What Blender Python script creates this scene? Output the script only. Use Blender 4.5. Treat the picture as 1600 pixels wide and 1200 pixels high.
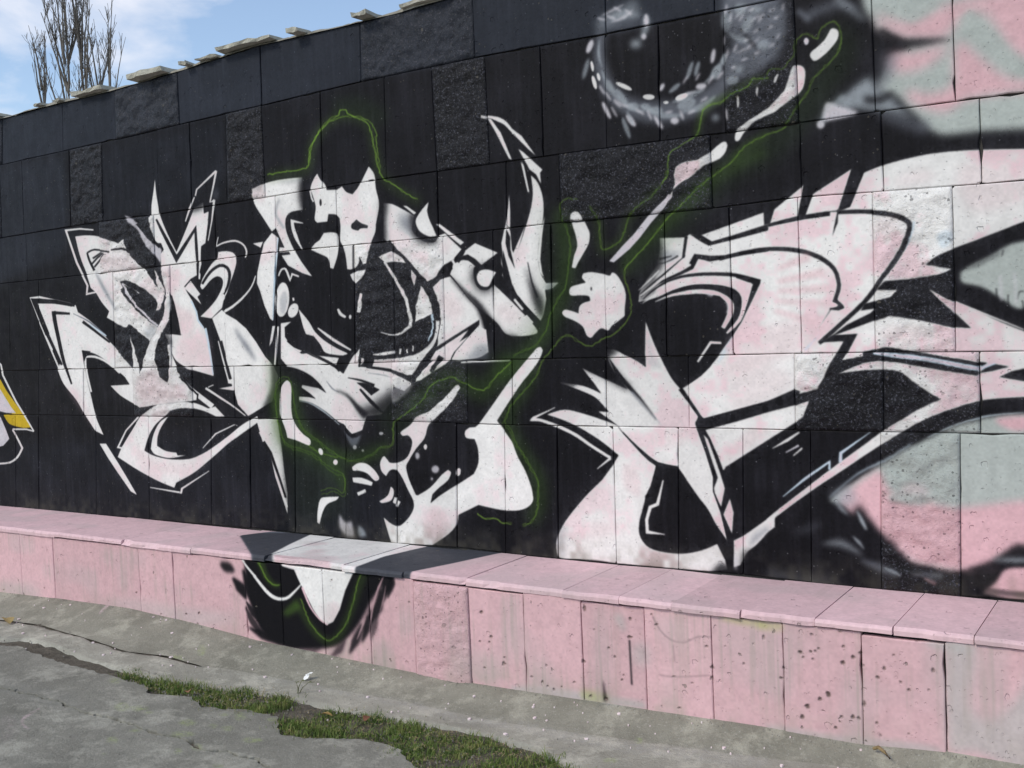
import bpy, bmesh, math, random
import numpy as np
from mathutils import Vector, Matrix, noise
R = math.radians
scene = bpy.context.scene
for o in list(bpy.data.objects): bpy.data.objects.remove(o)
C = scene.collection

# ------------------------------------------------------------------ camera
cam_d = bpy.data.cameras.new('camera'); cam = bpy.data.objects.new('camera', cam_d); C.objects.link(cam)
m = [[0.84031, 0.007651, 0.542053, 4.0], [0.540665, 0.061052, -0.83902, -4.4], [-0.039513, 0.998105, 0.047166, 1.56]]
cam.matrix_world = Matrix([r for r in m] + [[0, 0, 0, 1]])
cam_d.sensor_width = 36; cam_d.lens = 36*1650/1600; cam_d.clip_start = .05; cam_d.clip_end = 3000
scene.camera = cam

# ------------------------------------------------------------------ sky, sun, exposure
SUN_EL, SUN_AZ = R(43), R(-158)          # sun stands in front of the wall, to the left, behind thin cloud
world = bpy.data.worlds.new('World'); scene.world = world; world.use_nodes = True
nt = world.node_tree; N = nt.nodes; N.clear()
def nd(nt, t, **kw):
    n = nt.nodes.new(t)
    for k, v in kw.items():
        if k in n.inputs: n.inputs[k].default_value = v
        else: setattr(n, k, v)
    return n
sky = nd(nt, 'ShaderNodeTexSky'); sky.sky_type = 'NISHITA'; sky.sun_disc = False
sky.sun_elevation = SUN_EL; sky.sun_rotation = SUN_AZ; sky.air_density = 1.0; sky.dust_density = .7; sky.ozone_density = 1.2
tc = nd(nt, 'ShaderNodeTexCoord')
mp = nd(nt, 'ShaderNodeMapping'); mp.inputs['Scale'].default_value = (1, 1, 2.2); mp.inputs['Location'].default_value = (.35, .1, .2)
nt.links.new(tc.outputs['Generated'], mp.inputs['Vector'])
ns = nd(nt, 'ShaderNodeTexNoise'); ns.inputs['Scale'].default_value = 4.2; ns.inputs['Detail'].default_value = 7; ns.inputs['Roughness'].default_value = .55; ns.inputs['Distortion'].default_value = .25
VEIL = .06
nt.links.new(mp.outputs[0], ns.inputs['Vector'])
cr = nd(nt, 'ShaderNodeValToRGB'); cr.color_ramp.elements[0].position = .49; cr.color_ramp.elements[1].position = .70
nt.links.new(ns.outputs['Fac'], cr.inputs[0])
mx = nd(nt, 'ShaderNodeMix', data_type='RGBA'); mx.inputs[7].default_value = (5.4, 5.4, 5.75, 1)
cr.color_ramp.elements[0].color = (VEIL, VEIL, VEIL, 1); nt.links.new(cr.outputs[0], mx.inputs[0]); nt.links.new(sky.outputs[0], mx.inputs[6])
bg = nd(nt, 'ShaderNodeBackground'); bg.inputs[1].default_value = .15
nt.links.new(mx.outputs[2], bg.inputs[0])
wo = nd(nt, 'ShaderNodeOutputWorld'); nt.links.new(bg.outputs[0], wo.inputs[0])
sd = bpy.data.lights.new('sun', 'SUN'); sun = bpy.data.objects.new('sun', sd); C.objects.link(sun)
sd.energy = 1.6; sd.angle = R(14); sd.color = (1, .95, .80)
# nishita rotation is clockwise from +Y
sdir = Vector((math.sin(SUN_AZ)*math.cos(SUN_EL), math.cos(SUN_AZ)*math.cos(SUN_EL), math.sin(SUN_EL)))
sun.rotation_euler = sdir.to_track_quat('Z', 'Y').to_euler(); sun.location = (0, -6, 9)
vs = scene.view_settings; vs.view_transform = 'Standard'; vs.look = 'None'; vs.gamma = 1; vs.use_curve_mapping = False
vs.exposure = 0.3

# ------------------------------------------------------------------ traced paint, in millimetres on each surface
# surface (0 wall face x z, 1 ledge front x z, 2 ledge top x y, 3 ground x y), curved or not, red green blue, alpha, softness : outline
PAINT = """0 0 37 40 48 1 12.7:-6961,3919 -3009,3501 589,3436 2623,3000 2512,2907 1690,2915 1233,2931 264,2939 -521,2920 -1795,2901 -3075,2891 -7120,2959
0 0 37 40 48 0.75 50.5:-7045,3414 -3077,2877 -2335,2883 -2316,2499 -2401,2206 -3163,2079 -7283,1972
0 0 27 29 36 0.6 39.4:-2270,2833 -1069,2879 -790,2878 -821,2468 -1971,2403 -2306,2455
0 0 25 24 27 0.6 71.8:-7342,1617 -3229,1462 -1798,1418 -651,1099 -695,487 -3338,456 -7542,408
0 0 27 29 36 0.5 60.5:-3287,927 -657,1023 476,667 464,459 -698,448 -3341,433 -6285,351
0 1 172 178 174 1 21.6:2802,3050 2881,2906 2904,2801 2928,2765 2958,2709 3043,2668 3066,2614 3017,2598 2985,2547 2947,2477 3020,2441 3055,2398 3091,2355 3137,2299 3184,2265 3253,2260 3367,2257 3686,2224 3885,2196 3891,2805
0 1 212 172 178 1 35.2:2953,2766 3086,2716 3205,2754 3430,2768 3890,2750 3887,2474 3639,2541 3480,2517 3346,2702 3261,2700 3214,2637 3144,2637 3061,2658 2977,2711
0 1 212 172 178 1 30.9:2999,2607 3084,2599 3202,2602 3213,2582 3130,2535 3058,2528 2998,2551
0 1 212 172 178 1 29.7:3254,2611 3310,2559 3398,2466 3458,2433 3637,2392 3637,2358 3479,2388 3284,2388 3197,2352 3080,2407 3063,2459 3140,2429 3228,2446 3235,2530
0 1 212 172 178 1 28.3:3402,2703 3484,2733 3641,2667 3639,2518 3534,2525 3460,2562
0 0 172 178 174 0.8 13.7:3261,2692 3357,2588 3447,2465 3526,2417 3539,2447 3469,2494 3388,2615 3296,2726
0 0 172 178 174 0.7 14.5:2991,2781 3086,2713 3187,2753 3177,2776 3088,2755 3016,2819
0 0 19 18 22 0.8 14.6:2957,2698 2978,2679 3008,2651 3037,2629 3055,2621 3071,2618 3086,2617 3131,2618 3186,2621 3226,2623 3225,2628 3185,2635 3129,2646 3083,2654 3069,2654 3058,2655 3048,2658 3024,2674 2994,2699 2971,2717
0 0 104 107 116 0.5 24.9:2963,2618 2962,2599 2961,2572 2958,2548 2951,2523 2939,2496 2930,2477 2963,2453 2976,2470 2995,2494 3012,2521 3023,2550 3030,2578 3035,2596
0 0 104 107 116 0.6 24.6:2951,2357 2973,2347 3004,2332 3035,2316 3069,2299 3104,2280 3129,2268 3146,2318 3120,2329 3084,2344 3049,2359 3016,2372 2984,2384 2962,2392
0 1 150 156 162 0.9 22.6:2872,2515 2923,2532 2947,2477 2995,2445 3055,2373 3078,2345 2994,2382 2920,2399 2857,2415 2812,2408 2794,2450
0 1 19 18 22 0.75 15:2896,2460 2959,2450 3014,2461 2970,2423 2908,2426
0 0 150 156 162 0.8 16.9:2731,2368 2740,2381 2751,2397 2765,2413 2786,2429 2812,2446 2830,2458 2810,2485 2792,2473 2766,2454 2743,2434 2728,2416 2716,2397 2709,2384
0 1 205 200 206 0.9 9:2742,2458 2793,2437 2870,2400 2831,2386 2740,2380 2727,2395
0 1 205 200 206 0.9 6.5:2737,2367 2733,2358 2725,2353 2714,2354 2706,2362 2703,2372 2706,2382 2715,2387 2726,2385 2734,2378
0 0 104 107 116 0.7 25.7:2681,2798 2712,2808 2755,2820 2792,2825 2822,2819 2853,2805 2875,2795 2883,2817 2862,2830 2828,2848 2789,2860 2743,2858 2696,2849 2663,2843
0 0 150 156 162 0.6 19:2779,2862 2797,2846 2822,2823 2845,2802 2865,2782 2884,2764 2897,2751 2910,2763 2898,2777 2881,2798 2863,2820 2842,2844 2820,2869 2804,2887
0 0 104 107 116 0.7 13.1:2624,2846 2674,2789 2696,2809 2642,2862
0 1 104 107 116 0.85 27.5:2331,2995 2527,2954 2593,2862 2575,2708 2504,2640 2398,2604 2334,2628 2314,2686 2353,2781 2312,2877
0 1 104 107 116 0.7 27.1:2470,2913 2539,2886 2584,2805 2548,2713 2477,2672 2423,2735
0 0 104 107 116 0.78 25.2:1700,2940 1693,2917 1683,2883 1677,2845 1676,2806 1679,2764 1688,2723 1701,2684 1720,2646 1745,2610 1776,2577 1813,2546 1855,2520 1902,2500 1950,2486 1997,2478 2046,2473 2099,2472 2151,2476 2200,2489 2245,2508 2285,2530 2317,2556 2343,2584 2365,2612 2384,2645 2399,2677 2409,2699 2350,2732 2338,2712 2322,2684 2303,2658 2282,2636 2259,2616 2232,2600 2199,2585 2162,2573 2124,2565 2086,2565 2044,2569 2001,2576 1961,2582 1924,2590 1892,2600 1863,2614 1836,2632 1812,2654 1792,2677 1775,2704 1761,2733 1750,2765 1743,2801 1739,2835 1740,2868 1745,2900 1748,2924
0 0 150 156 162 0.6 27.4:1712,2937 1736,2942 1772,2951 1805,2958 1835,2964 1864,2969 1889,2974 1906,2979 1922,2983 1932,2986 1897,3048 1887,3044 1873,3038 1859,3033 1837,3026 1809,3018 1780,3009 1747,2999 1713,2987 1689,2979
0 0 104 107 116 0.6 30.4:1721,2943 1752,2936 1797,2926 1841,2919 1880,2920 1913,2925 1935,2929 1921,2972 1899,2971 1868,2970 1838,2973 1803,2982 1761,2996 1731,3006
0 0 150 156 162 0.7 15.2:1779,2976 1796,2976 1819,2975 1842,2971 1868,2968 1898,2963 1919,2959 1922,2973 1902,2983 1872,2996 1841,3006 1813,3005 1789,3001 1773,2998
0 0 150 156 162 0.8 14.9:1938,2962 1937,2949 1935,2932 1931,2918 1927,2903 1920,2885 1914,2872 1935,2859 1945,2870 1958,2885 1969,2904 1970,2925 1968,2945 1966,2958
0 0 150 156 162 0.68 7.7:1714,2758 1718,2737 1725,2708 1736,2676 1760,2646 1788,2617 1807,2597 1813,2600 1798,2622 1777,2655 1759,2684 1743,2711 1729,2739 1720,2759
0 0 150 156 162 0.68 7.6:1792,2628 1806,2609 1826,2582 1849,2558 1879,2547 1908,2539 1927,2534 1930,2541 1912,2550 1887,2564 1866,2580 1842,2596 1816,2616 1797,2631
0 0 150 156 162 0.68 7.4:1904,2567 1928,2547 1964,2520 2002,2497 2043,2492 2081,2492 2107,2493 2106,2502 2080,2507 2044,2515 2011,2527 1975,2540 1936,2558 1907,2572
0 0 150 156 162 0.68 7.2:2064,2557 2085,2557 2116,2558 2146,2559 2172,2570 2198,2581 2217,2588 2214,2596 2193,2596 2163,2595 2133,2594 2107,2582 2080,2571 2061,2563
0 0 150 156 162 0.68 7.2:2107,2508 2133,2505 2169,2501 2205,2503 2232,2520 2254,2540 2268,2554 2263,2560 2244,2552 2217,2541 2190,2535 2163,2527 2130,2520 2106,2515
0 0 150 156 162 0.68 7.1:2218,2617 2237,2626 2263,2639 2288,2655 2301,2681 2311,2707 2318,2725 2312,2728 2301,2713 2283,2693 2265,2675 2249,2655 2229,2636 2214,2622
0 0 150 156 162 0.7 6.2:1708,2898 1704,2882 1698,2858 1696,2834 1702,2810 1710,2788 1715,2772 1720,2773 1717,2789 1713,2811 1712,2833 1711,2856 1712,2880 1713,2897
0 0 205 200 206 0.6 7.6:1776,2616 1787,2605 1803,2588 1822,2574 1844,2568 1866,2565 1881,2564 1882,2568 1867,2573 1847,2580 1829,2589 1811,2598 1793,2610 1780,2619
0 0 205 200 206 0.6 7.3:2087,2555 2100,2561 2119,2570 2136,2577 2151,2583 2167,2587 2178,2589 2177,2593 2165,2594 2147,2594 2128,2592 2111,2581 2095,2568 2084,2558
0 0 205 200 206 0.6 6.9:2372,2864 2380,2873 2393,2884 2405,2893 2417,2900 2432,2906 2443,2910 2441,2914 2429,2913 2411,2912 2394,2908 2382,2894 2374,2878 2368,2867
0 0 205 200 206 0.6 6.8:2405,2804 2420,2815 2441,2830 2459,2842 2474,2850 2492,2855 2504,2858 2503,2862 2490,2862 2470,2861 2450,2856 2430,2841 2414,2821 2402,2807
0 0 205 200 206 0.5 6.9:2366,2723 2381,2723 2404,2723 2427,2727 2448,2740 2468,2757 2481,2769 2479,2773 2462,2764 2440,2752 2419,2742 2400,2735 2379,2730 2365,2727
0 0 150 156 162 0.8 8.3:2337,2815 2346,2804 2359,2788 2377,2772 2404,2763 2432,2761 2451,2760 2452,2766 2433,2774 2407,2785 2386,2793 2369,2800 2353,2811 2342,2819
0 0 150 156 162 0.7 8.4:2346,2911 2341,2898 2333,2880 2328,2863 2327,2847 2324,2832 2322,2822 2329,2818 2335,2826 2344,2838 2353,2853 2356,2872 2354,2894 2353,2909
0 0 19 18 22 0.6 9.6:2381,2828 2389,2817 2400,2802 2411,2786 2430,2757 2457,2726 2476,2704 2480,2706 2466,2731 2445,2766 2423,2793 2409,2808 2394,2821 2385,2831
0 0 19 18 22 0.6 8.3:2311,2575 2329,2578 2355,2582 2379,2587 2401,2597 2421,2609 2435,2617 2432,2620 2417,2615 2395,2608 2372,2602 2350,2593 2326,2585 2309,2579
0 0 205 200 206 0.6 6.1:1728,3002 1747,3004 1773,3008 1797,3013 1815,3019 1832,3025 1844,3029 1842,3033 1829,3031 1811,3029 1791,3026 1768,3020 1743,3011 1726,3005
0 0 205 200 206 0.6 6.1:1776,2964 1794,2963 1820,2963 1845,2966 1864,2978 1880,2990 1891,2999 1889,3002 1875,2996 1856,2988 1836,2983 1815,2976 1792,2971 1775,2967
0 1 150 156 162 0.8 18.1:1928,2840 1921,2828 1905,2823 1886,2826 1870,2837 1864,2852 1871,2864 1887,2869 1907,2866 1922,2855
0 1 150 156 162 0.8 17:2282,2462 2278,2453 2268,2449 2256,2451 2247,2458 2244,2467 2248,2476 2257,2480 2269,2478 2278,2471
0 1 205 200 206 0.85 7:1673,2870 1661,2855 1649,2848 1640,2853 1639,2867 1646,2885 1657,2900 1670,2907 1678,2902 1680,2888
0 1 205 200 206 0.85 7:1746,2576 1757,2550 1759,2533 1752,2530 1739,2545 1724,2570 1713,2596 1711,2613 1718,2615 1731,2601
0 1 205 200 206 0.85 6.9:1871,2514 1882,2496 1884,2482 1876,2478 1863,2485 1848,2501 1837,2520 1835,2534 1842,2538 1856,2530
0 1 205 200 206 0.85 6.7:2002,2485 2012,2466 2015,2452 2010,2449 1998,2459 1985,2478 1975,2498 1972,2512 1977,2514 1989,2504
0 1 205 200 206 0.85 6.6:2091,2475 2087,2466 2077,2462 2065,2464 2055,2471 2051,2481 2055,2489 2066,2493 2078,2492 2088,2485
0 1 205 200 206 0.85 6.7:2024,2628 2015,2620 2007,2618 2001,2622 2001,2631 2006,2641 2014,2649 2023,2651 2028,2647 2029,2638
0 1 205 200 206 0.85 6.4:2271,2726 2265,2708 2257,2699 2250,2701 2247,2714 2250,2733 2256,2751 2264,2760 2270,2758 2273,2745
0 1 205 200 206 0.85 6.4:2226,2609 2222,2600 2210,2595 2195,2595 2182,2600 2176,2608 2179,2617 2191,2622 2206,2622 2220,2617
0 1 205 200 206 0.85 6.3:2324,2474 2325,2457 2323,2446 2319,2446 2315,2457 2311,2474 2311,2491 2313,2501 2317,2501 2321,2491
0 1 205 200 206 0.85 6.7:1964,2937 1961,2920 1954,2910 1946,2912 1941,2924 1939,2941 1942,2958 1948,2968 1956,2966 1962,2954
0 1 205 200 206 0.85 6.7:1950,2868 1947,2861 1940,2857 1933,2858 1926,2864 1924,2873 1927,2881 1934,2885 1941,2883 1947,2877
0 1 150 156 162 0.7 7.9:1646,2774 1634,2748 1621,2733 1614,2736 1614,2756 1622,2784 1635,2811 1647,2825 1654,2822 1654,2803
0 1 150 156 162 0.7 7.6:1846,2481 1854,2450 1855,2431 1847,2429 1835,2447 1822,2477 1813,2507 1813,2527 1821,2528 1833,2511
0 1 150 156 162 0.7 7.3:2084,2611 2066,2604 2052,2602 2047,2609 2054,2619 2069,2631 2086,2639 2100,2640 2105,2634 2099,2623
0 1 150 156 162 0.7 7.2:2161,2681 2150,2660 2140,2649 2133,2652 2133,2668 2140,2691 2151,2712 2162,2723 2169,2720 2168,2704
0 1 150 156 162 0.7 7.2:2195,2683 2187,2665 2178,2656 2171,2658 2170,2672 2174,2692 2182,2709 2192,2719 2198,2716 2200,2702
0 1 150 156 162 0.7 7.1:2292,2646 2277,2632 2261,2629 2250,2637 2247,2653 2254,2672 2268,2685 2284,2689 2296,2681 2299,2664
0 1 150 156 162 0.7 7.6:1903,2566 1897,2557 1882,2553 1864,2555 1850,2564 1845,2575 1851,2584 1866,2588 1883,2585 1897,2577
0 1 150 156 162 0.7 7.5:1962,2545 1954,2540 1939,2541 1923,2548 1913,2559 1912,2569 1921,2575 1936,2574 1951,2567 1961,2556
0 1 150 156 162 0.7 7.3:2174,2551 2170,2535 2152,2523 2125,2518 2101,2522 2087,2535 2091,2550 2110,2563 2136,2568 2161,2563
0 1 150 156 162 0.7 7.7:1773,2681 1781,2662 1782,2649 1776,2647 1766,2657 1754,2675 1747,2694 1745,2707 1751,2709 1762,2699
0 1 150 156 162 0.7 7.4:2015,2532 2009,2523 1993,2519 1974,2522 1958,2530 1952,2541 1959,2550 1975,2554 1994,2551 2009,2543
0 1 150 156 162 0.7 7:2379,2612 2376,2600 2363,2592 2345,2592 2330,2600 2323,2612 2326,2624 2339,2631 2357,2631 2372,2624
0 1 150 156 162 0.7 7.7:1824,2634 1839,2611 1843,2593 1836,2589 1818,2599 1798,2619 1783,2643 1778,2661 1786,2665 1804,2655
0 1 150 156 162 0.7 7:2325,2702 2319,2688 2310,2681 2301,2684 2296,2696 2297,2712 2303,2726 2312,2733 2321,2730 2326,2718
0 1 150 156 162 0.7 7.6:1863,2521 1871,2500 1873,2487 1868,2485 1859,2497 1848,2517 1840,2538 1838,2552 1843,2553 1852,2541
0 1 150 156 162 0.8 12.6:2334,2871 2328,2849 2319,2836 2310,2839 2305,2855 2305,2879 2311,2902 2320,2914 2329,2912 2334,2895
0 1 150 156 162 0.8 12.4:2421,2896 2415,2881 2400,2875 2383,2878 2369,2890 2364,2907 2370,2922 2384,2929 2402,2925 2416,2913
0 1 150 156 162 0.8 12.3:2444,2821 2427,2806 2410,2801 2399,2810 2398,2828 2408,2848 2424,2864 2441,2868 2452,2860 2453,2842
0 1 150 156 162 0.8 12.3:2490,2882 2485,2874 2471,2871 2453,2874 2440,2883 2435,2893 2440,2902 2454,2905 2472,2901 2485,2893
0 1 150 156 162 0.8 12.2:2521,2731 2515,2718 2501,2713 2484,2716 2470,2726 2465,2741 2471,2753 2485,2759 2502,2755 2516,2745
0 1 150 156 162 0.8 12.5:2399,2651 2395,2643 2384,2640 2371,2642 2360,2649 2356,2658 2361,2666 2371,2670 2385,2668 2395,2661
0 1 227 224 222 0.95 3.9:1676,2785 1676,2770 1674,2761 1670,2761 1664,2770 1661,2785 1660,2800 1662,2809 1667,2809 1672,2799
0 1 227 224 222 0.95 3.9:1686,2711 1689,2691 1687,2679 1681,2679 1673,2690 1666,2709 1663,2729 1665,2741 1671,2741 1679,2730
0 1 227 224 222 0.95 3.8:1834,2676 1857,2661 1869,2648 1866,2643 1849,2647 1824,2659 1801,2674 1789,2687 1792,2692 1809,2688
0 1 227 224 222 0.95 3.7:1980,2595 1974,2589 1959,2587 1941,2591 1927,2598 1922,2606 1928,2612 1943,2613 1961,2610 1975,2603
0 1 227 224 222 0.95 3.7:2045,2563 2042,2559 2036,2558 2027,2559 2021,2563 2019,2567 2021,2570 2028,2571 2036,2570 2042,2567
0 1 227 224 222 0.95 3.6:2137,2584 2135,2576 2121,2568 2103,2564 2086,2565 2078,2571 2081,2580 2094,2588 2112,2591 2129,2590
0 1 227 224 222 0.95 3.9:1707,2732 1708,2721 1706,2714 1702,2713 1696,2720 1692,2731 1691,2743 1693,2750 1698,2750 1703,2743
0 1 227 224 222 0.9 2.8:2376,2518 2374,2503 2371,2493 2367,2494 2365,2504 2364,2520 2366,2536 2369,2545 2372,2545 2375,2534
0 1 227 224 222 0.9 2.7:2464,2547 2462,2533 2460,2525 2458,2526 2456,2534 2455,2548 2456,2561 2459,2569 2461,2569 2463,2560
0 1 227 224 222 0.85 2.7:2548,2585 2542,2573 2536,2568 2532,2570 2532,2578 2536,2591 2542,2602 2548,2607 2552,2605 2552,2597
0 0 227 224 222 1 0:1041,2638 1063,2631 1094,2622 1122,2613 1140,2604 1157,2595 1173,2585 1190,2568 1208,2547 1220,2533 1232,2538 1221,2554 1205,2576 1188,2596 1170,2611 1151,2622 1129,2631 1099,2639 1066,2646 1044,2651
0 0 19 18 22 1 0:1069,2635 1106,2622 1215,2541 1220,2440
0 0 227 224 222 1 0:1076,2630 1097,2623 1150,2550 1209,2410 1191,2420 1122,2553
0 0 227 224 222 1 0:1216,2560 1270,2518 1347,2412 1303,2452 1215,2541
0 0 227 224 222 1 0:1248,2459 1275,2440 1380,2343 1366,2330 1369,2276 1343,2325 1308,2352
0 0 227 224 222 1 0:1259,2396 1272,2379 1301,2245 1292,2246
0 1 227 224 222 1 1.7:1314,2324! 1350,2285 1374,2222 1378,2152 1368,2084 1346,1994 1338,1917 1350,1847 1378,1799! 1445,1799! 1408,1774 1370,1767! 1375,1722! 1358,1653 1338,1619! 1259,1696 1180,1787! 1126,1853! 1170,1976! 1200,1927! 1246,2017 1282,2100 1309,2174 1321,2243
0 1 104 107 116 0.6 14.9:1378,1799! 1454,1802! 1399,1759! 1370,1767!
0 0 227 224 222 1 0:1264,2399 1276,2371 1291,2292 1300,2233 1290,2269 1275,2340
0 0 227 224 222 1 0:1383,2121 1365,2023 1350,1916 1358,1854 1370,1819 1344,1855 1334,1933 1353,2047
0 0 227 224 222 1 0:1273,2089 1226,1972 1192,1896 1187,1944 1237,2026
0 0 227 224 222 1 0.9:1184,2245 1189,2155 1184,2077 1157,2103 1175,2180
0 0 227 224 222 1 0.9:1157,2103 1185,2069 1189,1975 1223,1910 1215,1738 1180,1787 1149,1836 1138,1908 1129,2011
0 0 19 18 22 1 0:1161,2079 1182,2038 1181,1976 1203,1880 1168,1945 1153,2009
0 0 19 18 22 1 0:1191,2233 1197,2154 1191,2022 1184,2077
0 0 19 18 22 1 0:1137,1979 1181,1811 1215,1738 1213,1707 1142,1789 1127,1869
0 0 227 224 222 1 0:1123,1948 1132,1885 1124,1909
0 1 19 18 22 0.85 21.9:1268,1883 1301,1811 1361,1715 1348,1630 1314,1678 1289,1750
0 0 19 18 22 0.8 4.2:1275,1906 1279,1881 1285,1845 1292,1811 1301,1780 1312,1751 1319,1731 1331,1734 1323,1754 1312,1782 1301,1812 1293,1846 1286,1881 1281,1906
0 0 19 18 22 1 0:1180,1787 1250,1705 1356,1599 1299,1562 1177,1740
0 0 227 224 222 1 0:1186,1728 1234,1674 1245,1681 1197,1735
0 0 227 224 222 1 0:1250,1645 1287,1605 1298,1613 1261,1652
0 1 205 200 206 1 6.9:1148,1726! 1273,1586! 1207,1565 1159,1555
0 0 227 224 222 1 0:-2067,2357 -2210,2378 -2377,2382 -2277,2151 -2171,1992 -2185,1930 -2070,1940 -2073,1951 -2163,1944 -2150,1993 -2255,2155 -2349,2368 -2211,2366 -2069,2348
0 1 227 224 222 1 2.6:-2266,2326! -2146,2324 -2013,2305 -1885,2269 -1814,2245! -1755,2271! -1729,2208! -1640,2130 -1575,2073! -1511,2010 -1455,1947 -1410,1904 -1414,1854 -1452,1804 -1490,1800! -1466,1847! -1506,1889 -1594,1945 -1685,1985 -1762,2005 -1824,2002! -1799,1956 -1756,1892 -1683,1817 -1579,1751 -1476,1696! -1552,1611! -1650,1662 -1755,1722 -1789,1703 -1884,1735 -1979,1773! -1950,1813! -2020,1874 -2080,1946! -2128,1975! -2162,2062 -2227,2193
0 0 19 18 22 1 0:-1575,2070 -1455,1947 -1437,1976 -1484,2049 -1535,2082
0 0 19 18 22 1 3.8:-1889,2205 -1846,2205 -1788,2204 -1735,2192 -1680,2155 -1620,2105 -1578,2068 -1572,2071 -1610,2109 -1664,2163 -1724,2204 -1786,2217 -1848,2216 -1891,2215
0 0 227 224 222 1 0:-1476,2058 -1435,2001 -1395,1933 -1399,1884 -1455,1947
0 0 19 18 22 1 0:-1709,2165 -1579,2071 -1571,2075 -1691,2175
0 0 227 224 222 1 0:-1625,1919 -1810,1987 -1675,1824 -1659,1829 -1798,1991 -1630,1913
0 0 205 200 206 1 0:-1812,1987 -1791,1956 -1760,1911 -1718,1866 -1640,1806 -1548,1742 -1482,1697 -1469,1706 -1534,1750 -1626,1814 -1703,1873 -1743,1916 -1775,1960 -1796,1992
0 0 19 18 22 1 0:-1820,1953 -1807,1936 -1787,1913 -1765,1889 -1738,1865 -1708,1841 -1687,1825 -1678,1829 -1697,1847 -1724,1871 -1748,1895 -1767,1919 -1783,1943 -1794,1960
0 0 19 18 22 1 4:-2145,2204 -2126,2209 -2099,2216 -2071,2218 -2018,2212 -1954,2201 -1909,2193 -1906,2203 -1951,2211 -2015,2222 -2071,2229 -2104,2226 -2133,2219 -2153,2213
0 0 19 18 22 1 4:-2158,2208 -2154,2194 -2148,2174 -2139,2153 -2124,2128 -2107,2103 -2095,2085 -2072,2091 -2085,2108 -2103,2133 -2118,2156 -2127,2176 -2135,2196 -2139,2209
0 0 19 18 22 0.9 2.6:-2088,2162 -1985,2197 -1994,2207 -2098,2173
0 0 19 18 22 0.9 2.6:-2107,2123 -2037,2164 -1968,2190 -1979,2201 -2049,2174 -2121,2131
0 0 19 18 22 0.9 2.6:-2075,2105 -2003,2152 -1951,2185 -1964,2193 -2017,2161 -2089,2113
0 0 104 107 116 0.7 15.8:-2074,2075 -2058,2047 -2035,2006 -2009,1963 -1967,1910 -1917,1854 -1881,1814 -1872,1817 -1900,1859 -1940,1918 -1980,1971 -2012,2012 -2041,2051 -2062,2078
0 1 212 172 178 0.3 51.4:-1992,2176 -1764,2170 -1644,2090 -1709,2064 -1999,2093
0 1 150 156 162 0.5 20:-1476,1696! -1552,1618! -1618,1661! -1520,1718!
0 1 227 224 222 1 1.2:-1435,2615! -1429,2513 -1402,2391 -1338,2262 -1266,2148! -1200,2235 -1134,2327 -1085,2400! -1005,2426! -1003,2358! -960,2367! -973,2293! -1003,2181! -1042,2165! -1061,2067! -1414,2077! -1419,2144! -1383,2171! -1405,2213! -1455,2217! -1485,2319! -1502,2381! -1486,2394! -1480,2458 -1453,2545
0 1 19 18 22 0.85 25.6:-1103,2450! -986,2486! -993,2391! -1109,2373!
0 0 19 18 22 1 0:-896,2562 -928,2480 -956,2421 -996,2449 -1078,2399 -1065,2475 -1013,2508
0 0 227 224 222 1 0:-883,2605 -1061,2510 -1075,2472 -1064,2469 -1050,2505 -871,2594
0 0 227 224 222 1 0:-885,2601 -914,2517 -950,2421 -940,2418 -900,2514 -868,2597
0 0 227 224 222 1 0:-1083,2467 -1137,2397 -1175,2327 -1166,2324 -1121,2392 -1074,2463
0 0 227 224 222 1 0:-916,2434 -942,2310 -981,2194 -974,2192 -931,2308 -897,2430
0 0 227 224 222 1 0:-949,2420 -906,2435 -914,2419
0 0 104 107 116 0.5 22.8:-901,2491 -905,2480 -911,2464 -915,2447 -904,2436 -891,2431 -884,2428 -873,2445 -878,2448 -883,2450 -881,2449 -878,2455 -869,2468 -862,2478
0 0 19 18 22 1 0:-1446,2363 -1405,2288 -1273,2080 -1095,2253 -1097,2149 -1085,1973 -1064,1973 -1070,2148 -1075,2296 -1266,2131 -1380,2294 -1430,2366
0 0 227 224 222 1 0:-1063,2301 -1072,2070 -1085,1969 -1071,1968 -1051,2069 -1046,2300
0 0 19 18 22 1 0:-1032,2165 -1055,2070 -1034,2066 -1004,2160
0 0 19 18 22 1 0:-1427,2176 -1454,2118 -1443,2115 -1409,2172
0 1 205 200 206 0.9 6.2:-1750,2419! -1650,2386! -1617,2359 -1563,2306 -1455,2217! -1403,2173! -1420,2089! -1483,2159 -1554,2225 -1621,2316 -1698,2370!
0 0 19 18 22 1 3.7:-1631,2351 -1487,2228 -1429,2184 -1410,2194 -1466,2239 -1610,2361
0 1 227 224 222 1 1.2:-1414,2077! -1097,2070! -1099,1994! -1155,1976! -1217,1933! -1191,1892 -1151,1841! -1120,1776! -1110,1722! -1050,1661! -1017,1543! -994,1378! -1228,1428! -1328,1477 -1368,1532 -1379,1583! -1404,1649! -1270,1634! -1292,1729 -1314,1829 -1346,1891! -1377,1972!
0 1 212 172 178 0.36 24.1:-1372,2031 -1253,2033 -1275,1946 -1325,1870 -1271,1808 -1157,1763 -1151,1665 -1269,1649 -1304,1769 -1382,1913
0 1 212 172 178 0.36 35.9:-1272,1619 -1053,1632 -1023,1466 -1183,1439 -1327,1492
0 0 19 18 22 1 0:-1389,1913 -1332,1880 -1286,1719 -1277,1649 -1403,1664
0 0 196 212 224 1 0:-1056,1670 -1037,1582 -1004,1387 -992,1388 -1019,1583 -1037,1672
0 0 196 212 224 1 0:-1169,1840 -1127,1775 -1117,1720 -1070,1669 -1058,1674 -1103,1724 -1113,1777 -1156,1844
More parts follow.
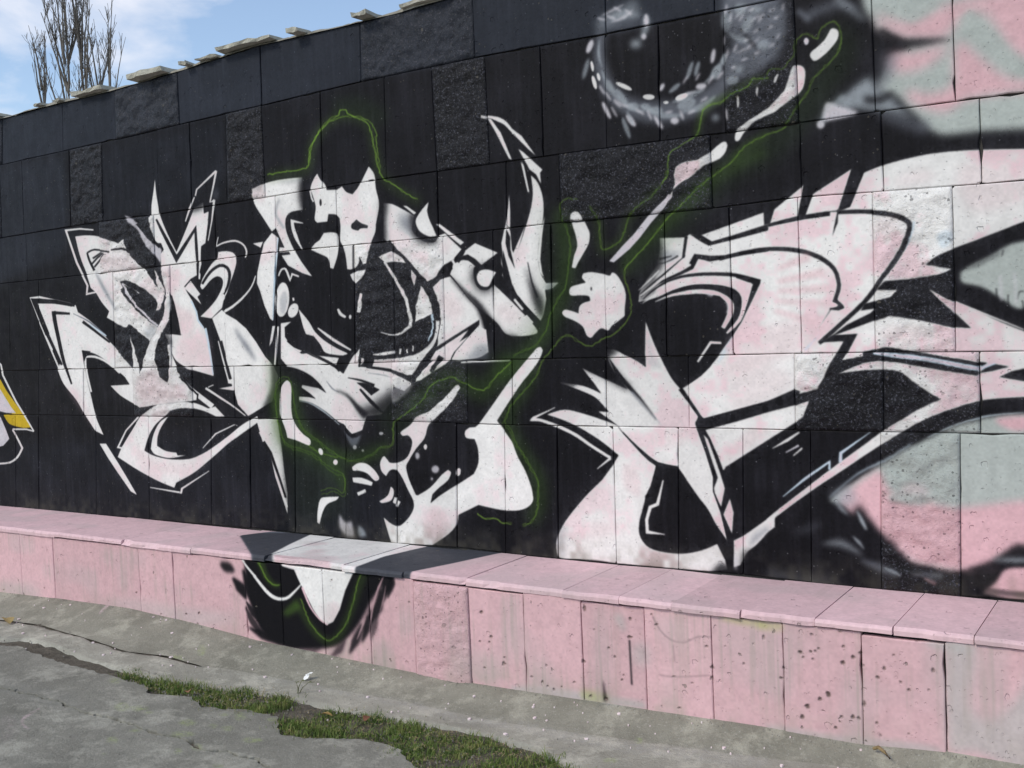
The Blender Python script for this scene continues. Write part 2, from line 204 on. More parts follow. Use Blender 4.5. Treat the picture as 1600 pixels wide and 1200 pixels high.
0 1 19 18 22 0.6 17.2:-1403,1664 -1355,1602 -1392,1523 -1436,1534
0 0 227 224 222 1 0:-892,2210 -917,2149 -892,2155 -867,2162 -841,2166 -811,2169 -777,2170 -748,2169 -725,2163 -704,2155 -687,2144 -675,2133 -667,2119 -662,2106 -663,2094 -669,2081 -673,2071 -662,2068 -657,2078 -651,2091 -649,2106 -654,2122 -663,2137 -677,2151 -696,2163 -719,2173 -746,2180 -779,2182 -813,2179 -845,2176 -872,2170 -896,2163 -905,2159 -885,2209
0 1 227 224 222 1 1.2:-1073,1925! -1047,1972 -963,2053 -902,2085! -895,2120! -820,2119 -760,2100 -743,2056 -768,1992 -807,1928 -838,1873 -876,1827! -893,1785! -989,1727! -1087,1742! -1012,1786 -938,1840 -884,1904 -872,1942 -886,1966 -927,1976 -985,1953 -1053,1906
0 1 212 172 178 0.24 15.9:-933,2080 -767,2096 -760,2010 -797,2051
0 0 19 18 22 1 0:-1046,1934 -1027,1952 -1000,1977 -972,1998 -945,2013 -917,2024 -892,2030 -871,2029 -851,2024 -836,2017 -826,2006 -820,1992 -818,1976 -821,1956 -829,1934 -838,1913 -850,1896 -863,1880 -874,1868 -859,1862 -848,1873 -833,1889 -819,1908 -807,1929 -798,1953 -793,1975 -795,1995 -803,2013 -818,2029 -840,2040 -867,2047 -897,2048 -928,2040 -960,2027 -990,2010 -1019,1987 -1045,1961 -1063,1942
0 0 19 18 22 1 0:-1056,2050 -992,2045 -1052,1972 -1073,2012
0 0 227 224 222 1 0:-1156,1964 -1076,1878 -1103,1863 -1070,1813 -1218,1923
0 0 227 224 222 1 0:-593,1961 -602,1945 -615,1923 -632,1901 -654,1881 -681,1861 -711,1842 -743,1824 -778,1806 -809,1792 -835,1783 -861,1775 -879,1770 -869,1754 -851,1760 -825,1769 -798,1779 -766,1795 -731,1813 -699,1833 -670,1854 -644,1875 -622,1897 -605,1920 -593,1943 -586,1959
0 1 227 224 222 1 1.2:-1420,2094! -1402,1993 -1386,1903 -1406,1804 -1425,1755 -1484,1687 -1553,1608 -1599,1518! -1511,1556! -1446,1655 -1379,1733 -1351,1811 -1351,1891 -1370,1972 -1386,2042
0 1 227 224 222 1 1.3:-2749,1905! -2557,1895! -2433,1878 -2346,1863! -2301,1872! -2280,1823! -2165,1765! -2069,1703 -1991,1640 -1914,1579 -1808,1491 -1745,1436! -1742,1511! -1749,1648! -1715,1551 -1664,1401! -1633,1488 -1562,1588 -1485,1677 -1403,1744! -1363,1742! -1400,1694 -1483,1606 -1512,1536 -1505,1445 -1472,1383 -1414,1345! -1393,1382! -1388,1473! -1387,1583! -1367,1582! -1366,1522 -1336,1462 -1290,1391 -1207,1321 -1146,1266! -1153,1232! -1349,1217 -1525,1204! -1691,1185! -1768,1211 -1893,1263 -1986,1326! -1790,1333! -1834,1382! -1888,1414! -1989,1479 -2118,1537 -2261,1565! -2234,1392 -2196,1253 -2156,1124 -2083,999! -2174,1027! -2276,1134! -2354,1231 -2485,1341 -2544,1440! -2506,1489! -2536,1522! -2617,1651 -2695,1797!
0 0 19 18 22 1 0:-2570,1840 -2569,1824 -2566,1802 -2563,1778 -2553,1736 -2540,1685 -2526,1635 -2514,1587 -2501,1540 -2484,1491 -2457,1435 -2426,1378 -2405,1338 -2388,1342 -2405,1382 -2429,1440 -2450,1496 -2464,1544 -2476,1591 -2487,1638 -2499,1689 -2511,1740 -2519,1781 -2522,1804 -2524,1826 -2525,1841
0 0 19 18 22 1 0:-2538,1818 -2369,1809 -2367,1823 -2534,1840
0 0 19 18 22 1 0:-2537,1515 -2509,1474 -2489,1481 -2525,1519
0 0 227 224 222 1 0:-2307,1865 -2358,1888 -2697,1952 -2816,1949 -2598,1571 -2579,1575 -2779,1934 -2700,1936 -2365,1879 -2315,1859
0 0 227 224 222 1 0:-2807,1940 -2709,1746 -2685,1704 -2651,1645 -2614,1582 -2566,1501 -2512,1412 -2475,1349 -2458,1353 -2495,1416 -2549,1505 -2597,1586 -2633,1649 -2667,1708 -2690,1749 -2787,1943
0 0 19 18 22 1 0:-2306,1878 -2516,1918 -2806,1942 -2656,1679 -2609,1689 -2726,1903 -2523,1891 -2314,1860
0 0 19 18 22 1 0:-2790,1918 -2668,1703 -2501,1469 -2480,1475 -2629,1711 -2741,1927
0 0 104 107 116 1 4:-2334,1813 -2291,1798 -2230,1776 -2170,1750 -2112,1717 -2055,1679 -2015,1653 -1997,1664 -2039,1689 -2099,1725 -2161,1758 -2224,1782 -2287,1802 -2331,1816
0 0 227 224 222 1 0:-1870,1415 -1898,1433 -1938,1459 -1982,1482 -2025,1500 -2071,1515 -2116,1526 -2160,1530 -2202,1529 -2242,1528 -2243,1494 -2243,1455 -2239,1413 -2228,1366 -2213,1317 -2202,1283 -2183,1286 -2193,1320 -2207,1369 -2218,1415 -2221,1455 -2220,1494 -2219,1514 -2202,1515 -2162,1515 -2123,1511 -2082,1501 -2038,1487 -1997,1469 -1956,1447 -1917,1421 -1890,1403
0 0 19 18 22 1 0:-2261,1565 -2167,1557 -2222,1519 -2242,1489
0 0 196 212 224 1 0:-2174,1727 -2153,1719 -2122,1707 -2091,1694 -2057,1678 -2022,1661 -1997,1650 -1989,1656 -2013,1668 -2048,1686 -2081,1702 -2112,1716 -2141,1729 -2162,1738
0 0 19 18 22 1 0:-2244,1750 -2210,1732 -2162,1708 -2112,1682 -2060,1654 -2005,1625 -1967,1605 -1954,1615 -1991,1635 -2044,1665 -2096,1694 -2144,1721 -2191,1746 -2224,1764
0 1 212 172 178 0.36 37.4:-1725,1335 -1544,1435 -1474,1353 -1268,1291 -1348,1232 -1657,1211
0 1 212 172 178 0.21 27.4:-2453,1308 -2314,1285 -2164,1038 -2229,1080
0 0 227 224 222 1 0:-1330,1386 -1211,1280 -1031,1180 -1001,1205 -1179,1302 -1310,1397
0 0 19 18 22 1 0:-1300,1377 -1277,1358 -1245,1331 -1215,1307 -1189,1288 -1165,1270 -1148,1258 -1137,1265 -1153,1277 -1177,1295 -1201,1315 -1230,1340 -1260,1367 -1282,1386
0 0 19 18 22 1 0:-1150,1272 -1160,1232 -1146,1231 -1136,1271
0 1 227 224 222 1 1.2:-1525,1206! -1622,1165 -1696,1128! -1783,1044 -1889,937 -1949,856! -1742,774 -1543,710 -1405,678! -1383,711! -1206,784 -1025,889 -892,971 -792,1021 -638,1100! -635,1139! -760,1088 -874,1024 -1020,948 -1139,896 -1258,864 -1439,858 -1591,877 -1675,906! -1628,995 -1560,1068 -1478,1120 -1391,1166 -1307,1182 -1204,1182 -1089,1163 -992,1132! -915,1133! -994,1193! -1059,1181! -1143,1207 -1259,1224 -1379,1216
0 1 227 224 222 1 1.2:-1424,1130! -1499,1059 -1538,997 -1547,940! -1465,909 -1367,901! -1358,884! -1279,887! -1438,865 -1575,885 -1611,918! -1580,1006 -1511,1089
0 1 212 172 178 0.3 37.5:-1790,960 -1593,852 -1306,830 -1157,855 -1265,782 -1477,763 -1723,816
0 1 212 172 178 0.24 25:-1566,1170 -1411,1201 -1446,1140 -1573,1088
0 0 227 224 222 1 0:-1721,1127 -1854,1035 -1954,916 -1897,910 -1892,922 -1927,925 -1842,1030 -1709,1119
0 0 19 18 22 1 0:-1754,1089 -1842,1004 -1905,940 -1890,934 -1827,998 -1740,1083
0 0 227 224 222 1 0:-1641,667 -1336,643 -1325,673 -1073,795 -1076,799 -1341,679 -1349,656 -1639,672
0 0 227 224 222 1 0:-1119,934 -996,1023 -835,1080 -809,1076 -807,1081 -836,1086 -1004,1030 -1124,937
0 0 19 18 22 1 0:-1087,921 -924,1017 -810,1072 -820,1084 -936,1029 -1100,932
0 0 227 224 222 1 0:-2131,940 -2063,942 -1949,819 -1860,717 -1775,614 -1835,634 -1955,750 -2047,843
0 0 227 224 222 1 2.3:-983,1728 -895,1775 -858,1750 -768,1708 -691,1656 -617,1578 -545,1486 -486,1437 -449,1370 -512,1213 -647,1164 -713,1137 -795,1205 -821,1289 -954,1302 -836,1316 -872,1424 -925,1599
0 1 19 18 22 0.75 22:-500,1456 -421,1399 -462,1251 -556,1101 -593,1175 -510,1307
0 0 104 107 116 0.8 18:-792,1649 -772,1622 -743,1583 -715,1547 -683,1516 -652,1486 -631,1465 -619,1470 -635,1493 -658,1527 -682,1561 -717,1595 -754,1630 -780,1654
0 0 227 224 222 1 0:-944,1589 -916,1482 -870,1342 -858,1344 -903,1484 -936,1590
0 0 19 18 22 1 0:-925,1588 -892,1471 -857,1355 -836,1359 -872,1474 -905,1590
0 0 227 224 222 1 0:-870,1359 -836,1352 -840,1328 -872,1333
0 0 227 224 222 1 0:-1077,1299 -1042,1283 -993,1261 -947,1239 -909,1222 -873,1206 -838,1189 -801,1170 -764,1150 -739,1136 -733,1141 -758,1156 -793,1177 -830,1197 -863,1215 -898,1232 -936,1250 -982,1272 -1030,1295 -1065,1311
0 0 227 224 222 1 0:-1048,1307 -997,1322 -1000,1327 -1051,1313
0 0 227 224 222 1 2.2:-650,1118 -476,1128 -452,953 -441,822 -424,692 -432,568 -467,660 -516,782 -556,950 -606,986
0 0 19 18 22 1 0:-649,1137 -647,1164 -405,1269 -392,1232 -515,1165
0 1 19 18 22 0.7 26.3:-460,1139 -379,1121 -416,580 -437,654 -452,953
0 0 227 224 222 1 0:-635,1040 -568,957 -528,874 -464,670 -435,606 -426,609 -454,673 -517,877 -556,961 -623,1045
0 0 19 18 22 1 0:-611,981 -556,918 -487,762 -448,661 -432,665 -469,767 -534,926 -588,992
0 1 190 160 40 1 4.5:-3313,1428! -3229,1375! -3167,1300 -3077,1219 -2980,1128 -2894,1038! -2981,1031! -3154,1058 -3226,1126! -3116,1133! -3196,1219 -3322,1347
0 1 19 18 22 0.4 12.1:-3247,1300! -3140,1185! -3107,1127! -3182,1161!
0 0 205 200 206 1 0:-3322,1347 -3246,1312 -3121,1179 -3067,1137 -3185,1138 -3343,1160
0 0 205 200 206 1 4.6:-3343,1160 -3258,1103 -3207,1022 -3169,951 -3250,899 -3373,879
0 0 227 224 222 1 0:-3309,1528 -3227,1482 -3210,1408 -3068,1216 -2979,1125 -2872,1008 -2857,1013 -2962,1131 -3048,1222 -3188,1411 -3207,1488 -3295,1537
0 0 227 224 222 1 0:-2862,1015 -2951,1029 -3121,1027 -3123,1015 -2954,1018 -2867,1006
0 0 227 224 222 1 0:-3131,1014 -3119,1002 -3102,983 -3084,963 -3064,936 -3041,906 -3028,887 -3041,873 -3063,848 -3089,827 -3117,811 -3149,796 -3186,785 -3239,778 -3301,774 -3345,771 -3345,758 -3301,760 -3238,765 -3180,772 -3138,785 -3102,800 -3071,818 -3043,842 -3020,867 -3002,888 -3020,912 -3043,943 -3065,970 -3083,990 -3101,1008 -3114,1021
0 1 227 224 222 1 2.1:-580,2463! -474,2482 -346,2489 -185,2483! -178,2401! -191,2302! -281,2299 -326,2267 -328,2200 -285,2106 -228,2020 -149,1928! -221,1950! -329,2000! -376,2061! -306,2062! -318,2078! -393,2080! -385,2109! -347,2103! -381,2168 -409,2220! -442,2203! -501,2279 -573,2378
0 1 19 18 22 0.95 27:-190,2500! -124,2492! -138,2272! -198,2287! -217,2369 -212,2449
0 1 104 107 116 0.5 16.8:-410,2480! -173,2478! -187,2460! -297,2467!
0 1 212 172 178 0.3 21.8:-580,2452 -501,2462 -480,2396 -533,2383
0 0 104 107 116 0.45 10.7:-374,2379 -382,2371 -394,2359 -404,2344 -409,2327 -412,2308 -409,2286 -391,2257 -368,2227 -351,2205 -330,2214 -347,2235 -371,2264 -388,2289 -391,2307 -389,2324 -385,2339 -378,2352 -367,2363 -359,2371
0 0 227 224 222 1 0:-443,2196 -394,2164 -411,2061 -433,1970 -450,1880 -468,1691 -490,1706 -530,1782 -559,1867 -582,1915 -575,1975 -540,2070 -511,2142
0 0 196 212 224 1 0:-399,2165 -410,2116 -425,2046 -440,1971 -452,1875 -463,1771 -471,1696 -464,1696 -454,1770 -440,1874 -426,1970 -413,2045 -399,2115 -389,2163
0 0 227 224 222 1 0:-602,2147 -517,2151 -539,2118
0 0 227 224 222 1 0:-192,2230 -289,2260 -289,2238 -288,2221 -285,2203 -278,2181 -269,2158 -256,2136 -240,2114 -224,2094 -213,2081 -206,2083 -214,2098 -225,2119 -234,2141 -242,2163 -252,2185 -259,2205 -263,2221 -265,2238 -266,2238 -193,2226
0 1 227 224 222 1 0:-334,1805 -354,1748 -388,1715 -422,1718 -444,1757 -445,1816 -424,1872 -391,1905 -357,1901 -335,1863
0 1 227 224 222 1 0:-273,1732 -294,1712 -320,1704 -341,1711 -349,1731 -341,1756 -320,1776 -294,1784 -273,1777 -265,1757
0 1 104 107 116 0.35 8.6:-351,1790 -363,1754 -380,1732 -398,1734 -408,1758 -407,1796 -395,1833 -377,1854 -360,1852 -350,1828
0 0 227 224 222 1 0:-405,1944 -398,1955 -389,1968 -379,1977 -370,1980 -361,1980 -356,1978 -346,1960 -335,1934 -321,1906 -297,1944 -289,1941 -267,1934 -251,1929 -247,1937 -262,1943 -283,1950 -305,1958 -319,1926 -320,1937 -331,1964 -344,1985 -358,1991 -374,1990 -388,1985 -399,1973 -408,1958 -413,1947
0 0 227 224 222 1 0:-309,1816 -307,1798 -293,1799 -295,1817
0 1 227 224 222 1 1.5:-70,2491! -48,2453 -20,2428 -5,2393! 71,2387! 107,2401! 134,2369 179,2350! 221,2384 270,2447 300,2486! 336,2440 345,2362 362,2276 334,2177 327,2135 293,2078 266,2011 255,1977 230,1971! 215,2015! 196,1971 148,1948 116,1950! 109,2022 93,2076 75,2112 82,2182 79,2230! 51,2253 -1,2261! -12,2221! -87,2221! -106,2243 -93,2312 -116,2385 -126,2417 -99,2463
0 1 19 18 22 1 1.5:199,2213! 232,2190 278,2173! 275,2160! 224,2162 207,2153 164,2166 161,2188 181,2201
0 1 19 18 22 1 0:-47,2329 -49,2318 -54,2311 -59,2312 -62,2319 -63,2330 -61,2342 -56,2348 -51,2348 -48,2340
0 0 19 18 22 1 0:296,2407 330,2406 329,2414 295,2414
0 1 227 224 222 1 1.5:-43,2160! 10,2160 54,2149 64,2113 52,2035 15,1959! -8,1965! -23,2019 -80,2047 -149,2077! -113,2108! -75,2125!
0 1 227 224 222 1 2:135,1920! 194,1938 251,1942! 238,1918 173,1872! 151,1889
0 0 227 224 222 1 0:28,1736 31,1727 35,1715 43,1703 58,1694 73,1688 84,1684 93,1695 83,1700 71,1707 61,1714 54,1722 47,1732 42,1739
0 1 227 224 222 1 0:130,1689 128,1682 123,1678 117,1678 113,1683 112,1690 114,1697 119,1701 125,1701 129,1697
0 0 227 224 222 1 0:204,1817 200,1804 194,1785 187,1767 184,1748 180,1728 177,1715 197,1711 202,1724 209,1743 215,1762 219,1782 221,1801 223,1814
0 0 227 224 222 1 0:-135,2404 -126,2358 -113,2337 -101,2340 -114,2360 -124,2405
0 0 19 18 22 0.8 0:161,2079 153,1950 162,1949 170,2079
0 1 227 224 222 1 1.4:393,2281! 458,2268 593,2197! 578,2122 638,2067 710,2051 748,2082! 784,2089! 888,1998! 838,1953! 765,1925! 727,1883! 700,1862! 650,1849! 607,1885 527,1958 454,2014 409,2073! 382,2096!
0 1 19 18 22 0.9 25:373,2309! 427,2295! 404,2187! 403,2069! 348,2073!
0 1 104 107 116 0.7 31.9:498,2221! 593,2195! 584,2121 597,2078! 494,2146!
0 1 19 18 22 0.8 22.3:562,2215! 615,2210! 600,2136 660,2073 732,2067 731,2043 638,2050 572,2105
0 1 227 224 222 1 1.8:691,2258! 680,2212 691,2169 712,2126 733,2080! 686,2081 630,2109 606,2144 605,2177 642,2219
0 0 227 224 222 1 0:522,2256 548,2251 608,2210 593,2203
0 0 227 224 222 1 0:731,2140 754,2139 904,2033 881,2021 794,2087
0 1 212 172 178 0.3 22.3:594,2020 676,1998 653,1950 602,1970
0 1 212 172 178 0.24 21.8:762,2048 822,2036 799,1988 749,2000
0 0 227 224 222 1 0:971,2024 1105,1966 1004,1912 971,1943 924,1971 880,1965 910,1992
0 1 227 224 222 1 1.8:831,1929! 887,1945 927,1939! 970,1907! 993,1878! 1067,1817! 1177,1720 1283,1617! 1318,1561 1206,1549 1131,1564 1086,1617 983,1694 908,1762 861,1821 809,1878!
0 1 19 18 22 0.85 31.7:965,1912! 1043,1906! 1108,1870 1066,1793 1007,1773 960,1808 933,1858
0 1 19 18 22 1 2.6:960,1904 1033,1907 1104,1879 1077,1817 1037,1787 988,1794 961,1832
0 1 227 224 222 1 1.8:974,1861 995,1884 1042,1887 1091,1870! 1068,1841 1042,1804 1001,1807 978,1831
0 0 227 224 222 1 0:818,1947 839,1918 850,1922 833,1953
0 1 212 172 178 0.24 34.6:1081,1713 1212,1683 1209,1612 1106,1632
0 1 227 224 222 1 1.8:698,1823! 752,1859! 808,1867! 861,1813 917,1749 974,1694! 1000,1637 1016,1556 1019,1475! 971,1452 831,1438! 719,1441! 657,1442! 713,1524 730,1647 724,1730 706,1781
0 0 19 18 22 1 0:727,1885 812,1934 827,1905 749,1857
0 0 19 18 22 1 0:649,1842 695,1860 709,1834 682,1815
0 0 19 18 22 1 0:838,1957 885,1998 910,1988 867,1931
0 0 19 18 22 0.95 14.3:810,1859 830,1836 859,1803 889,1771 917,1745 944,1721 966,1693 986,1650 1002,1598 1013,1561 1077,1580 1058,1615 1031,1664 1001,1710 971,1740 940,1763 909,1786 875,1814 840,1843 816,1863
0 1 19 18 22 0.9 22.7:1003,1693! 1077,1617 1131,1560 1206,1542 1201,1431! 1019,1435! 1020,1555
0 1 212 172 178 0.27 27.3:738,1787 848,1757 884,1674 781,1645
0 0 19 18 22 1 0:395,2067 429,2034 477,1989 522,1944 562,1905 600,1867 631,1833 654,1808 673,1785 687,1760 696,1730 701,1698 703,1665 700,1632 693,1599 684,1571 669,1547 650,1524 636,1508 663,1493 678,1509 699,1533 716,1561 728,1593 735,1628 739,1664 738,1699 733,1735 723,1769 707,1799 686,1825 663,1851 630,1886 592,1924 552,1963 505,2007 457,2052 422,2084
0 0 227 224 222 1 0:621,1835 655,1792 681,1732 686,1682 571,1644 587,1737
0 0 227 224 222 1 0:565,1922 592,1886 571,1834 559,1872
0 0 19 18 22 1 0:573,1645 686,1681 688,1599 657,1542 608,1502 523,1504 550,1621
0 1 227 224 222 1 1:338,2004! 433,2027! 491,1995 529,1957! 452,1970 392,1968!
0 0 227 224 222 1 0:375,1973 391,1949 415,1915 438,1880 461,1847 483,1812 501,1780 513,1751 522,1723 527,1696 529,1670 530,1644 530,1630 517,1621 494,1606 471,1595 450,1590 430,1587 408,1587 383,1592 357,1598 338,1604 336,1600 354,1594 381,1585 407,1580 430,1579 453,1580 476,1585 502,1596 528,1610 550,1622 551,1644 553,1670 550,1698 544,1726 535,1755 521,1786 502,1819 479,1854 456,1887 430,1921 405,1955 387,1978
0 0 196 212 224 1 0:679,1682 680,1662 681,1635 679,1609 671,1585 658,1561 648,1544 655,1541 667,1557 682,1581 694,1607 696,1635 694,1663 692,1683
0 0 19 18 22 1 0:979,1639 977,1613 824,1484 785,1423 798,1480 909,1591 701,1491 534,1334 513,1335 681,1500
0 0 227 224 222 1 0:-474,1661 -452,1663 -480,1576 -508,1544
0 0 227 224 222 1 0:-440,1658 -477,1437 -464,1436 -424,1657
0 1 227 224 222 1 1:-409,1675! -326,1681! -381,1651! -382,1596! -329,1539 -257,1495! -231,1514! -184,1490 -118,1462 -13,1420 38,1388! 69,1409! 120,1486! 186,1527! 162,1417! 230,1411 375,1396 450,1369 545,1330! 478,1284! 414,1310! 399,1276! 387,1224! 305,1154! 205,1145! 169,1065! 93,1045! 32,1099! -9,1114 -89,1165 -196,1214 -294,1232! -292,1252! -218,1249 -163,1239! -204,1269! -270,1305! -263,1319! -141,1300! -82,1272! -127,1322 -197,1373 -294,1411 -375,1426! -423,1473!
0 0 19 18 22 1 0:-254,1495 -225,1519 -177,1499 -118,1471 -24,1429 -71,1443 -178,1481 -220,1498
0 1 227 224 222 1 1:-265,1751! -190,1676 -145,1615 -76,1564 5,1524 91,1490! 66,1463! 50,1479! -74,1497 -113,1547 -158,1593! -216,1606! -235,1646
0 0 227 224 222 1 0:-365,1568 -311,1534 -250,1515 -275,1502 -342,1540
0 0 227 224 222 1 0:-219,1509 -141,1483 -69,1476 25,1467 -4,1418 -83,1446
0 0 19 18 22 1 0:38,1476 91,1487 120,1486 44,1388 -8,1415
0 0 227 224 222 1 0:-128,1635 -102,1616 -64,1589 -22,1564 26,1541 77,1519 112,1504 119,1511 85,1529 37,1554 -9,1578 -51,1601 -93,1624 -122,1640
0 0 227 224 222 1 0:274,1479 293,1478 320,1477 348,1476 377,1479 407,1483 428,1485 425,1500 404,1498 375,1495 346,1493 319,1489 293,1486 274,1484
0 0 227 224 222 1 0:457,1510 453,1479 466,1478 470,1509
0 0 227 224 222 1 0:501,1506 501,1483 512,1483 512,1506
0 0 227 224 222 1 0:546,1524 546,1491 554,1490 554,1524
0 1 227 224 222 1 0.9:730,1647! 715,1565 665,1500 610,1451 536,1368! 493,1365! 375,1396 259,1413! 276,1463! 434,1465 575,1488 656,1532 694,1591 697,1649!
0 0 227 224 222 1 0:182,1465 213,1464 199,1421 171,1421
0 0 19 18 22 1 0:174,1421 233,1459 284,1458 259,1413 219,1416
0 0 227 224 222 1 0:889,1584 763,1489 623,1392 555,1326 567,1351 667,1433 753,1498
0 1 227 224 222 1 1.9:908,1559! 813,1480! 764,1423 696,1391 599,1342! 556,1330! 623,1401 742,1482!
0 1 227 224 222 1 3.6:974,1605! 1017,1588! 1026,1475! 961,1448 841,1437! 796,1446! 886,1535!
0 1 104 107 116 0.6 26.7:975,1516! 1033,1515! 1029,1434! 861,1430!
0 0 19 18 22 1 0:722,1469 654,1389 675,1377 749,1453
0 0 227 224 222 1 0:856,1424 1153,1426 1153,1434 856,1432
0 0 19 18 22 1 0:-246,1497 -239,1502 -231,1507 -224,1508 -198,1499 -161,1482 -123,1464 -82,1446 -40,1426 -8,1411 2,1404 11,1395 17,1389 36,1400 29,1406 19,1416 6,1425 -28,1440 -71,1459 -113,1476 -152,1493 -190,1509 -222,1520 -237,1517 -249,1510 -256,1505
0 0 19 18 22 1 0:218,1408 261,1402 321,1394 372,1386 402,1380 428,1372 455,1362 488,1346 522,1328 546,1315 564,1336 539,1348 503,1365 467,1380 437,1389 409,1397 377,1402 324,1409 264,1415 220,1419
0 0 19 18 22 1 0:-370,1570 -357,1561 -337,1547 -315,1534 -288,1524 -260,1515 -241,1510 -234,1522 -254,1528 -281,1535 -306,1544 -326,1556 -346,1569 -359,1578
0 0 19 18 22 1 0:273,1455 315,1455 376,1456 434,1459 486,1464 535,1472 578,1482 611,1495 639,1511 662,1528 680,1547 693,1568 702,1589 705,1612 705,1634 705,1649 689,1649 690,1634 690,1613 686,1592 678,1573 667,1554 651,1536 629,1520 603,1506 572,1494 531,1484 483,1477 433,1472 376,1469 316,1468 273,1468
0 0 19 18 22 1 0:52,1379 72,1405 100,1440 126,1471 149,1491 173,1509 191,1522 181,1530 163,1517 138,1500 113,1479 84,1448 55,1412 35,1387
0 0 19 18 22 1 0:173,1414 193,1463 182,1466 162,1416
0 0 104 107 116 0.7 2.1:-80,1339 -69,1326 -54,1307 -37,1292 -19,1284 0,1279 12,1275 14,1278 2,1283 -14,1289 -29,1298 -46,1312 -64,1329 -76,1341
0 0 104 107 116 0.6 2:228,1379 259,1375 302,1369 339,1364 360,1360 380,1355 394,1351 395,1354 382,1358 362,1364 341,1369 304,1375 260,1379 229,1382
0 1 19 18 22 0.9 39.4:148,1180 217,1197 334,1258 413,1293 442,1233 382,1146 213,1127
0 0 19 18 22 1 12.2:-11,1283 10,1277 39,1267 66,1254 90,1232 113,1205 134,1179 154,1160 172,1143 184,1131 221,1159 206,1168 184,1182 162,1197 135,1218 106,1243 77,1264 45,1276 14,1284 -8,1288
0 1 19 18 22 1 4:143,1329! 214,1324 307,1289! 244,1257! 211,1285
0 0 19 18 22 1 2:82,1354 108,1349 143,1342 178,1334 210,1323 242,1311 265,1303 274,1319 251,1326 217,1336 183,1345 146,1351 110,1355 84,1358
0 0 19 18 22 1 3:160,1290 178,1271 205,1244 232,1217 265,1193 299,1171 323,1155 333,1163 311,1180 281,1205 251,1231 221,1255 192,1280 172,1297
0 1 205 200 206 0.5 9.6:402,1293 545,1326 510,1284 420,1224 387,1233
0 0 150 156 162 1 2.1:-294,1225 -272,1222 -241,1218 -210,1210 -177,1197 -142,1179 -106,1161 -66,1137 -27,1111 0,1092 4,1096 -22,1115 -59,1143 -97,1169 -133,1189 -170,1205 -206,1218 -239,1224 -271,1228 -293,1230
0 1 104 107 116 0.8 8.1:30,1072! 92,1024! 163,1048! 136,994 89,975
0 0 19 18 22 1 0:16,1084 35,1066 62,1041 95,1024 130,1029 161,1043 181,1054 169,1068 149,1058 123,1046 101,1042 79,1054 53,1078 35,1096
0 1 19 18 22 0.5 31.9:-370,1398 -211,1350 -129,1304 -275,1324
0 1 205 200 206 0.8 3:126,972 122,964 115,960 107,959 100,964 98,971 101,978 108,983 117,983 123,979
0 1 205 200 206 0.8 3:320,1052 317,1047 309,1044 299,1043 292,1046 289,1052 292,1057 300,1060 310,1060 318,1057
0 1 205 200 206 0.8 3:178,955 176,951 171,948 165,948 161,951 159,955 161,959 166,962 172,962 176,959
0 1 227 224 222 1 0.6:2751,1502! 2839,1503! 2784,1401! 2820,1403 2846,1405 2897,1420! 2929,1429! 2973,1418! 2960,1402 2884,1391 2819,1372 2767,1347! 2871,1358 2959,1360 3015,1350 3057,1317 3105,1279 3167,1240! 3085,1202 3023,1163 2941,1110 2863,1050 2771,981 2662,896 2478,749! 2441,716! 2447,657! 2541,753! 2660,842 2796,942 2927,1038 3022,1092 3115,1158 3234,1203 3304,1225! 3332,1228 3461,1240 3675,1246! 3676,1399! 3465,1495! 3383,1534 3299,1581 3218,1621! 3128,1676! 3280,1513! 3222,1519! 3098,1552 2983,1576! 2913,1556!
0 1 212 172 178 0.27 24.7:2938,1519 3062,1528 3181,1492 3268,1446 3180,1461 3060,1458 2962,1473
0 1 212 172 178 0.3 24.2:3118,1342 3237,1347 3299,1284 3264,1234 3177,1272
0 0 227 224 222 1 0:3217,1614 3464,1499 3466,1503 3220,1623
0 0 19 18 22 1 0:2687,1475 2747,1502 2848,1506 2808,1432 2781,1399 2898,1422 2918,1440 2961,1452 3335,1377 3312,1369 3260,1374 2986,1434 2929,1432 2897,1404 2845,1379 2740,1334 2672,1274 2693,1321 2796,1478
0 0 19 18 22 1 0:2876,1391 2890,1393 2910,1396 2929,1397 2964,1393 3009,1387 3055,1378 3138,1361 3235,1344 3302,1332 3310,1378 3243,1393 3148,1414 3063,1429 3015,1435 2969,1439 2929,1441 2904,1439 2882,1434 2868,1431
0 0 196 212 224 1 1.2:2910,1424 2928,1420 2956,1415 2984,1409 3024,1403 3070,1397 3118,1390 3181,1376 3250,1359 3306,1350 3330,1353 3351,1361 3366,1367 3361,1382 3347,1376 3327,1370 3307,1368 3254,1379 3185,1395 3121,1409 3072,1417 3026,1423 2987,1427 2958,1430 2930,1433 2911,1435
0 0 19 18 22 1 0:3312,1377 3336,1377 3312,1364
0 0 19 18 22 1 0:3363,1372 3412,1362 3351,1346 3300,1338 3323,1355
0 0 19 18 22 1 0:3376,1323 3419,1344 3463,1354 3676,1352 3675,1293 3462,1306
0 0 19 18 22 1 0:3674,1248 3616,1248 3534,1247 3460,1246 3417,1244 3375,1241 3334,1237 3297,1230 3261,1221 3225,1209 3184,1194 3141,1176 3101,1157 3067,1139 3036,1120 3006,1101 2975,1081 2943,1060 2910,1038 2868,1009 2823,977 2778,945 2733,914 2687,883 2640,849 2590,812 2539,773 2496,739 2467,716 2441,694 2422,679 2471,621 2489,637 2515,659 2542,682 2583,716 2632,755 2680,793 2724,827 2769,859 2813,891 2858,924 2903,955 2943,984 2975,1006 3006,1026 3037,1045 3067,1063 3096,1081 3127,1097 3164,1114 3204,1132 3243,1146 3276,1157 3308,1165 3341,1172 3379,1177 3419,1181 3462,1184 3535,1188 3617,1193 3675,1197
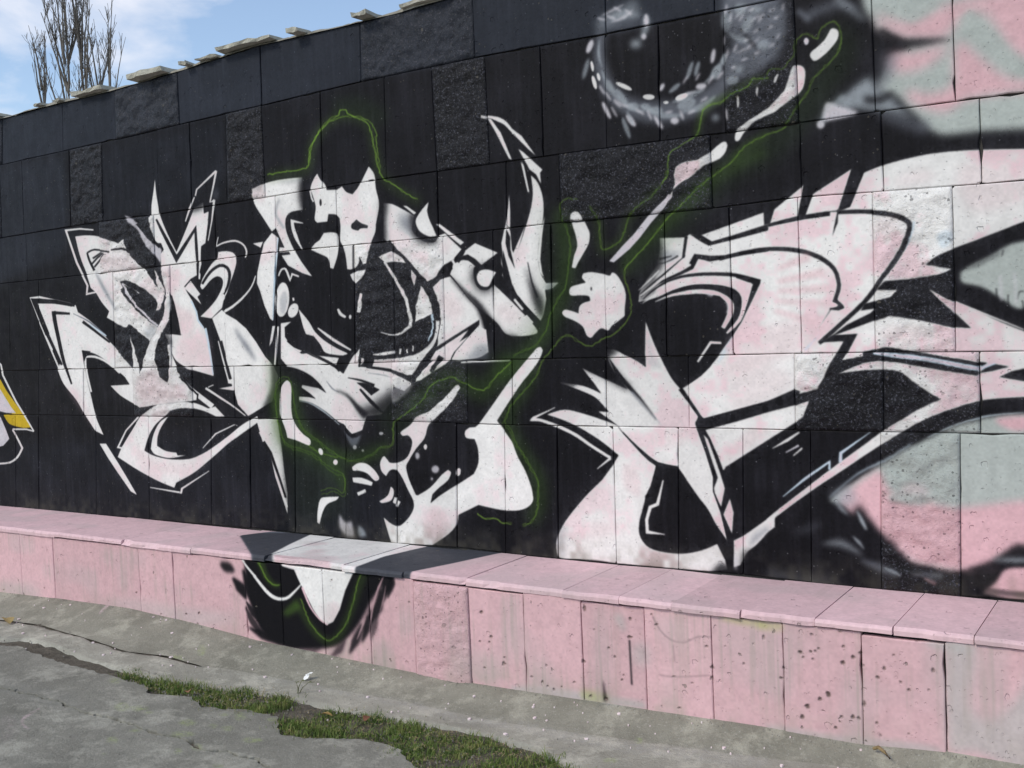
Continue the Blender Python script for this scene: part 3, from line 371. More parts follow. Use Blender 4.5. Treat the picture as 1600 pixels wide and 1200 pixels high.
0 0 196 212 224 0.9 2.4:3460,1188 3428,1186 3382,1182 3337,1176 3301,1169 3267,1160 3232,1148 3189,1128 3145,1105 3113,1089 3114,1086 3146,1102 3191,1124 3234,1143 3269,1154 3302,1163 3338,1171 3382,1178 3428,1182 3460,1186
0 0 196 212 224 0.8 5.2:3051,1063 3025,1046 2988,1021 2949,997 2912,977 2873,957 2833,933 2789,896 2744,855 2713,825 2715,823 2747,852 2792,892 2837,927 2876,950 2916,969 2953,989 2992,1014 3028,1040 3053,1058
0 1 172 178 174 1 12.3:3674,1187! 3460,1183! 3349,1171 3233,1143 3113,1084 3021,1034 2925,969 2821,896 2713,810! 2921,775! 3042,587! 3193,562! 3339,612! 3668,700!
0 1 212 172 178 1 22.2:2925,953! 2834,890 2760,806 2919,689! 2932,690! 3042,587! 3193,562! 3339,575 3368,627 3668,700! 3670,849 3455,850 3343,831 3215,812 3108,831 3016,839 2961,876
0 1 212 172 178 1 13.9:3360,1160 3460,1173 3514,1150 3459,1119 3404,1124
0 1 212 172 178 0.36 18.9:3049,906 3109,883 3109,851 2998,851
0 1 172 178 174 0.8 15.2:2961,856 3048,860 3120,845 3084,817 2973,824
0 1 150 156 162 0.6 26.6:2714,837! 2795,888! 2832,830! 2805,789! 2746,792!
0 1 19 18 22 1 20.7:2373,602! 2447,657! 2632,792 2687,823 2726,777 2753,799 2804,748 2832,803 2869,759 2913,689 2926,591 3042,561 3139,544 3216,538! 3281,550 3327,574 3349,538 3297,501 3239,483! 3238,438! 2913,431! 2368,439!
0 1 19 18 22 0.9 15.2:3252,567 3339,612 3397,660 3431,682 3508,675 3668,700 3667,652 3507,614 3396,592 3310,553
0 1 212 172 178 1 8.2:3303,483! 3349,525 3384,579 3451,594 3667,616! 3665,459! 3394,467!
0 1 19 18 22 0.55 4.8:2915,497! 3221,481! 3450,476! 3613,478! 3613,502! 3394,498! 3251,510!
0 0 150 156 162 0.8 11.8:3339,609 3356,609 3381,608 3407,607 3442,610 3480,618 3507,623 3507,629 3480,630 3442,631 3407,628 3381,623 3357,619 3339,615
0 0 150 156 162 0.6 16:2682,622 2701,623 2725,622 2746,620 2764,618 2783,611 2802,604 2818,599 2834,593 2844,588 2848,594 2840,602 2828,614 2814,625 2797,636 2776,647 2752,654 2724,648 2699,637 2681,629
0 0 150 156 162 0.8 5.3:2807,666 2813,659 2821,648 2829,638 2838,631 2846,623 2852,617 2855,620 2851,627 2846,638 2840,649 2830,658 2819,665 2811,670
0 0 150 156 162 0.9 6.6:2826,776 2830,762 2835,743 2841,727 2849,715 2856,704 2861,697 2869,701 2866,710 2862,723 2857,736 2849,751 2838,767 2830,777
0 0 150 156 162 0.7 8:2737,810 2744,797 2754,779 2766,767 2775,762 2784,758 2789,755 2794,760 2789,765 2783,772 2778,779 2768,792 2753,805 2743,814
0 0 104 107 116 0.7 15.6:2837,564 2849,558 2867,549 2885,540 2901,532 2917,526 2935,523 2957,520 2979,517 2994,515 3000,534 2986,540 2966,548 2947,556 2931,563 2914,567 2896,569 2876,572 2856,575 2842,577
0 0 150 156 162 0.6 3.9:2934,549 2945,543 2961,535 2976,530 2986,527 2996,524 3002,522 3005,528 2999,532 2991,537 2982,542 2967,548 2949,552 2936,555
0 0 104 107 116 0.7 10:3040,529 3060,525 3088,521 3113,520 3133,524 3150,527 3163,530 3163,549 3151,549 3133,549 3115,550 3091,549 3062,545 3042,542
0 0 212 172 178 0.5 5:3088,514 3135,496 3141,515 3092,526
0 1 104 107 116 0.5 27.8:2442,495 2582,480 2785,472 2582,452 2441,460
0 0 104 107 116 0.35 20.5:2561,658 2581,661 2609,665 2636,672 2656,689 2674,706 2686,718 2683,724 2667,719 2645,712 2623,707 2600,695 2576,681 2558,671
0 1 172 178 174 1 8.1:3244,1732! 3279,1754 3359,1791 3415,1823 3470,1834 3682,1849 3679,1575! 3488,1587 3444,1580 3401,1612 3356,1645! 3312,1672 3249,1691
0 1 19 18 22 0.5 8.2:3255,1737! 3370,1790! 3470,1825! 3415,1805 3313,1752
0 0 19 18 22 0.6 2.3:3446,1616 3447,1624 3450,1634 3453,1641 3457,1643 3463,1643 3467,1642 3467,1648 3463,1648 3456,1648 3449,1645 3446,1635 3445,1624 3444,1616
0 0 205 200 206 0.5 7:3380,1710 3384,1613 3395,1613 3391,1710
0 0 205 200 206 0.5 5.8:3431,1719 3435,1598 3444,1598 3440,1719
0 0 19 18 22 0.6 4.6:3414,1587 3415,1636 3409,1636 3409,1588
0 0 19 18 22 0.6 4.7:3376,1626 3374,1663 3368,1662 3370,1626
0 0 19 18 22 0.6 4.6:3469,1573 3464,1610 3459,1609 3464,1573
0 0 19 18 22 0.5 4.6:3396,1807 3390,1784 3395,1782 3401,1805
0 1 227 224 222 1 1.3:1866,1684! 1875,1733 1909,1781 1968,1849! 1981,1920! 1982,1966! 2106,1959! 2128,1971! 2170,1959! 2467,2035! 2468,1981! 2494,1986! 2515,2044! 2643,2132! 2615,2000! 2642,2000! 2679,2089! 2841,2175! 2786,2018! 2830,2024! 2889,2154! 2982,2179 3135,2198 3309,2193 3561,2166! 3683,1924! 3471,1906! 3303,1850 3222,1825! 3163,1799 3120,1772! 3216,1748! 3174,1731 3102,1723 3004,1717! 2965,1716! 2929,1682! 3011,1678! 2983,1651! 2877,1626! 2863,1600! 2919,1605! 2901,1588! 2803,1543! 2752,1507! 2690,1475! 2791,1477! 2741,1394! 2680,1282! 2463,1228! 2165,1151! 2132,1176! 2065,1285! 2143,1334 2221,1401 2268,1459 2313,1514 2351,1582! 2355,1637 2348,1687 2320,1717 2253,1737 2157,1746 2071,1736 1954,1700
0 1 19 18 22 0.85 22.7:1972,1980! 1987,1972 1999,1856 1957,1801! 1859,1748! 1943,1860!
0 1 104 107 116 0.5 16.4:1985,1914! 2086,1892! 2038,1853! 1991,1856!
0 1 19 18 22 0.5 12.2:1860,1763! 1957,1801! 1955,1728! 1872,1674!
0 0 19 18 22 0.9 2.3:2103,1882 2084,1868 2056,1848 2026,1828 1997,1809 1966,1788 1938,1768 1913,1750 1889,1732 1873,1720 1875,1717 1892,1729 1917,1745 1942,1763 1971,1781 2002,1801 2031,1822 2060,1843 2087,1864 2106,1879
0 0 19 18 22 0.8 3.7:1963,1850 1974,1850 1990,1850 2007,1853 2030,1860 2054,1869 2071,1876 2068,1883 2051,1875 2027,1865 2006,1857 1990,1854 1974,1853 1963,1852
0 0 19 18 22 0.7 4.5:1977,1867 2039,1879 2038,1884 1974,1877
0 0 227 224 222 1 1.5:1875,1710 1892,1720 1917,1734 1942,1748 1966,1763 1989,1778 2006,1789 2003,1792 1986,1783 1961,1769 1937,1755 1913,1739 1890,1723 1873,1712
0 0 227 224 222 0.9 1.5:1868,1736 1881,1745 1899,1758 1919,1772 1940,1789 1961,1807 1976,1820 1972,1823 1957,1811 1935,1793 1914,1777 1896,1762 1878,1748 1866,1738
0 0 227 224 222 0.9 1.5:1885,1676 1905,1686 1932,1699 1956,1711 1973,1718 1991,1724 2003,1728 2002,1731 1989,1728 1971,1723 1952,1717 1928,1705 1902,1690 1884,1679
0 0 19 18 22 1 0:2104,1966 2088,1871 2100,1869 2119,1963
0 0 19 18 22 1 0:2170,1968 2182,1958 2229,1929 2485,1984 2484,1963 2229,1918 2205,1925 2149,1969
0 0 19 18 22 1 0:2130,1970 2179,1966 2231,1930 2334,1946 2485,1971 2484,1957 2334,1932 2215,1914 2178,1935
0 0 19 18 22 1 0:2613,2002 2643,2132 2654,2128 2679,2089 2642,2000 2623,1993
0 0 19 18 22 1 0:2783,2018 2841,2175 2889,2157 2830,2024 2783,2008
0 0 19 18 22 1 0:2486,1973 2518,1978 2563,1983 2611,1988 2659,1993 2709,1996 2757,1998 2803,1997 2846,1994 2885,1991 2916,1986 2945,1981 2971,1974 2994,1968 3014,1961 3030,1953 3042,1946 3050,1939 3054,1931 3054,1918 3049,1901 3042,1882 3030,1858 3015,1832 2998,1804 2978,1776 2957,1747 2935,1719 2914,1691 2894,1665 2871,1639 2842,1612 2811,1585 2779,1558 2744,1528 2709,1499 2685,1478 2695,1465 2720,1486 2756,1515 2790,1544 2822,1571 2854,1598 2883,1626 2908,1653 2929,1680 2949,1707 2972,1735 2994,1764 3014,1792 3032,1820 3048,1847 3060,1872 3068,1893 3073,1914 3074,1935 3065,1951 3052,1962 3038,1971 3020,1979 2998,1987 2975,1993 2948,1999 2918,2004 2886,2007 2846,2011 2802,2013 2756,2014 2707,2013 2657,2009 2608,2005 2560,1998 2515,1990 2484,1985
0 0 19 18 22 1 0:2485,1984 2492,1984 2610,2001 2644,2004 2750,2007 2750,1995 2609,1989 2485,1974
0 0 19 18 22 1 0:2783,2023 2779,1965 2754,1908 2763,1960 2773,2005
0 0 227 224 222 1 0:2749,2010 2778,2009 2758,1927 2747,1869 2745,1935
0 0 196 212 224 0.8 2.5:3076,1945 3075,1934 3073,1918 3069,1902 3060,1879 3050,1853 3042,1834 3045,1833 3054,1851 3066,1876 3076,1899 3079,1916 3081,1932 3082,1943
0 1 196 212 224 0.6 8.4:3165,1886 3218,1894 3211,1845 3176,1836
0 0 19 18 22 1 0:2267,1844 2294,1850 2331,1857 2370,1864 2406,1868 2444,1870 2482,1871 2524,1868 2566,1863 2604,1855 2638,1846 2668,1834 2695,1820 2718,1805 2737,1789 2752,1772 2762,1752 2767,1729 2770,1710 2768,1695 2764,1681 2759,1668 2755,1657 2752,1647 2750,1639 2766,1634 2768,1641 2771,1652 2774,1663 2779,1675 2784,1691 2786,1709 2783,1732 2777,1757 2766,1781 2749,1801 2728,1820 2704,1836 2675,1850 2643,1863 2608,1873 2568,1880 2524,1885 2482,1887 2442,1887 2404,1883 2366,1879 2327,1872 2290,1864 2263,1858
0 0 19 18 22 1 0:2748,1645 2767,1651 2793,1626 2798,1613 2773,1604 2743,1609 2678,1519 2737,1606 2737,1616 2767,1621 2773,1627
0 0 227 224 222 1 0:2747,1639 2764,1634 2767,1623 2747,1619
0 0 19 18 22 1 0:2222,1869 2147,1883 2121,1843 2138,1833 2157,1864 2220,1856
0 0 19 18 22 1 0:2221,1851 2286,1850 2286,1866 2221,1869
0 0 19 18 22 1 0:2146,1874 2165,1872 2225,1857 2310,1869 2482,1882 2482,1869 2309,1856 2220,1844 2165,1860 2140,1817 2074,1793 1980,1763 1939,1744 1988,1777 2075,1808 2129,1832
0 0 19 18 22 1 0:1891,1694 1903,1704 1921,1717 1941,1730 1965,1743 1993,1756 2021,1767 2050,1774 2081,1780 2114,1783 2150,1784 2188,1784 2226,1782 2263,1779 2299,1775 2335,1769 2374,1758 2413,1744 2440,1735 2446,1751 2418,1760 2378,1773 2338,1784 2301,1791 2264,1794 2226,1797 2188,1798 2149,1798 2112,1796 2078,1792 2047,1785 2017,1777 1988,1765 1961,1750 1937,1736 1917,1722 1900,1707 1888,1697
0 0 19 18 22 1 0:2443,1749 2444,1736 2397,1649 2352,1568 2310,1514 2303,1524 2345,1582 2383,1657 2411,1734 2336,1766 2336,1782
0 0 227 224 222 1 0:1922,1700 1941,1707 1967,1717 1996,1727 2023,1736 2052,1745 2082,1752 2116,1758 2152,1761 2188,1762 2225,1760 2262,1754 2298,1748 2333,1739 2367,1730 2382,1726 2380,1717 2375,1692 2367,1666 2359,1639 2350,1611 2338,1587 2319,1565 2297,1547 2280,1533 2289,1524 2306,1536 2330,1555 2352,1578 2366,1604 2376,1634 2385,1661 2392,1688 2398,1713 2403,1738 2371,1746 2337,1754 2300,1762 2264,1768 2226,1773 2188,1775 2151,1773 2114,1769 2080,1762 2048,1754 2020,1743 1993,1733 1965,1722 1939,1710 1921,1702
0 1 19 18 22 1 0.7:1945,1682! 2002,1715 2072,1736 2149,1747 2254,1739 2323,1719 2355,1686 2355,1637 2327,1583 2277,1522 2208,1453! 2021,1378! 1989,1597!
0 0 227 224 222 1 1.5:1949,1680 1971,1686 2001,1695 2034,1701 2071,1705 2112,1706 2149,1707 2178,1705 2205,1701 2228,1696 2246,1690 2262,1682 2275,1673 2285,1665 2292,1656 2296,1647 2296,1637 2294,1624 2290,1609 2282,1591 2271,1570 2262,1555 2278,1546 2288,1560 2302,1580 2314,1600 2320,1617 2323,1635 2322,1652 2314,1668 2303,1681 2289,1692 2273,1701 2255,1710 2234,1717 2208,1722 2179,1725 2148,1726 2110,1724 2069,1718 2031,1712 1999,1702 1969,1691 1948,1683
0 1 205 200 206 0.6 7.2:2201,1708 2231,1706 2230,1689 2204,1694
0 1 205 200 206 0.5 7.2:2281,1662 2310,1639 2294,1612 2273,1634
0 0 19 18 22 1 0:2231,1696 2260,1691 2285,1665 2291,1633 2256,1558 2210,1517 2183,1624
0 0 227 224 222 1 0:2149,1401 2214,1483 2261,1480 2261,1490 2208,1495 2142,1406
0 0 19 18 22 1 0:2261,1477 2216,1478 2153,1391 2096,1305 2065,1284 2159,1341 2205,1383
0 1 196 212 224 0.5 7.2:2260,1445! 2314,1521! 2308,1465! 2236,1389!
0 0 196 212 224 0.8 4:2690,1510 2624,1448 2634,1438 2693,1507
0 1 212 172 178 0.3 27.7:2328,1527 2584,1572 2720,1593 2663,1462 2525,1411 2264,1332 2297,1444
0 0 212 172 178 0.55 13.5:2525,1782 2666,1818 2653,1854 2518,1802
0 0 212 172 178 0.55 13.5:2522,1727 2727,1747 2721,1784 2518,1749
0 0 212 172 178 0.55 13.4:2519,1687 2749,1682 2748,1714 2518,1708
0 0 212 172 178 0.5 13.5:2503,1647 2746,1616 2749,1648 2505,1668
0 0 212 172 178 0.5 13.6:2499,1606 2687,1540 2697,1570 2506,1627
0 1 212 172 178 0.24 25.2:2922,1945 3010,1963 3020,1886 2943,1764 2920,1843
0 1 212 172 178 0.24 27.7:3251,2137 3475,2146 3516,2011 3294,1961
0 1 212 172 178 0.21 24.6:3013,2115 3110,2141 3157,2098 3012,2089
0 1 212 172 178 0.21 33.8:2293,1332 2468,1385 2577,1302 2318,1192
0 1 227 224 222 1 0.8:1898,1593! 1934,1497 1975,1408 2019,1328 2064,1277! 2141,1162! 2125,1126! 2135,1097! 2170,997! 2201,891! 2199,826! 2237,721! 2259,608! 2205,683! 2170,746 2125,801 2074,871 2029,928! 1930,947! 1847,1003! 1760,1084! 1728,1119! 1637,1180! 1692,1177! 1631,1241 1563,1273 1433,1318! 1564,1300 1657,1264! 1617,1317! 1559,1386! 1635,1351 1727,1312 1792,1285! 1729,1361 1698,1421 1687,1466! 1733,1469 1782,1445 1846,1414 1890,1384! 1890,1454!
0 1 19 18 22 0.95 20.7:1688,1496! 1733,1465 1698,1429 1745,1360 1809,1293 1776,1286 1661,1347 1576,1378 1526,1417 1615,1491
0 0 19 18 22 1 5.5:1719,1351 1739,1335 1768,1313 1794,1291 1815,1273 1833,1256 1852,1238 1880,1206 1911,1170 1932,1144 1935,1146 1915,1173 1886,1210 1861,1244 1843,1264 1826,1283 1808,1302 1783,1327 1757,1352 1739,1370
0 0 104 107 116 0.6 7.7:1802,1273 1826,1248 1860,1212 1892,1180 1919,1154 1945,1131 1963,1115 1966,1117 1948,1134 1923,1158 1897,1184 1868,1218 1837,1256 1815,1283
0 1 19 18 22 0.8 16.5:1425,1334! 1539,1317! 1503,1295! 1432,1295!
0 1 19 18 22 0.6 15.8:1666,1489! 1783,1479! 1732,1443! 1681,1436!
0 0 19 18 22 1 0:1698,1436 1762,1353 1825,1270 1809,1278 1737,1346
0 0 227 224 222 1 0:1400,1200 1384,1193 1360,1184 1335,1174 1305,1163 1272,1151 1252,1130 1269,1130 1292,1130 1315,1128 1347,1119 1385,1107 1420,1094 1450,1082 1478,1071 1506,1057 1534,1041 1561,1024 1591,1006 1626,987 1663,967 1688,954 1696,966 1671,979 1635,999 1601,1018 1572,1036 1544,1054 1516,1071 1487,1084 1458,1097 1428,1108 1392,1121 1353,1133 1319,1142 1293,1145 1269,1144 1252,1143 1278,1140 1309,1154 1338,1167 1363,1178 1386,1189 1402,1196
0 0 227 224 222 1 0:1688,965 1616,907 1619,904 1696,955
0 1 227 224 222 1 0.8:1354,1163! 1454,1187 1559,1168 1653,1142 1732,1115! 1768,1072 1848,1011 1930,943! 1899,849 1872,796 1845,712 1831,667 1829,606 1864,556 1928,535 2039,533 2133,555 2210,590! 2245,521! 2255,479! 2191,466! 2106,451! 1909,455 1702,460 1591,466 1414,459 1383,473 1382,551 1431,641 1542,764 1641,853! 1703,928! 1735,974! 1648,1036 1556,1088 1461,1131
0 0 19 18 22 1 0:1759,1083 1775,1064 1800,1037 1827,1010 1856,981 1890,952 1925,930 1965,920 2005,917 2031,915 2034,933 2008,935 1971,939 1935,948 1902,967 1868,993 1836,1019 1807,1043 1780,1067 1761,1085
0 0 19 18 22 1 0:1930,947 2033,928 2074,871 2004,898 1965,922 1927,865 1898,834 1899,849
0 1 212 172 178 0.3 18.9:1762,934 1828,913 1839,787 1758,828
0 1 212 172 178 0.24 22.8:1891,1093 2011,1102 2112,1075 2008,1015 1913,1027
0 1 212 172 178 0.24 24.4:1493,630 1667,656 1793,649 1699,597 1508,568
0 1 212 172 178 0.3 18.7:1574,473! 1909,463! 2183,465! 2183,451! 1573,449!
0 1 104 107 116 0.35 25.3:1374,582! 1431,641! 1414,467! 1379,472!
0 0 227 224 222 1 0:1955,867 1919,759 1881,743 1860,677 1862,613 1958,614 1959,617 1878,628 1876,676 1895,732 1933,749 1961,866
0 0 19 18 22 1 0:1864,788 1881,804 1884,782 1867,751
0 1 227 224 222 1 0.7:2170,1101! 2316,1139 2462,1182! 2581,1213! 2644,1234! 2618,1166! 2579,1138! 2458,1062! 2262,938! 2250,921! 2230,978! 2191,1066!
0 1 212 172 178 0.24 17.1:2276,1022 2425,1137 2459,1096 2274,965
0 0 19 18 22 1 0:2048,1280 2060,1265 2076,1244 2094,1222 2113,1196 2133,1170 2147,1151 2158,1158 2145,1178 2127,1205 2109,1231 2092,1254 2077,1276 2066,1291
0 0 19 18 22 1 0:2125,1133 2153,1162 2168,1151 2463,1230 2583,1281 2604,1274 2603,1234 2462,1192 2170,1101 2158,1083
0 0 19 18 22 1 0:2128,1111 2154,1090 2191,1062 2219,977 2255,843 2237,735 2269,801 2302,668 2283,538 2259,608 2230,735 2199,826 2201,891 2170,997
0 0 227 224 222 1 0:2161,1080 2181,1059 2209,984 2235,907 2254,843 2234,758 2206,820 2203,841 2223,888 2203,948
0 0 227 224 222 1 0:2276,798 2291,735 2281,642 2244,725
0 0 19 18 22 1 0:2259,608 2237,721 2257,665 2282,617 2288,567 2282,495 2275,509
0 1 104 107 116 0.25 12.2:1901,1578! 1929,1453! 1966,1379! 1902,1395!
0 1 227 224 222 1 2.9:2289,612! 2330,634 2375,666 2449,721! 2478,741! 2476,684! 2447,662! 2395,604 2350,565 2315,505! 2285,492! 2287,539
0 1 19 18 22 0.8 18.8:2328,563! 2373,581! 2326,499! 2311,498!
0 1 104 107 116 0.5 12.8:2374,638! 2448,692! 2447,664! 2358,587!
0 1 19 18 22 0.8 14.7:2167,449! 2222,505 2271,494 2318,470! 2243,445
0 0 205 200 206 0.7 8.7:2291,539 2287,482 2298,482 2305,540
0 0 227 224 222 1 0:2476,1024 2546,1057 2597,1095 2594,1101 2539,1068 2474,1026
0 0 205 200 206 1 0:2534,1007 2593,1037 2589,1045 2532,1011
0 0 227 224 222 1 0:2567,994 2608,1027 2603,1033 2564,998
0 0 196 212 224 1 0:2516,816 2618,896 2716,968 2714,942 2724,942 2725,984 2611,905 2514,819
0 0 196 212 224 1 0:2889,1104 2762,1017 2758,974 2773,974 2774,1011 2891,1102
0 0 70 100 38 0.28 31.9:-451,2488 -408,2489 -347,2491 -290,2492 -238,2489 -178,2486 -117,2501 -88,2546 -79,2592 -68,2627 -51,2651 -30,2672 -7,2692 11,2708 28,2720 49,2731 76,2741 107,2748 135,2751 165,2747 198,2738 227,2726 252,2712 273,2697 288,2679 297,2653 304,2619 310,2582 317,2544 325,2504 335,2467 347,2438 363,2410 388,2382 438,2345 498,2308 549,2278 578,2262 606,2248 625,2239 656,2284 637,2293 611,2306 585,2320 537,2349 481,2385 439,2416 423,2433 412,2452 403,2476 394,2508 387,2545 380,2583 373,2620 367,2658 352,2696 326,2728 294,2752 259,2772 219,2788 173,2801 127,2807 81,2803 40,2793 5,2780 -24,2766 -47,2750 -68,2732 -92,2711 -117,2685 -141,2653 -154,2609 -163,2568 -175,2549 -195,2544 -241,2547 -297,2550 -358,2549 -419,2548 -462,2547
0 0 38 62 26 0.32 53.5:73,2781 122,2781 187,2780 236,2774 272,2760 310,2737 341,2717 353,2707 364,2695 374,2685 462,2729 452,2740 435,2758 412,2777 374,2802 323,2833 258,2859 181,2869 106,2871 56,2872
0 0 122 160 58 0.8 0:-454,2528 -436,2531 -410,2523 -395,2525 -373,2527 -352,2526 -335,2528 -313,2526 -293,2527 -275,2527 -254,2525 -235,2524 -219,2524 -191,2527 -182,2529 -157,2528 -138,2531 -129,2544 -128,2557 -129,2574 -124,2583 -123,2602 -119,2611 -113,2624 -111,2637 -95,2653 -89,2660 -79,2671 -63,2683 -59,2697 -46,2705 -38,2716 -24,2727 -18,2740 1,2743 16,2752 25,2759 41,2768 54,2768 75,2774 90,2781 110,2783 113,2796 118,2807 137,2809 154,2806 160,2796 168,2781 185,2775 201,2768 215,2760 236,2750 252,2739 268,2736 286,2728 297,2718 306,2709 316,2693 318,2677 328,2666 328,2654 333,2638 337,2627 336,2614 337,2601 342,2584 348,2573 349,2559 355,2544 354,2533 354,2517 358,2503 358,2490 363,2474 369,2461 371,2449 378,2437 387,2424 396,2409 409,2400 419,2393 438,2388 455,2377 467,2367 483,2359 493,2350 510,2343 525,2332 531,2324 547,2313 566,2308 575,2298 592,2287 609,2282 623,2278 625,2281 610,2285 594,2290 578,2300 568,2310 549,2316 534,2326 528,2334 513,2346 496,2353 486,2362 470,2370 458,2379 440,2391 421,2396 412,2402 400,2411 391,2425 382,2439 375,2450 373,2462 368,2474 363,2490 362,2503 358,2517 359,2532 360,2544 353,2559 352,2573 346,2585 341,2601 341,2614 342,2627 337,2639 333,2654 333,2667 322,2678 320,2694 310,2710 300,2720 289,2731 269,2739 254,2742 238,2752 217,2763 203,2771 187,2778 171,2784 164,2797 157,2809 137,2812 114,2811 109,2798 106,2786 88,2784 72,2777 53,2771 39,2771 21,2762 13,2754 -1,2746 -21,2743 -28,2730 -42,2718 -50,2708 -64,2699 -67,2685 -83,2674 -93,2662 -99,2655 -115,2639 -118,2625 -123,2613 -128,2603 -129,2584 -134,2575 -133,2558 -134,2545 -142,2534 -158,2531 -183,2533 -192,2531 -220,2527 -236,2528 -254,2528 -275,2531 -294,2531 -314,2530 -336,2531 -352,2530 -374,2531 -396,2528 -410,2527 -436,2535 -456,2531
0 0 122 160 58 0.8 0:-453,2524 -435,2530 -413,2520 -391,2530 -366,2532 -350,2528 -326,2528 -305,2524 -299,2534 -274,2522 -253,2525 -235,2523 -212,2524 -199,2523 -170,2530 -148,2526 -142,2541 -127,2543 -130,2566 -120,2577 -126,2580 -112,2598 -120,2615 -123,2630 -110,2644 -107,2651 -91,2663 -77,2677 -74,2691 -62,2693 -50,2702 -44,2717 -32,2730 -10,2732 -8,2749 7,2757 22,2765 34,2771 48,2778 60,2782 79,2783 100,2781 111,2799 116,2812 133,2809 141,2807 161,2805 163,2787 176,2781 195,2769 217,2754 232,2751 251,2745 261,2744 276,2728 299,2717 305,2711 317,2692 315,2684 317,2667 327,2657 329,2643 330,2635 329,2623 337,2597 330,2591 341,2578 343,2566 348,2549 347,2533 348,2528 350,2506 354,2493 355,2481 366,2467 374,2455 367,2446 383,2426 392,2412 407,2398 415,2393 436,2390 451,2375 463,2372 473,2367 486,2356 501,2346 514,2332 522,2324 533,2325 553,2310 568,2307 580,2293 600,2286 612,2281 613,2283 601,2288 582,2295 570,2309 554,2312 534,2328 523,2327 517,2334 504,2348 488,2358 476,2369 465,2374 453,2378 437,2392 416,2395 409,2400 395,2413 386,2427 372,2446 379,2454 369,2468 358,2481 358,2494 354,2506 352,2528 351,2532 352,2549 346,2566 345,2579 335,2590 341,2596 333,2623 333,2635 333,2643 330,2658 321,2668 319,2684 320,2692 308,2712 301,2719 278,2730 262,2747 251,2748 232,2753 219,2756 198,2771 178,2784 167,2789 164,2807 141,2810 133,2812 113,2815 107,2801 98,2784 79,2786 59,2785 46,2781 31,2774 20,2767 5,2760 -12,2750 -13,2735 -35,2733 -47,2719 -54,2704 -64,2696 -78,2694 -80,2679 -94,2665 -111,2653 -114,2646 -127,2631 -124,2615 -116,2599 -131,2580 -125,2576 -134,2567 -131,2546 -146,2543 -151,2529 -170,2533 -200,2526 -213,2527 -235,2526 -253,2528 -274,2525 -301,2538 -307,2528 -326,2531 -350,2531 -366,2535 -393,2533 -413,2524 -435,2533 -455,2527
0 0 122 160 58 0.7 0:-118,2553 -120,2565 -112,2582 -112,2598 -111,2610 -107,2623 -101,2635 -94,2647 -90,2662 -76,2668 -71,2682 -63,2696 -49,2700 -39,2715 -20,2725 -10,2730 1,2739 22,2749 30,2755 44,2762 67,2762 76,2768 98,2767 112,2770 134,2769 152,2772 173,2767 192,2759 205,2764 225,2758 239,2756 262,2749 271,2744 288,2736 306,2731 321,2720 334,2706 340,2697 350,2681 355,2670 361,2656 364,2645 360,2631 357,2617 359,2604 357,2592 364,2575 359,2565 368,2546 367,2534 365,2523 373,2512 372,2494 379,2482 379,2465 383,2465 383,2483 375,2494 377,2512 369,2523 370,2534 372,2546 363,2565 368,2574 361,2592 363,2604 361,2617 364,2630 368,2644 364,2657 359,2670 353,2682 343,2698 337,2707 324,2721 308,2733 289,2739 273,2747 263,2751 240,2758 226,2761 205,2767 191,2762 174,2770 152,2775 133,2772 111,2773 98,2770 74,2771 65,2765 43,2765 27,2757 19,2751 -2,2742 -13,2732 -22,2728 -42,2717 -52,2703 -66,2699 -75,2683 -80,2670 -93,2664 -98,2648 -105,2636 -110,2624 -115,2611 -116,2599 -116,2583 -124,2566 -122,2553
0 0 122 160 58 0.7 0:-125,2558 -122,2569 -112,2582 -118,2590 -114,2609 -106,2621 -103,2634 -98,2653 -92,2662 -82,2673 -75,2681 -53,2701 -48,2708 -48,2715 -28,2726 -16,2730 6,2740 16,2750 27,2758 42,2762 62,2761 81,2763 108,2774 115,2771 131,2775 150,2771 167,2770 186,2773 209,2762 219,2759 239,2761 262,2755 274,2744 297,2732 308,2731 317,2716 338,2705 338,2692 346,2683 353,2668 360,2653 366,2642 350,2637 357,2615 363,2600 355,2584 364,2573 364,2563 360,2544 360,2531 370,2517 374,2504 365,2497 372,2476 372,2468 375,2468 375,2476 368,2496 377,2503 373,2517 363,2532 363,2543 367,2563 367,2573 359,2584 366,2599 360,2616 354,2635 370,2640 363,2654 356,2668 349,2684 341,2693 341,2706 319,2717 309,2733 298,2734 276,2746 264,2757 239,2764 219,2762 210,2765 186,2775 166,2772 150,2773 131,2778 114,2774 107,2777 79,2765 61,2764 41,2765 25,2760 14,2751 3,2742 -18,2732 -30,2728 -52,2717 -52,2709 -56,2703 -77,2683 -85,2675 -95,2663 -101,2654 -106,2635 -110,2622 -117,2610 -121,2590 -116,2582 -125,2570 -128,2558
0 0 38 62 26 0.27 51:2719,2695 2738,2681 2754,2668 2750,2674 2750,2674 2738,2650 2721,2622 2699,2595 2672,2567 2642,2535 2615,2504 2589,2474 2560,2445 2524,2412 2484,2378 2444,2351 2400,2332 2346,2315 2285,2290 2226,2254 2172,2214 2123,2176 2077,2141 2036,2107 1997,2076 1955,2047 1909,2018 1864,1986 1820,1948 1782,1911 1757,1886 1870,1793 1894,1818 1929,1852 1964,1883 2001,1911 2045,1940 2090,1972 2133,2006 2174,2040 2216,2074 2263,2111 2312,2148 2357,2177 2404,2197 2458,2215 2516,2241 2569,2277 2614,2316 2653,2353 2685,2387 2712,2419 2737,2448 2765,2478 2795,2509 2821,2544 2844,2581 2865,2623 2873,2683 2839,2740 2801,2771 2779,2787
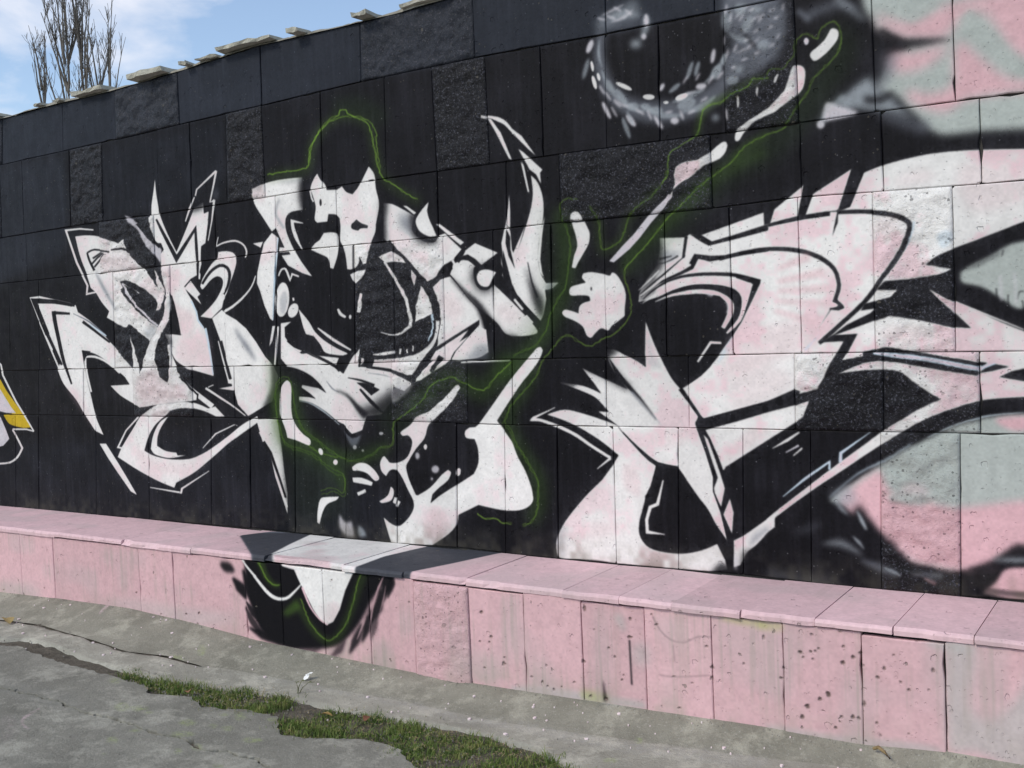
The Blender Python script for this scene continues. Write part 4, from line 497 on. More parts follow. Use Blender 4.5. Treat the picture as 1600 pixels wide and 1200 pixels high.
0 0 70 100 38 0.3 27.1:2470,2319 2432,2307 2378,2290 2323,2270 2276,2251 2230,2229 2182,2202 2128,2163 2073,2117 2023,2076 1979,2043 1935,2013 1896,1985 1865,1962 1835,1939 1808,1912 1790,1877 1778,1842 1771,1818 1821,1804 1829,1826 1841,1856 1856,1882 1876,1901 1903,1920 1934,1941 1974,1968 2019,1997 2066,2029 2119,2070 2172,2115 2221,2153 2263,2179 2305,2201 2349,2220 2401,2241 2453,2260 2490,2272
0 0 122 160 58 0.75 0:2503,2608 2507,2615 2512,2623 2520,2630 2529,2630 2539,2627 2553,2625 2558,2622 2571,2623 2580,2629 2588,2635 2590,2645 2596,2652 2605,2658 2613,2662 2622,2669 2621,2678 2625,2688 2618,2701 2622,2709 2627,2719 2625,2729 2634,2735 2644,2742 2653,2746 2661,2745 2675,2744 2679,2739 2690,2732 2699,2728 2711,2719 2718,2721 2721,2730 2723,2740 2723,2749 2730,2754 2737,2761 2746,2762 2753,2769 2763,2774 2772,2775 2780,2779 2790,2773 2797,2762 2800,2753 2804,2744 2808,2731 2811,2725 2811,2712 2809,2704 2809,2697 2807,2682 2805,2676 2803,2664 2801,2657 2794,2648 2789,2640 2783,2634 2774,2627 2767,2622 2760,2613 2755,2609 2747,2601 2738,2598 2727,2589 2724,2584 2713,2577 2709,2573 2700,2569 2694,2561 2688,2550 2682,2540 2678,2532 2676,2523 2670,2513 2666,2506 2659,2499 2656,2491 2645,2487 2636,2481 2632,2470 2625,2464 2620,2454 2613,2445 2610,2437 2605,2429 2600,2421 2593,2411 2586,2403 2578,2399 2573,2390 2567,2381 2559,2376 2549,2372 2538,2370 2531,2370 2517,2366 2507,2363 2497,2366 2484,2363 2476,2356 2464,2354 2454,2353 2444,2350 2433,2343 2425,2338 2414,2335 2405,2330 2390,2328 2386,2322 2378,2313 2366,2307 2363,2298 2354,2290 2348,2281 2343,2275 2335,2268 2324,2264 2315,2254 2307,2250 2296,2246 2288,2242 2280,2234 2271,2227 2257,2223 2248,2218 2240,2213 2228,2208 2217,2201 2210,2194 2201,2190 2192,2186 2181,2177 2174,2169 2165,2163 2156,2158 2146,2153 2140,2140 2128,2137 2117,2130 2112,2119 2102,2112 2094,2103 2088,2097 2077,2091 2063,2085 2056,2078 2044,2072 2037,2065 2031,2060 2018,2049 2010,2044 2005,2034 1997,2025 1987,2016 1983,2009 1974,1999 1963,1992 1953,1985 1947,1976 1941,1970 1929,1960 1921,1949 1911,1942 1903,1935 1897,1927 1888,1918 1878,1911 1866,1904 1860,1894 1849,1885 1843,1881 1831,1870 1820,1865 1813,1856 1806,1845 1799,1836 1802,1825 1798,1812 1799,1798 1802,1787 1799,1774 1810,1765 1814,1753 1817,1739 1820,1732 1822,1721 1823,1709 1825,1694 1828,1685 1829,1675 1826,1661 1827,1648 1823,1636 1819,1626 1811,1620 1804,1606 1798,1596 1790,1588 1782,1581 1774,1572 1763,1565 1754,1557 1745,1550 1732,1541 1718,1535 1706,1530 1692,1531 1677,1525 1670,1521 1656,1517 1649,1507 1631,1502 1617,1493 1613,1490 1597,1493 1581,1495 1570,1501 1558,1507 1550,1510 1538,1521 1525,1531 1514,1535 1505,1542 1492,1548 1474,1549 1460,1540 1452,1537 1445,1528 1432,1519 1422,1510 1413,1498 1400,1495 1395,1481 1385,1472 1377,1460 1362,1453 1353,1447 1345,1433 1334,1426 1333,1412 1326,1403 1319,1388 1316,1376 1313,1365 1300,1356 1294,1342 1284,1335 1275,1326 1264,1315 1258,1304 1245,1295 1233,1285 1226,1277 1211,1265 1198,1261 1191,1248 1179,1240 1171,1231 1163,1219 1152,1212 1138,1198 1135,1192 1129,1174 1123,1166 1122,1151 1112,1139 1104,1127 1112,1110 1121,1106 1130,1097 1141,1086 1146,1072 1152,1062 1156,1050 1155,1041 1161,1027 1170,1017 1170,1004 1186,994 1192,984 1204,973 1208,965 1213,950 1226,944 1231,931 1236,921 1245,912 1249,899 1258,889 1266,877 1271,868 1278,854 1281,846 1288,834 1287,822 1289,811 1289,797 1285,783 1287,770 1289,758 1283,745 1280,734 1285,720 1282,708 1276,697 1273,683 1268,669 1262,657 1253,647 1242,640 1231,625 1220,619 1204,620 1186,612 1187,609 1205,617 1220,616 1234,623 1244,638 1255,645 1265,656 1271,668 1277,682 1279,696 1285,707 1289,720 1284,734 1286,744 1292,758 1290,771 1289,783 1292,796 1293,811 1291,823 1292,835 1284,847 1281,856 1274,869 1269,879 1260,891 1252,900 1248,913 1239,923 1234,933 1229,946 1216,953 1211,966 1207,975 1195,986 1189,996 1174,1006 1174,1018 1165,1029 1159,1042 1159,1050 1155,1063 1150,1073 1144,1087 1132,1099 1123,1108 1115,1113 1108,1127 1115,1137 1126,1150 1127,1165 1133,1173 1138,1191 1141,1196 1154,1210 1165,1217 1174,1230 1181,1238 1193,1246 1200,1258 1213,1262 1229,1275 1235,1283 1247,1293 1260,1303 1267,1314 1278,1324 1286,1333 1297,1340 1302,1354 1316,1363 1320,1376 1323,1387 1329,1401 1336,1411 1337,1424 1347,1431 1356,1445 1364,1450 1379,1458 1388,1471 1398,1479 1403,1493 1415,1496 1424,1508 1434,1517 1447,1526 1454,1534 1461,1538 1475,1546 1491,1545 1503,1540 1512,1533 1524,1529 1536,1519 1548,1508 1557,1504 1568,1498 1580,1492 1596,1491 1614,1487 1619,1491 1632,1499 1651,1505 1658,1514 1671,1518 1679,1522 1693,1528 1707,1527 1719,1532 1734,1539 1747,1547 1756,1555 1765,1563 1776,1570 1785,1579 1793,1586 1800,1595 1807,1605 1813,1618 1821,1624 1826,1635 1830,1648 1829,1661 1832,1675 1831,1686 1828,1695 1826,1709 1825,1722 1823,1733 1820,1740 1817,1753 1813,1767 1803,1775 1805,1787 1802,1798 1801,1811 1805,1825 1803,1835 1809,1844 1816,1854 1822,1863 1833,1868 1845,1879 1851,1883 1863,1892 1868,1902 1880,1909 1890,1916 1900,1925 1906,1934 1913,1940 1924,1947 1932,1958 1943,1968 1949,1974 1955,1984 1965,1990 1976,1997 1985,2007 1990,2014 1999,2023 2007,2032 2013,2042 2020,2046 2033,2058 2039,2063 2046,2070 2058,2076 2065,2083 2079,2089 2090,2095 2097,2101 2104,2110 2114,2118 2119,2128 2129,2134 2142,2137 2148,2151 2158,2156 2166,2161 2176,2167 2183,2175 2194,2184 2202,2187 2212,2192 2219,2199 2229,2205 2241,2211 2250,2215 2258,2221 2272,2225 2282,2232 2290,2240 2297,2244 2308,2248 2317,2252 2326,2262 2336,2266 2344,2273 2350,2279 2356,2288 2365,2297 2368,2305 2379,2310 2389,2321 2392,2326 2406,2328 2415,2333 2427,2335 2435,2341 2445,2347 2455,2351 2465,2351 2478,2353 2486,2361 2497,2363 2507,2361 2518,2363 2532,2368 2539,2367 2550,2370 2560,2373 2569,2379 2575,2388 2580,2397 2588,2401 2595,2409 2602,2420 2607,2428 2612,2435 2615,2444 2622,2453 2627,2463 2634,2468 2639,2479 2647,2485 2658,2489 2661,2497 2669,2505 2672,2512 2678,2522 2680,2531 2684,2539 2690,2548 2696,2560 2701,2567 2710,2570 2715,2575 2726,2582 2729,2588 2740,2596 2748,2599 2757,2607 2762,2611 2768,2620 2775,2625 2784,2632 2791,2638 2796,2646 2803,2655 2806,2663 2808,2675 2810,2682 2812,2696 2812,2704 2813,2711 2813,2725 2811,2731 2806,2744 2802,2753 2799,2763 2792,2775 2780,2782 2771,2777 2762,2776 2751,2771 2745,2765 2736,2764 2728,2756 2721,2750 2721,2741 2719,2731 2716,2723 2711,2722 2700,2730 2691,2734 2680,2741 2676,2747 2661,2747 2652,2748 2643,2744 2632,2737 2622,2731 2624,2719 2620,2711 2615,2702 2623,2688 2619,2679 2619,2671 2612,2664 2603,2660 2594,2654 2587,2647 2586,2636 2578,2631 2569,2625 2558,2624 2554,2627 2540,2629 2529,2633 2518,2632 2510,2624 2504,2616 2500,2610
0 0 122 160 58 0.75 0:2506,2606 2509,2617 2512,2625 2518,2627 2528,2627 2543,2629 2556,2626 2561,2621 2568,2620 2585,2627 2588,2635 2591,2641 2596,2652 2607,2654 2619,2664 2617,2669 2622,2682 2622,2689 2623,2698 2620,2712 2629,2720 2625,2731 2637,2733 2645,2740 2650,2748 2665,2750 2672,2751 2685,2742 2692,2739 2696,2724 2708,2722 2718,2718 2715,2733 2722,2740 2727,2749 2729,2756 2735,2765 2743,2767 2753,2773 2761,2775 2772,2776 2777,2776 2786,2772 2794,2762 2803,2757 2806,2743 2806,2734 2808,2724 2808,2712 2812,2702 2807,2691 2810,2685 2802,2678 2802,2666 2794,2665 2793,2650 2787,2642 2778,2636 2772,2629 2769,2624 2756,2615 2753,2611 2738,2608 2735,2597 2726,2592 2718,2588 2712,2582 2703,2574 2699,2570 2689,2566 2681,2554 2678,2549 2677,2538 2672,2525 2670,2517 2659,2508 2656,2503 2645,2491 2644,2486 2640,2479 2628,2470 2628,2461 2624,2450 2613,2448 2611,2437 2604,2427 2599,2422 2593,2414 2586,2408 2575,2399 2572,2388 2572,2382 2560,2379 2547,2374 2538,2369 2529,2365 2518,2372 2507,2368 2498,2361 2486,2361 2478,2359 2467,2352 2459,2348 2449,2346 2433,2351 2424,2337 2417,2341 2405,2329 2391,2325 2383,2318 2378,2306 2366,2307 2358,2296 2355,2289 2349,2286 2340,2279 2330,2268 2327,2260 2316,2258 2307,2254 2296,2245 2286,2243 2276,2234 2267,2234 2256,2227 2251,2217 2234,2212 2230,2205 2217,2201 2209,2192 2200,2183 2190,2179 2181,2181 2168,2175 2157,2162 2151,2157 2142,2151 2132,2142 2127,2137 2119,2122 2113,2118 2100,2114 2096,2109 2090,2096 2077,2091 2065,2085 2060,2076 2050,2072 2034,2061 2025,2058 2022,2046 2009,2042 2004,2032 1993,2022 1987,2016 1973,2008 1966,1997 1964,1990 1955,1981 1946,1972 1938,1966 1928,1952 1922,1949 1915,1941 1903,1930 1898,1922 1881,1915 1876,1907 1865,1903 1858,1895 1845,1884 1842,1876 1834,1871 1823,1861 1809,1854 1801,1843 1795,1829 1794,1824 1794,1807 1795,1794 1796,1787 1806,1773 1808,1760 1813,1750 1814,1737 1817,1729 1823,1719 1820,1704 1828,1693 1821,1680 1832,1673 1818,1660 1826,1645 1826,1636 1819,1625 1813,1615 1805,1604 1800,1598 1794,1591 1782,1580 1767,1572 1765,1560 1750,1556 1738,1548 1731,1544 1719,1535 1705,1532 1691,1532 1679,1523 1664,1523 1657,1510 1636,1506 1631,1506 1620,1491 1608,1490 1591,1492 1581,1491 1565,1499 1555,1511 1543,1512 1524,1517 1517,1525 1512,1537 1491,1541 1474,1542 1466,1540 1446,1538 1442,1535 1433,1526 1421,1516 1415,1498 1403,1494 1399,1486 1386,1473 1377,1462 1371,1452 1358,1445 1345,1436 1345,1423 1327,1419 1328,1409 1321,1394 1313,1384 1305,1370 1306,1359 1305,1353 1286,1337 1274,1328 1270,1319 1257,1307 1249,1298 1240,1293 1224,1281 1218,1271 1209,1261 1199,1251 1183,1239 1176,1234 1161,1214 1139,1208 1141,1201 1132,1191 1133,1179 1119,1164 1115,1155 1107,1146 1105,1133 1089,1115 1106,1105 1112,1092 1121,1093 1133,1075 1141,1059 1146,1054 1145,1039 1150,1030 1149,1018 1158,1006 1170,994 1183,987 1192,980 1197,963 1210,958 1211,944 1219,936 1220,926 1233,916 1245,898 1240,891 1259,874 1267,872 1271,855 1277,849 1283,834 1285,824 1288,813 1282,795 1281,783 1281,769 1278,755 1283,746 1277,733 1275,722 1281,705 1279,698 1265,684 1269,666 1255,652 1254,646 1247,630 1237,623 1222,619 1211,614 1200,607 1189,605 1189,602 1201,604 1212,611 1223,616 1239,621 1249,629 1257,646 1257,651 1272,666 1268,684 1282,697 1284,705 1278,723 1280,733 1286,746 1281,755 1284,769 1284,783 1285,795 1291,814 1288,825 1286,835 1280,850 1273,856 1270,874 1261,876 1244,892 1249,898 1236,918 1223,927 1222,937 1214,945 1213,960 1199,965 1195,981 1185,988 1172,996 1160,1008 1152,1019 1153,1031 1148,1040 1149,1055 1143,1061 1136,1076 1123,1095 1114,1094 1108,1106 1093,1115 1108,1133 1109,1145 1118,1153 1121,1163 1136,1179 1135,1190 1144,1200 1142,1207 1163,1212 1178,1232 1185,1237 1201,1249 1211,1259 1220,1270 1226,1280 1241,1291 1251,1296 1259,1305 1272,1317 1277,1326 1288,1335 1307,1352 1309,1358 1308,1369 1315,1383 1323,1392 1330,1409 1330,1417 1347,1421 1348,1435 1359,1443 1373,1450 1380,1460 1388,1472 1401,1485 1405,1492 1417,1496 1424,1514 1436,1524 1444,1533 1447,1535 1467,1538 1475,1539 1491,1538 1510,1535 1515,1524 1522,1515 1542,1510 1554,1509 1563,1497 1581,1488 1591,1489 1608,1488 1621,1489 1632,1504 1636,1504 1659,1508 1666,1521 1680,1521 1692,1529 1706,1530 1720,1533 1732,1542 1740,1546 1751,1554 1767,1559 1770,1571 1783,1578 1796,1589 1802,1597 1807,1603 1815,1614 1821,1624 1828,1636 1828,1645 1821,1659 1835,1674 1824,1681 1830,1693 1822,1705 1825,1719 1819,1729 1816,1738 1815,1751 1810,1761 1808,1774 1798,1787 1798,1794 1796,1807 1796,1824 1797,1828 1803,1842 1811,1852 1825,1859 1836,1869 1844,1874 1848,1883 1860,1893 1867,1901 1878,1905 1883,1914 1900,1920 1905,1929 1917,1939 1924,1947 1929,1951 1940,1964 1948,1970 1957,1979 1966,1989 1968,1996 1975,2006 1988,2014 1995,2021 2006,2031 2010,2040 2024,2044 2027,2056 2035,2059 2052,2070 2062,2074 2067,2084 2078,2089 2092,2094 2098,2108 2102,2112 2114,2116 2121,2121 2129,2135 2134,2140 2143,2150 2153,2155 2159,2161 2170,2173 2181,2179 2190,2176 2202,2181 2211,2191 2219,2199 2232,2203 2236,2211 2253,2216 2257,2226 2268,2232 2277,2232 2287,2241 2297,2243 2308,2252 2317,2256 2328,2258 2332,2267 2341,2277 2350,2285 2357,2287 2360,2295 2367,2305 2379,2304 2385,2317 2392,2323 2407,2328 2417,2339 2425,2334 2434,2349 2449,2344 2460,2346 2468,2350 2479,2357 2486,2359 2498,2359 2508,2366 2518,2370 2530,2362 2540,2368 2548,2372 2561,2377 2574,2380 2574,2387 2577,2398 2587,2406 2594,2413 2601,2420 2606,2426 2613,2436 2614,2446 2625,2448 2630,2460 2630,2468 2641,2477 2646,2485 2647,2490 2658,2502 2661,2506 2672,2516 2673,2524 2679,2537 2680,2548 2682,2552 2690,2564 2700,2568 2705,2572 2713,2581 2719,2586 2727,2590 2737,2596 2740,2606 2754,2609 2758,2613 2770,2622 2774,2628 2779,2634 2789,2640 2795,2649 2796,2663 2804,2664 2804,2677 2813,2684 2809,2691 2814,2702 2810,2712 2810,2724 2808,2734 2807,2743 2805,2758 2795,2764 2787,2774 2778,2778 2772,2778 2761,2777 2752,2775 2742,2769 2733,2766 2728,2757 2725,2750 2720,2741 2713,2734 2716,2721 2708,2724 2698,2726 2694,2740 2686,2743 2672,2753 2665,2752 2648,2750 2643,2742 2636,2734 2622,2733 2627,2721 2618,2713 2621,2698 2620,2690 2620,2683 2615,2669 2616,2665 2606,2656 2595,2654 2589,2642 2586,2636 2583,2628 2567,2622 2562,2623 2556,2628 2542,2631 2528,2629 2517,2629 2511,2627 2507,2618 2504,2607
0 0 70 100 38 0.3 19.2:2487,2378 2457,2367 2414,2350 2375,2332 2352,2314 2333,2294 2321,2281 2353,2254 2364,2267 2381,2284 2399,2299 2433,2315 2475,2332 2505,2343
0 0 70 100 38 0.22 35.7:1257,1401 1245,1374 1227,1336 1207,1303 1182,1276 1150,1248 1122,1219 1103,1194 1089,1167 1084,1135 1090,1099 1103,1062 1122,1025 1147,989 1176,953 1202,920 1225,888 1244,858 1256,829 1260,793 1257,752 1251,717 1239,690 1221,663 1207,643 1270,615 1284,636 1306,668 1322,706 1331,751 1334,800 1329,848 1312,889 1290,923 1266,956 1239,991 1212,1026 1190,1057 1175,1087 1165,1116 1161,1139 1163,1153 1170,1167 1183,1183 1206,1207 1238,1236 1270,1270 1294,1311 1313,1352 1326,1379
0 0 38 62 26 0.23 47.6:1245,1415 1205,1362 1148,1286 1102,1223 1087,1197 1074,1166 1072,1130 1085,1084 1105,1036 1129,986 1169,927 1212,868 1238,821 1244,788 1242,753 1234,723 1218,695 1195,666 1175,644 1263,592 1283,616 1314,654 1339,700 1352,749 1356,801 1346,856 1311,919 1267,981 1232,1033 1211,1075 1195,1115 1187,1144 1188,1153 1192,1163 1201,1179 1243,1239 1298,1312 1337,1365
0 0 122 160 58 0.8 0:2509,2598 2499,2599 2488,2598 2479,2600 2465,2603 2455,2602 2446,2606 2434,2605 2431,2594 2426,2586 2420,2576 2412,2576 2401,2574 2391,2568 2383,2564 2368,2565 2357,2562 2349,2559 2337,2558 2328,2550 2319,2543 2309,2538 2299,2533 2290,2530 2279,2529 2267,2526 2257,2525 2244,2524 2230,2523 2223,2518 2215,2514 2206,2507 2201,2495 2201,2487 2195,2474 2191,2464 2189,2454 2186,2442 2186,2431 2184,2423 2180,2411 2175,2403 2166,2396 2160,2390 2149,2387 2139,2379 2127,2376 2114,2372 2106,2369 2094,2362 2084,2359 2072,2355 2061,2352 2056,2349 2048,2336 2044,2324 2041,2312 2041,2302 2039,2291 2040,2278 2041,2267 2039,2258 2032,2249 2030,2240 2020,2231 2016,2224 2008,2211 2011,2209 2019,2222 2023,2229 2033,2239 2035,2247 2042,2256 2044,2267 2044,2278 2043,2290 2044,2302 2045,2311 2047,2323 2051,2334 2059,2347 2063,2349 2073,2352 2086,2356 2096,2360 2107,2367 2115,2369 2128,2373 2141,2376 2151,2384 2162,2387 2169,2394 2178,2401 2183,2410 2187,2422 2189,2430 2190,2442 2192,2453 2195,2463 2198,2473 2204,2486 2204,2494 2209,2505 2217,2511 2225,2516 2232,2520 2245,2521 2258,2522 2268,2523 2280,2526 2291,2527 2300,2530 2311,2535 2321,2541 2330,2548 2339,2555 2350,2556 2358,2559 2368,2562 2384,2561 2393,2565 2402,2571 2413,2573 2422,2573 2429,2584 2434,2592 2437,2603 2446,2603 2455,2599 2466,2600 2478,2597 2489,2595 2499,2596 2509,2595
0 0 122 160 58 0.8 0:2511,2596 2502,2599 2492,2597 2477,2598 2471,2602 2460,2602 2444,2610 2435,2601 2430,2594 2423,2585 2419,2577 2413,2572 2399,2572 2391,2569 2381,2563 2367,2567 2356,2558 2350,2555 2340,2556 2329,2547 2319,2543 2306,2542 2304,2531 2291,2526 2285,2520 2263,2526 2260,2530 2240,2526 2238,2521 2229,2519 2217,2511 2208,2508 2203,2506 2201,2492 2194,2476 2196,2471 2194,2454 2190,2445 2190,2440 2184,2426 2177,2416 2172,2407 2163,2396 2163,2392 2147,2387 2138,2382 2121,2377 2117,2375 2106,2369 2096,2365 2083,2360 2073,2356 2064,2351 2050,2341 2049,2330 2042,2322 2046,2309 2040,2304 2037,2291 2036,2281 2037,2271 2040,2262 2037,2245 2029,2240 2024,2228 2020,2224 2008,2206 2011,2205 2022,2222 2026,2226 2031,2238 2040,2244 2043,2262 2040,2271 2039,2281 2040,2290 2042,2302 2050,2308 2045,2321 2052,2329 2053,2340 2066,2349 2075,2354 2085,2358 2097,2362 2107,2367 2118,2373 2122,2375 2140,2380 2148,2384 2166,2390 2166,2395 2174,2405 2179,2414 2187,2425 2192,2440 2193,2444 2197,2454 2199,2471 2197,2476 2203,2491 2206,2504 2209,2505 2218,2509 2230,2517 2240,2518 2242,2524 2259,2527 2261,2524 2286,2517 2293,2524 2307,2529 2308,2540 2320,2540 2330,2545 2341,2553 2351,2552 2358,2556 2368,2564 2382,2560 2392,2567 2400,2569 2414,2569 2421,2575 2426,2583 2432,2593 2437,2599 2445,2607 2460,2600 2471,2600 2476,2596 2493,2594 2502,2597 2510,2594
0 0 70 100 38 0.33 16.2:2508,2613 2488,2612 2459,2611 2427,2606 2393,2596 2358,2581 2323,2568 2287,2557 2249,2545 2216,2530 2195,2510 2182,2487 2173,2465 2165,2442 2159,2419 2155,2404 2190,2393 2194,2408 2199,2429 2207,2450 2215,2470 2225,2488 2239,2502 2266,2514 2302,2525 2339,2537 2374,2551 2408,2565 2439,2575 2466,2579 2494,2580 2514,2580
0 0 122 160 58 0.7 0:2034,2267 2033,2255 2026,2248 2024,2235 2016,2229 2010,2220 2007,2207 1996,2199 1986,2192 1979,2186 1970,2176 1960,2170 1951,2162 1940,2155 1934,2148 1926,2143 1913,2137 1902,2135 1890,2127 1882,2120 1871,2111 1862,2103 1852,2100 1845,2091 1835,2080 1828,2071 1821,2062 1819,2052 1813,2040 1812,2027 1806,2019 1801,2005 1799,1995 1791,1985 1786,1976 1779,1969 1766,1962 1753,1956 1744,1955 1734,1946 1723,1942 1709,1939 1693,1937 1686,1941 1681,1952 1679,1962 1677,1975 1678,1986 1675,1997 1675,2008 1672,2023 1678,2034 1675,2046 1675,2053 1669,2069 1672,2081 1666,2095 1664,2103 1653,2116 1646,2122 1643,2140 1636,2146 1634,2145 1640,2139 1643,2121 1651,2114 1661,2102 1663,2094 1669,2081 1666,2069 1672,2053 1672,2046 1675,2034 1669,2024 1672,2008 1672,1997 1675,1985 1674,1975 1676,1962 1678,1952 1683,1939 1693,1934 1709,1936 1724,1939 1736,1944 1745,1952 1754,1954 1767,1960 1781,1967 1789,1974 1793,1983 1802,1994 1804,2004 1809,2017 1815,2026 1816,2040 1822,2051 1824,2061 1831,2070 1837,2079 1847,2089 1854,2098 1864,2100 1873,2109 1884,2118 1892,2125 1903,2132 1914,2134 1928,2141 1936,2146 1942,2153 1953,2160 1962,2168 1973,2174 1982,2184 1988,2190 1998,2197 2009,2205 2013,2218 2018,2227 2026,2234 2029,2247 2035,2254 2037,2267
0 0 122 160 58 0.7 0:2036,2266 2028,2258 2019,2243 2025,2234 2017,2229 2008,2220 1999,2206 2001,2198 1996,2188 1975,2185 1976,2174 1967,2172 1958,2164 1946,2150 1936,2150 1927,2146 1912,2136 1899,2135 1899,2128 1886,2118 1875,2117 1866,2109 1861,2093 1844,2090 1836,2082 1831,2075 1828,2067 1824,2052 1815,2039 1813,2031 1810,2019 1810,2009 1795,2007 1795,1990 1790,1981 1779,1966 1766,1961 1759,1954 1750,1952 1739,1947 1720,1941 1713,1938 1701,1938 1690,1940 1679,1950 1687,1958 1686,1973 1679,1988 1680,1994 1682,2007 1677,2021 1676,2030 1681,2047 1680,2064 1679,2073 1674,2082 1673,2097 1671,2100 1665,2113 1653,2124 1645,2142 1640,2148 1638,2147 1643,2141 1651,2123 1663,2112 1669,2099 1671,2096 1671,2081 1677,2072 1677,2064 1678,2047 1673,2031 1675,2021 1679,2007 1677,1994 1676,1988 1684,1973 1685,1959 1676,1950 1689,1938 1701,1935 1713,1935 1721,1939 1740,1944 1751,1950 1760,1951 1768,1959 1781,1964 1792,1980 1797,1990 1798,2005 1813,2007 1812,2019 1816,2030 1818,2038 1826,2051 1830,2066 1833,2074 1838,2080 1846,2088 1863,2091 1869,2108 1876,2115 1887,2115 1901,2127 1901,2133 1913,2134 1928,2144 1937,2148 1947,2148 1960,2162 1968,2170 1979,2173 1977,2183 1998,2186 2003,2198 2002,2205 2010,2219 2019,2228 2028,2233 2021,2243 2030,2256 2038,2264
0 0 70 100 38 0.25 25:1987,2223 1961,2204 1924,2177 1888,2150 1857,2126 1826,2101 1799,2072 1784,2038 1776,2008 1765,1989 1738,1970 1706,1955 1704,1955 1701,1965 1701,2012 1699,2059 1688,2093 1676,2122 1667,2142 1617,2127 1625,2108 1637,2081 1646,2055 1647,2014 1647,1960 1664,1907 1722,1908 1769,1930 1807,1958 1826,1990 1834,2021 1845,2045 1865,2067 1893,2090 1923,2114 1958,2141 1994,2168 2020,2186
0 0 122 160 58 0.7 0:1577,2182 1562,2187 1549,2189 1534,2195 1520,2194 1506,2193 1491,2187 1484,2180 1472,2172 1470,2160 1469,2150 1468,2133 1474,2123 1476,2108 1481,2100 1483,2089 1485,2078 1491,2060 1496,2054 1499,2043 1501,2026 1507,2016 1508,2004 1509,1990 1510,1983 1515,1964 1508,1955 1512,1945 1507,1932 1506,1919 1504,1907 1502,1894 1503,1883 1499,1873 1497,1859 1495,1850 1493,1836 1492,1825 1487,1814 1485,1799 1484,1788 1479,1778 1478,1768 1469,1757 1462,1746 1450,1737 1445,1727 1434,1718 1431,1705 1420,1695 1413,1688 1408,1675 1404,1665 1394,1653 1390,1643 1385,1630 1382,1618 1377,1605 1374,1595 1369,1583 1365,1570 1358,1561 1349,1551 1342,1540 1332,1529 1323,1516 1317,1511 1308,1502 1294,1492 1285,1490 1266,1485 1258,1480 1240,1478 1228,1471 1209,1469 1195,1463 1184,1456 1172,1446 1174,1444 1186,1454 1197,1461 1210,1466 1229,1468 1241,1475 1260,1478 1267,1482 1286,1488 1295,1489 1310,1500 1319,1509 1326,1514 1335,1528 1345,1539 1352,1549 1360,1559 1369,1569 1372,1582 1377,1594 1380,1604 1386,1617 1388,1630 1393,1642 1397,1651 1407,1664 1412,1674 1416,1687 1422,1693 1434,1704 1437,1716 1448,1725 1453,1735 1465,1744 1472,1755 1481,1767 1482,1777 1487,1787 1488,1799 1491,1813 1495,1824 1497,1836 1498,1850 1501,1858 1502,1872 1506,1882 1505,1894 1507,1906 1510,1919 1510,1932 1516,1945 1512,1955 1519,1964 1513,1983 1512,1990 1511,2004 1510,2016 1505,2027 1502,2043 1499,2055 1494,2061 1489,2078 1487,2089 1484,2101 1479,2109 1477,2124 1472,2134 1472,2150 1473,2160 1475,2170 1486,2178 1493,2185 1507,2190 1521,2191 1533,2192 1548,2187 1561,2184 1576,2179
0 0 122 160 58 0.7 0:1579,2183 1563,2190 1551,2183 1535,2190 1522,2200 1510,2192 1489,2191 1486,2181 1469,2175 1466,2162 1464,2150 1469,2143 1474,2126 1473,2114 1486,2108 1483,2091 1489,2082 1499,2070 1497,2060 1505,2051 1501,2035 1508,2019 1514,2008 1511,1997 1514,1985 1516,1970 1520,1962 1515,1948 1515,1936 1514,1924 1504,1910 1503,1896 1506,1888 1498,1876 1499,1867 1500,1851 1500,1845 1492,1826 1494,1815 1487,1804 1488,1797 1480,1781 1482,1772 1474,1763 1460,1751 1451,1743 1444,1732 1434,1728 1426,1713 1426,1700 1415,1691 1411,1680 1404,1666 1396,1657 1391,1648 1386,1638 1380,1620 1380,1616 1379,1596 1371,1591 1369,1573 1361,1566 1351,1556 1341,1548 1331,1537 1325,1523 1319,1521 1311,1511 1297,1501 1284,1496 1268,1486 1248,1489 1244,1482 1227,1481 1209,1472 1199,1466 1190,1465 1171,1454 1173,1452 1191,1463 1200,1464 1210,1470 1228,1479 1246,1480 1249,1486 1268,1483 1286,1494 1299,1499 1313,1510 1321,1519 1328,1521 1333,1536 1343,1547 1353,1554 1363,1564 1371,1572 1374,1590 1382,1594 1383,1616 1383,1620 1389,1637 1393,1647 1399,1656 1406,1665 1414,1680 1418,1690 1429,1699 1429,1713 1436,1726 1446,1730 1453,1741 1462,1749 1476,1762 1485,1772 1483,1781 1491,1796 1490,1804 1496,1815 1494,1826 1503,1845 1503,1851 1502,1868 1500,1876 1509,1887 1506,1896 1507,1909 1517,1924 1518,1936 1518,1948 1523,1962 1519,1970 1517,1986 1514,1997 1517,2008 1511,2020 1504,2035 1508,2051 1500,2060 1502,2071 1491,2083 1486,2092 1489,2109 1476,2115 1477,2126 1472,2144 1467,2151 1468,2161 1472,2173 1489,2179 1491,2189 1511,2189 1522,2197 1533,2188 1552,2180 1564,2187 1578,2181
0 0 70 100 38 0.3 34.4:1434,2152 1435,2124 1437,2085 1440,2043 1445,2003 1451,1963 1452,1924 1448,1876 1440,1825 1429,1781 1418,1754 1403,1728 1385,1697 1365,1658 1343,1618 1318,1581 1287,1548 1251,1515 1209,1482 1156,1443 1097,1403 1054,1375 1111,1316 1153,1344 1213,1385 1269,1426 1313,1463 1353,1499 1390,1539 1420,1583 1443,1627 1462,1665 1480,1694 1497,1724 1511,1760 1523,1810 1532,1866 1536,1919 1535,1965 1529,2007 1524,2045 1521,2084 1519,2122 1518,2149
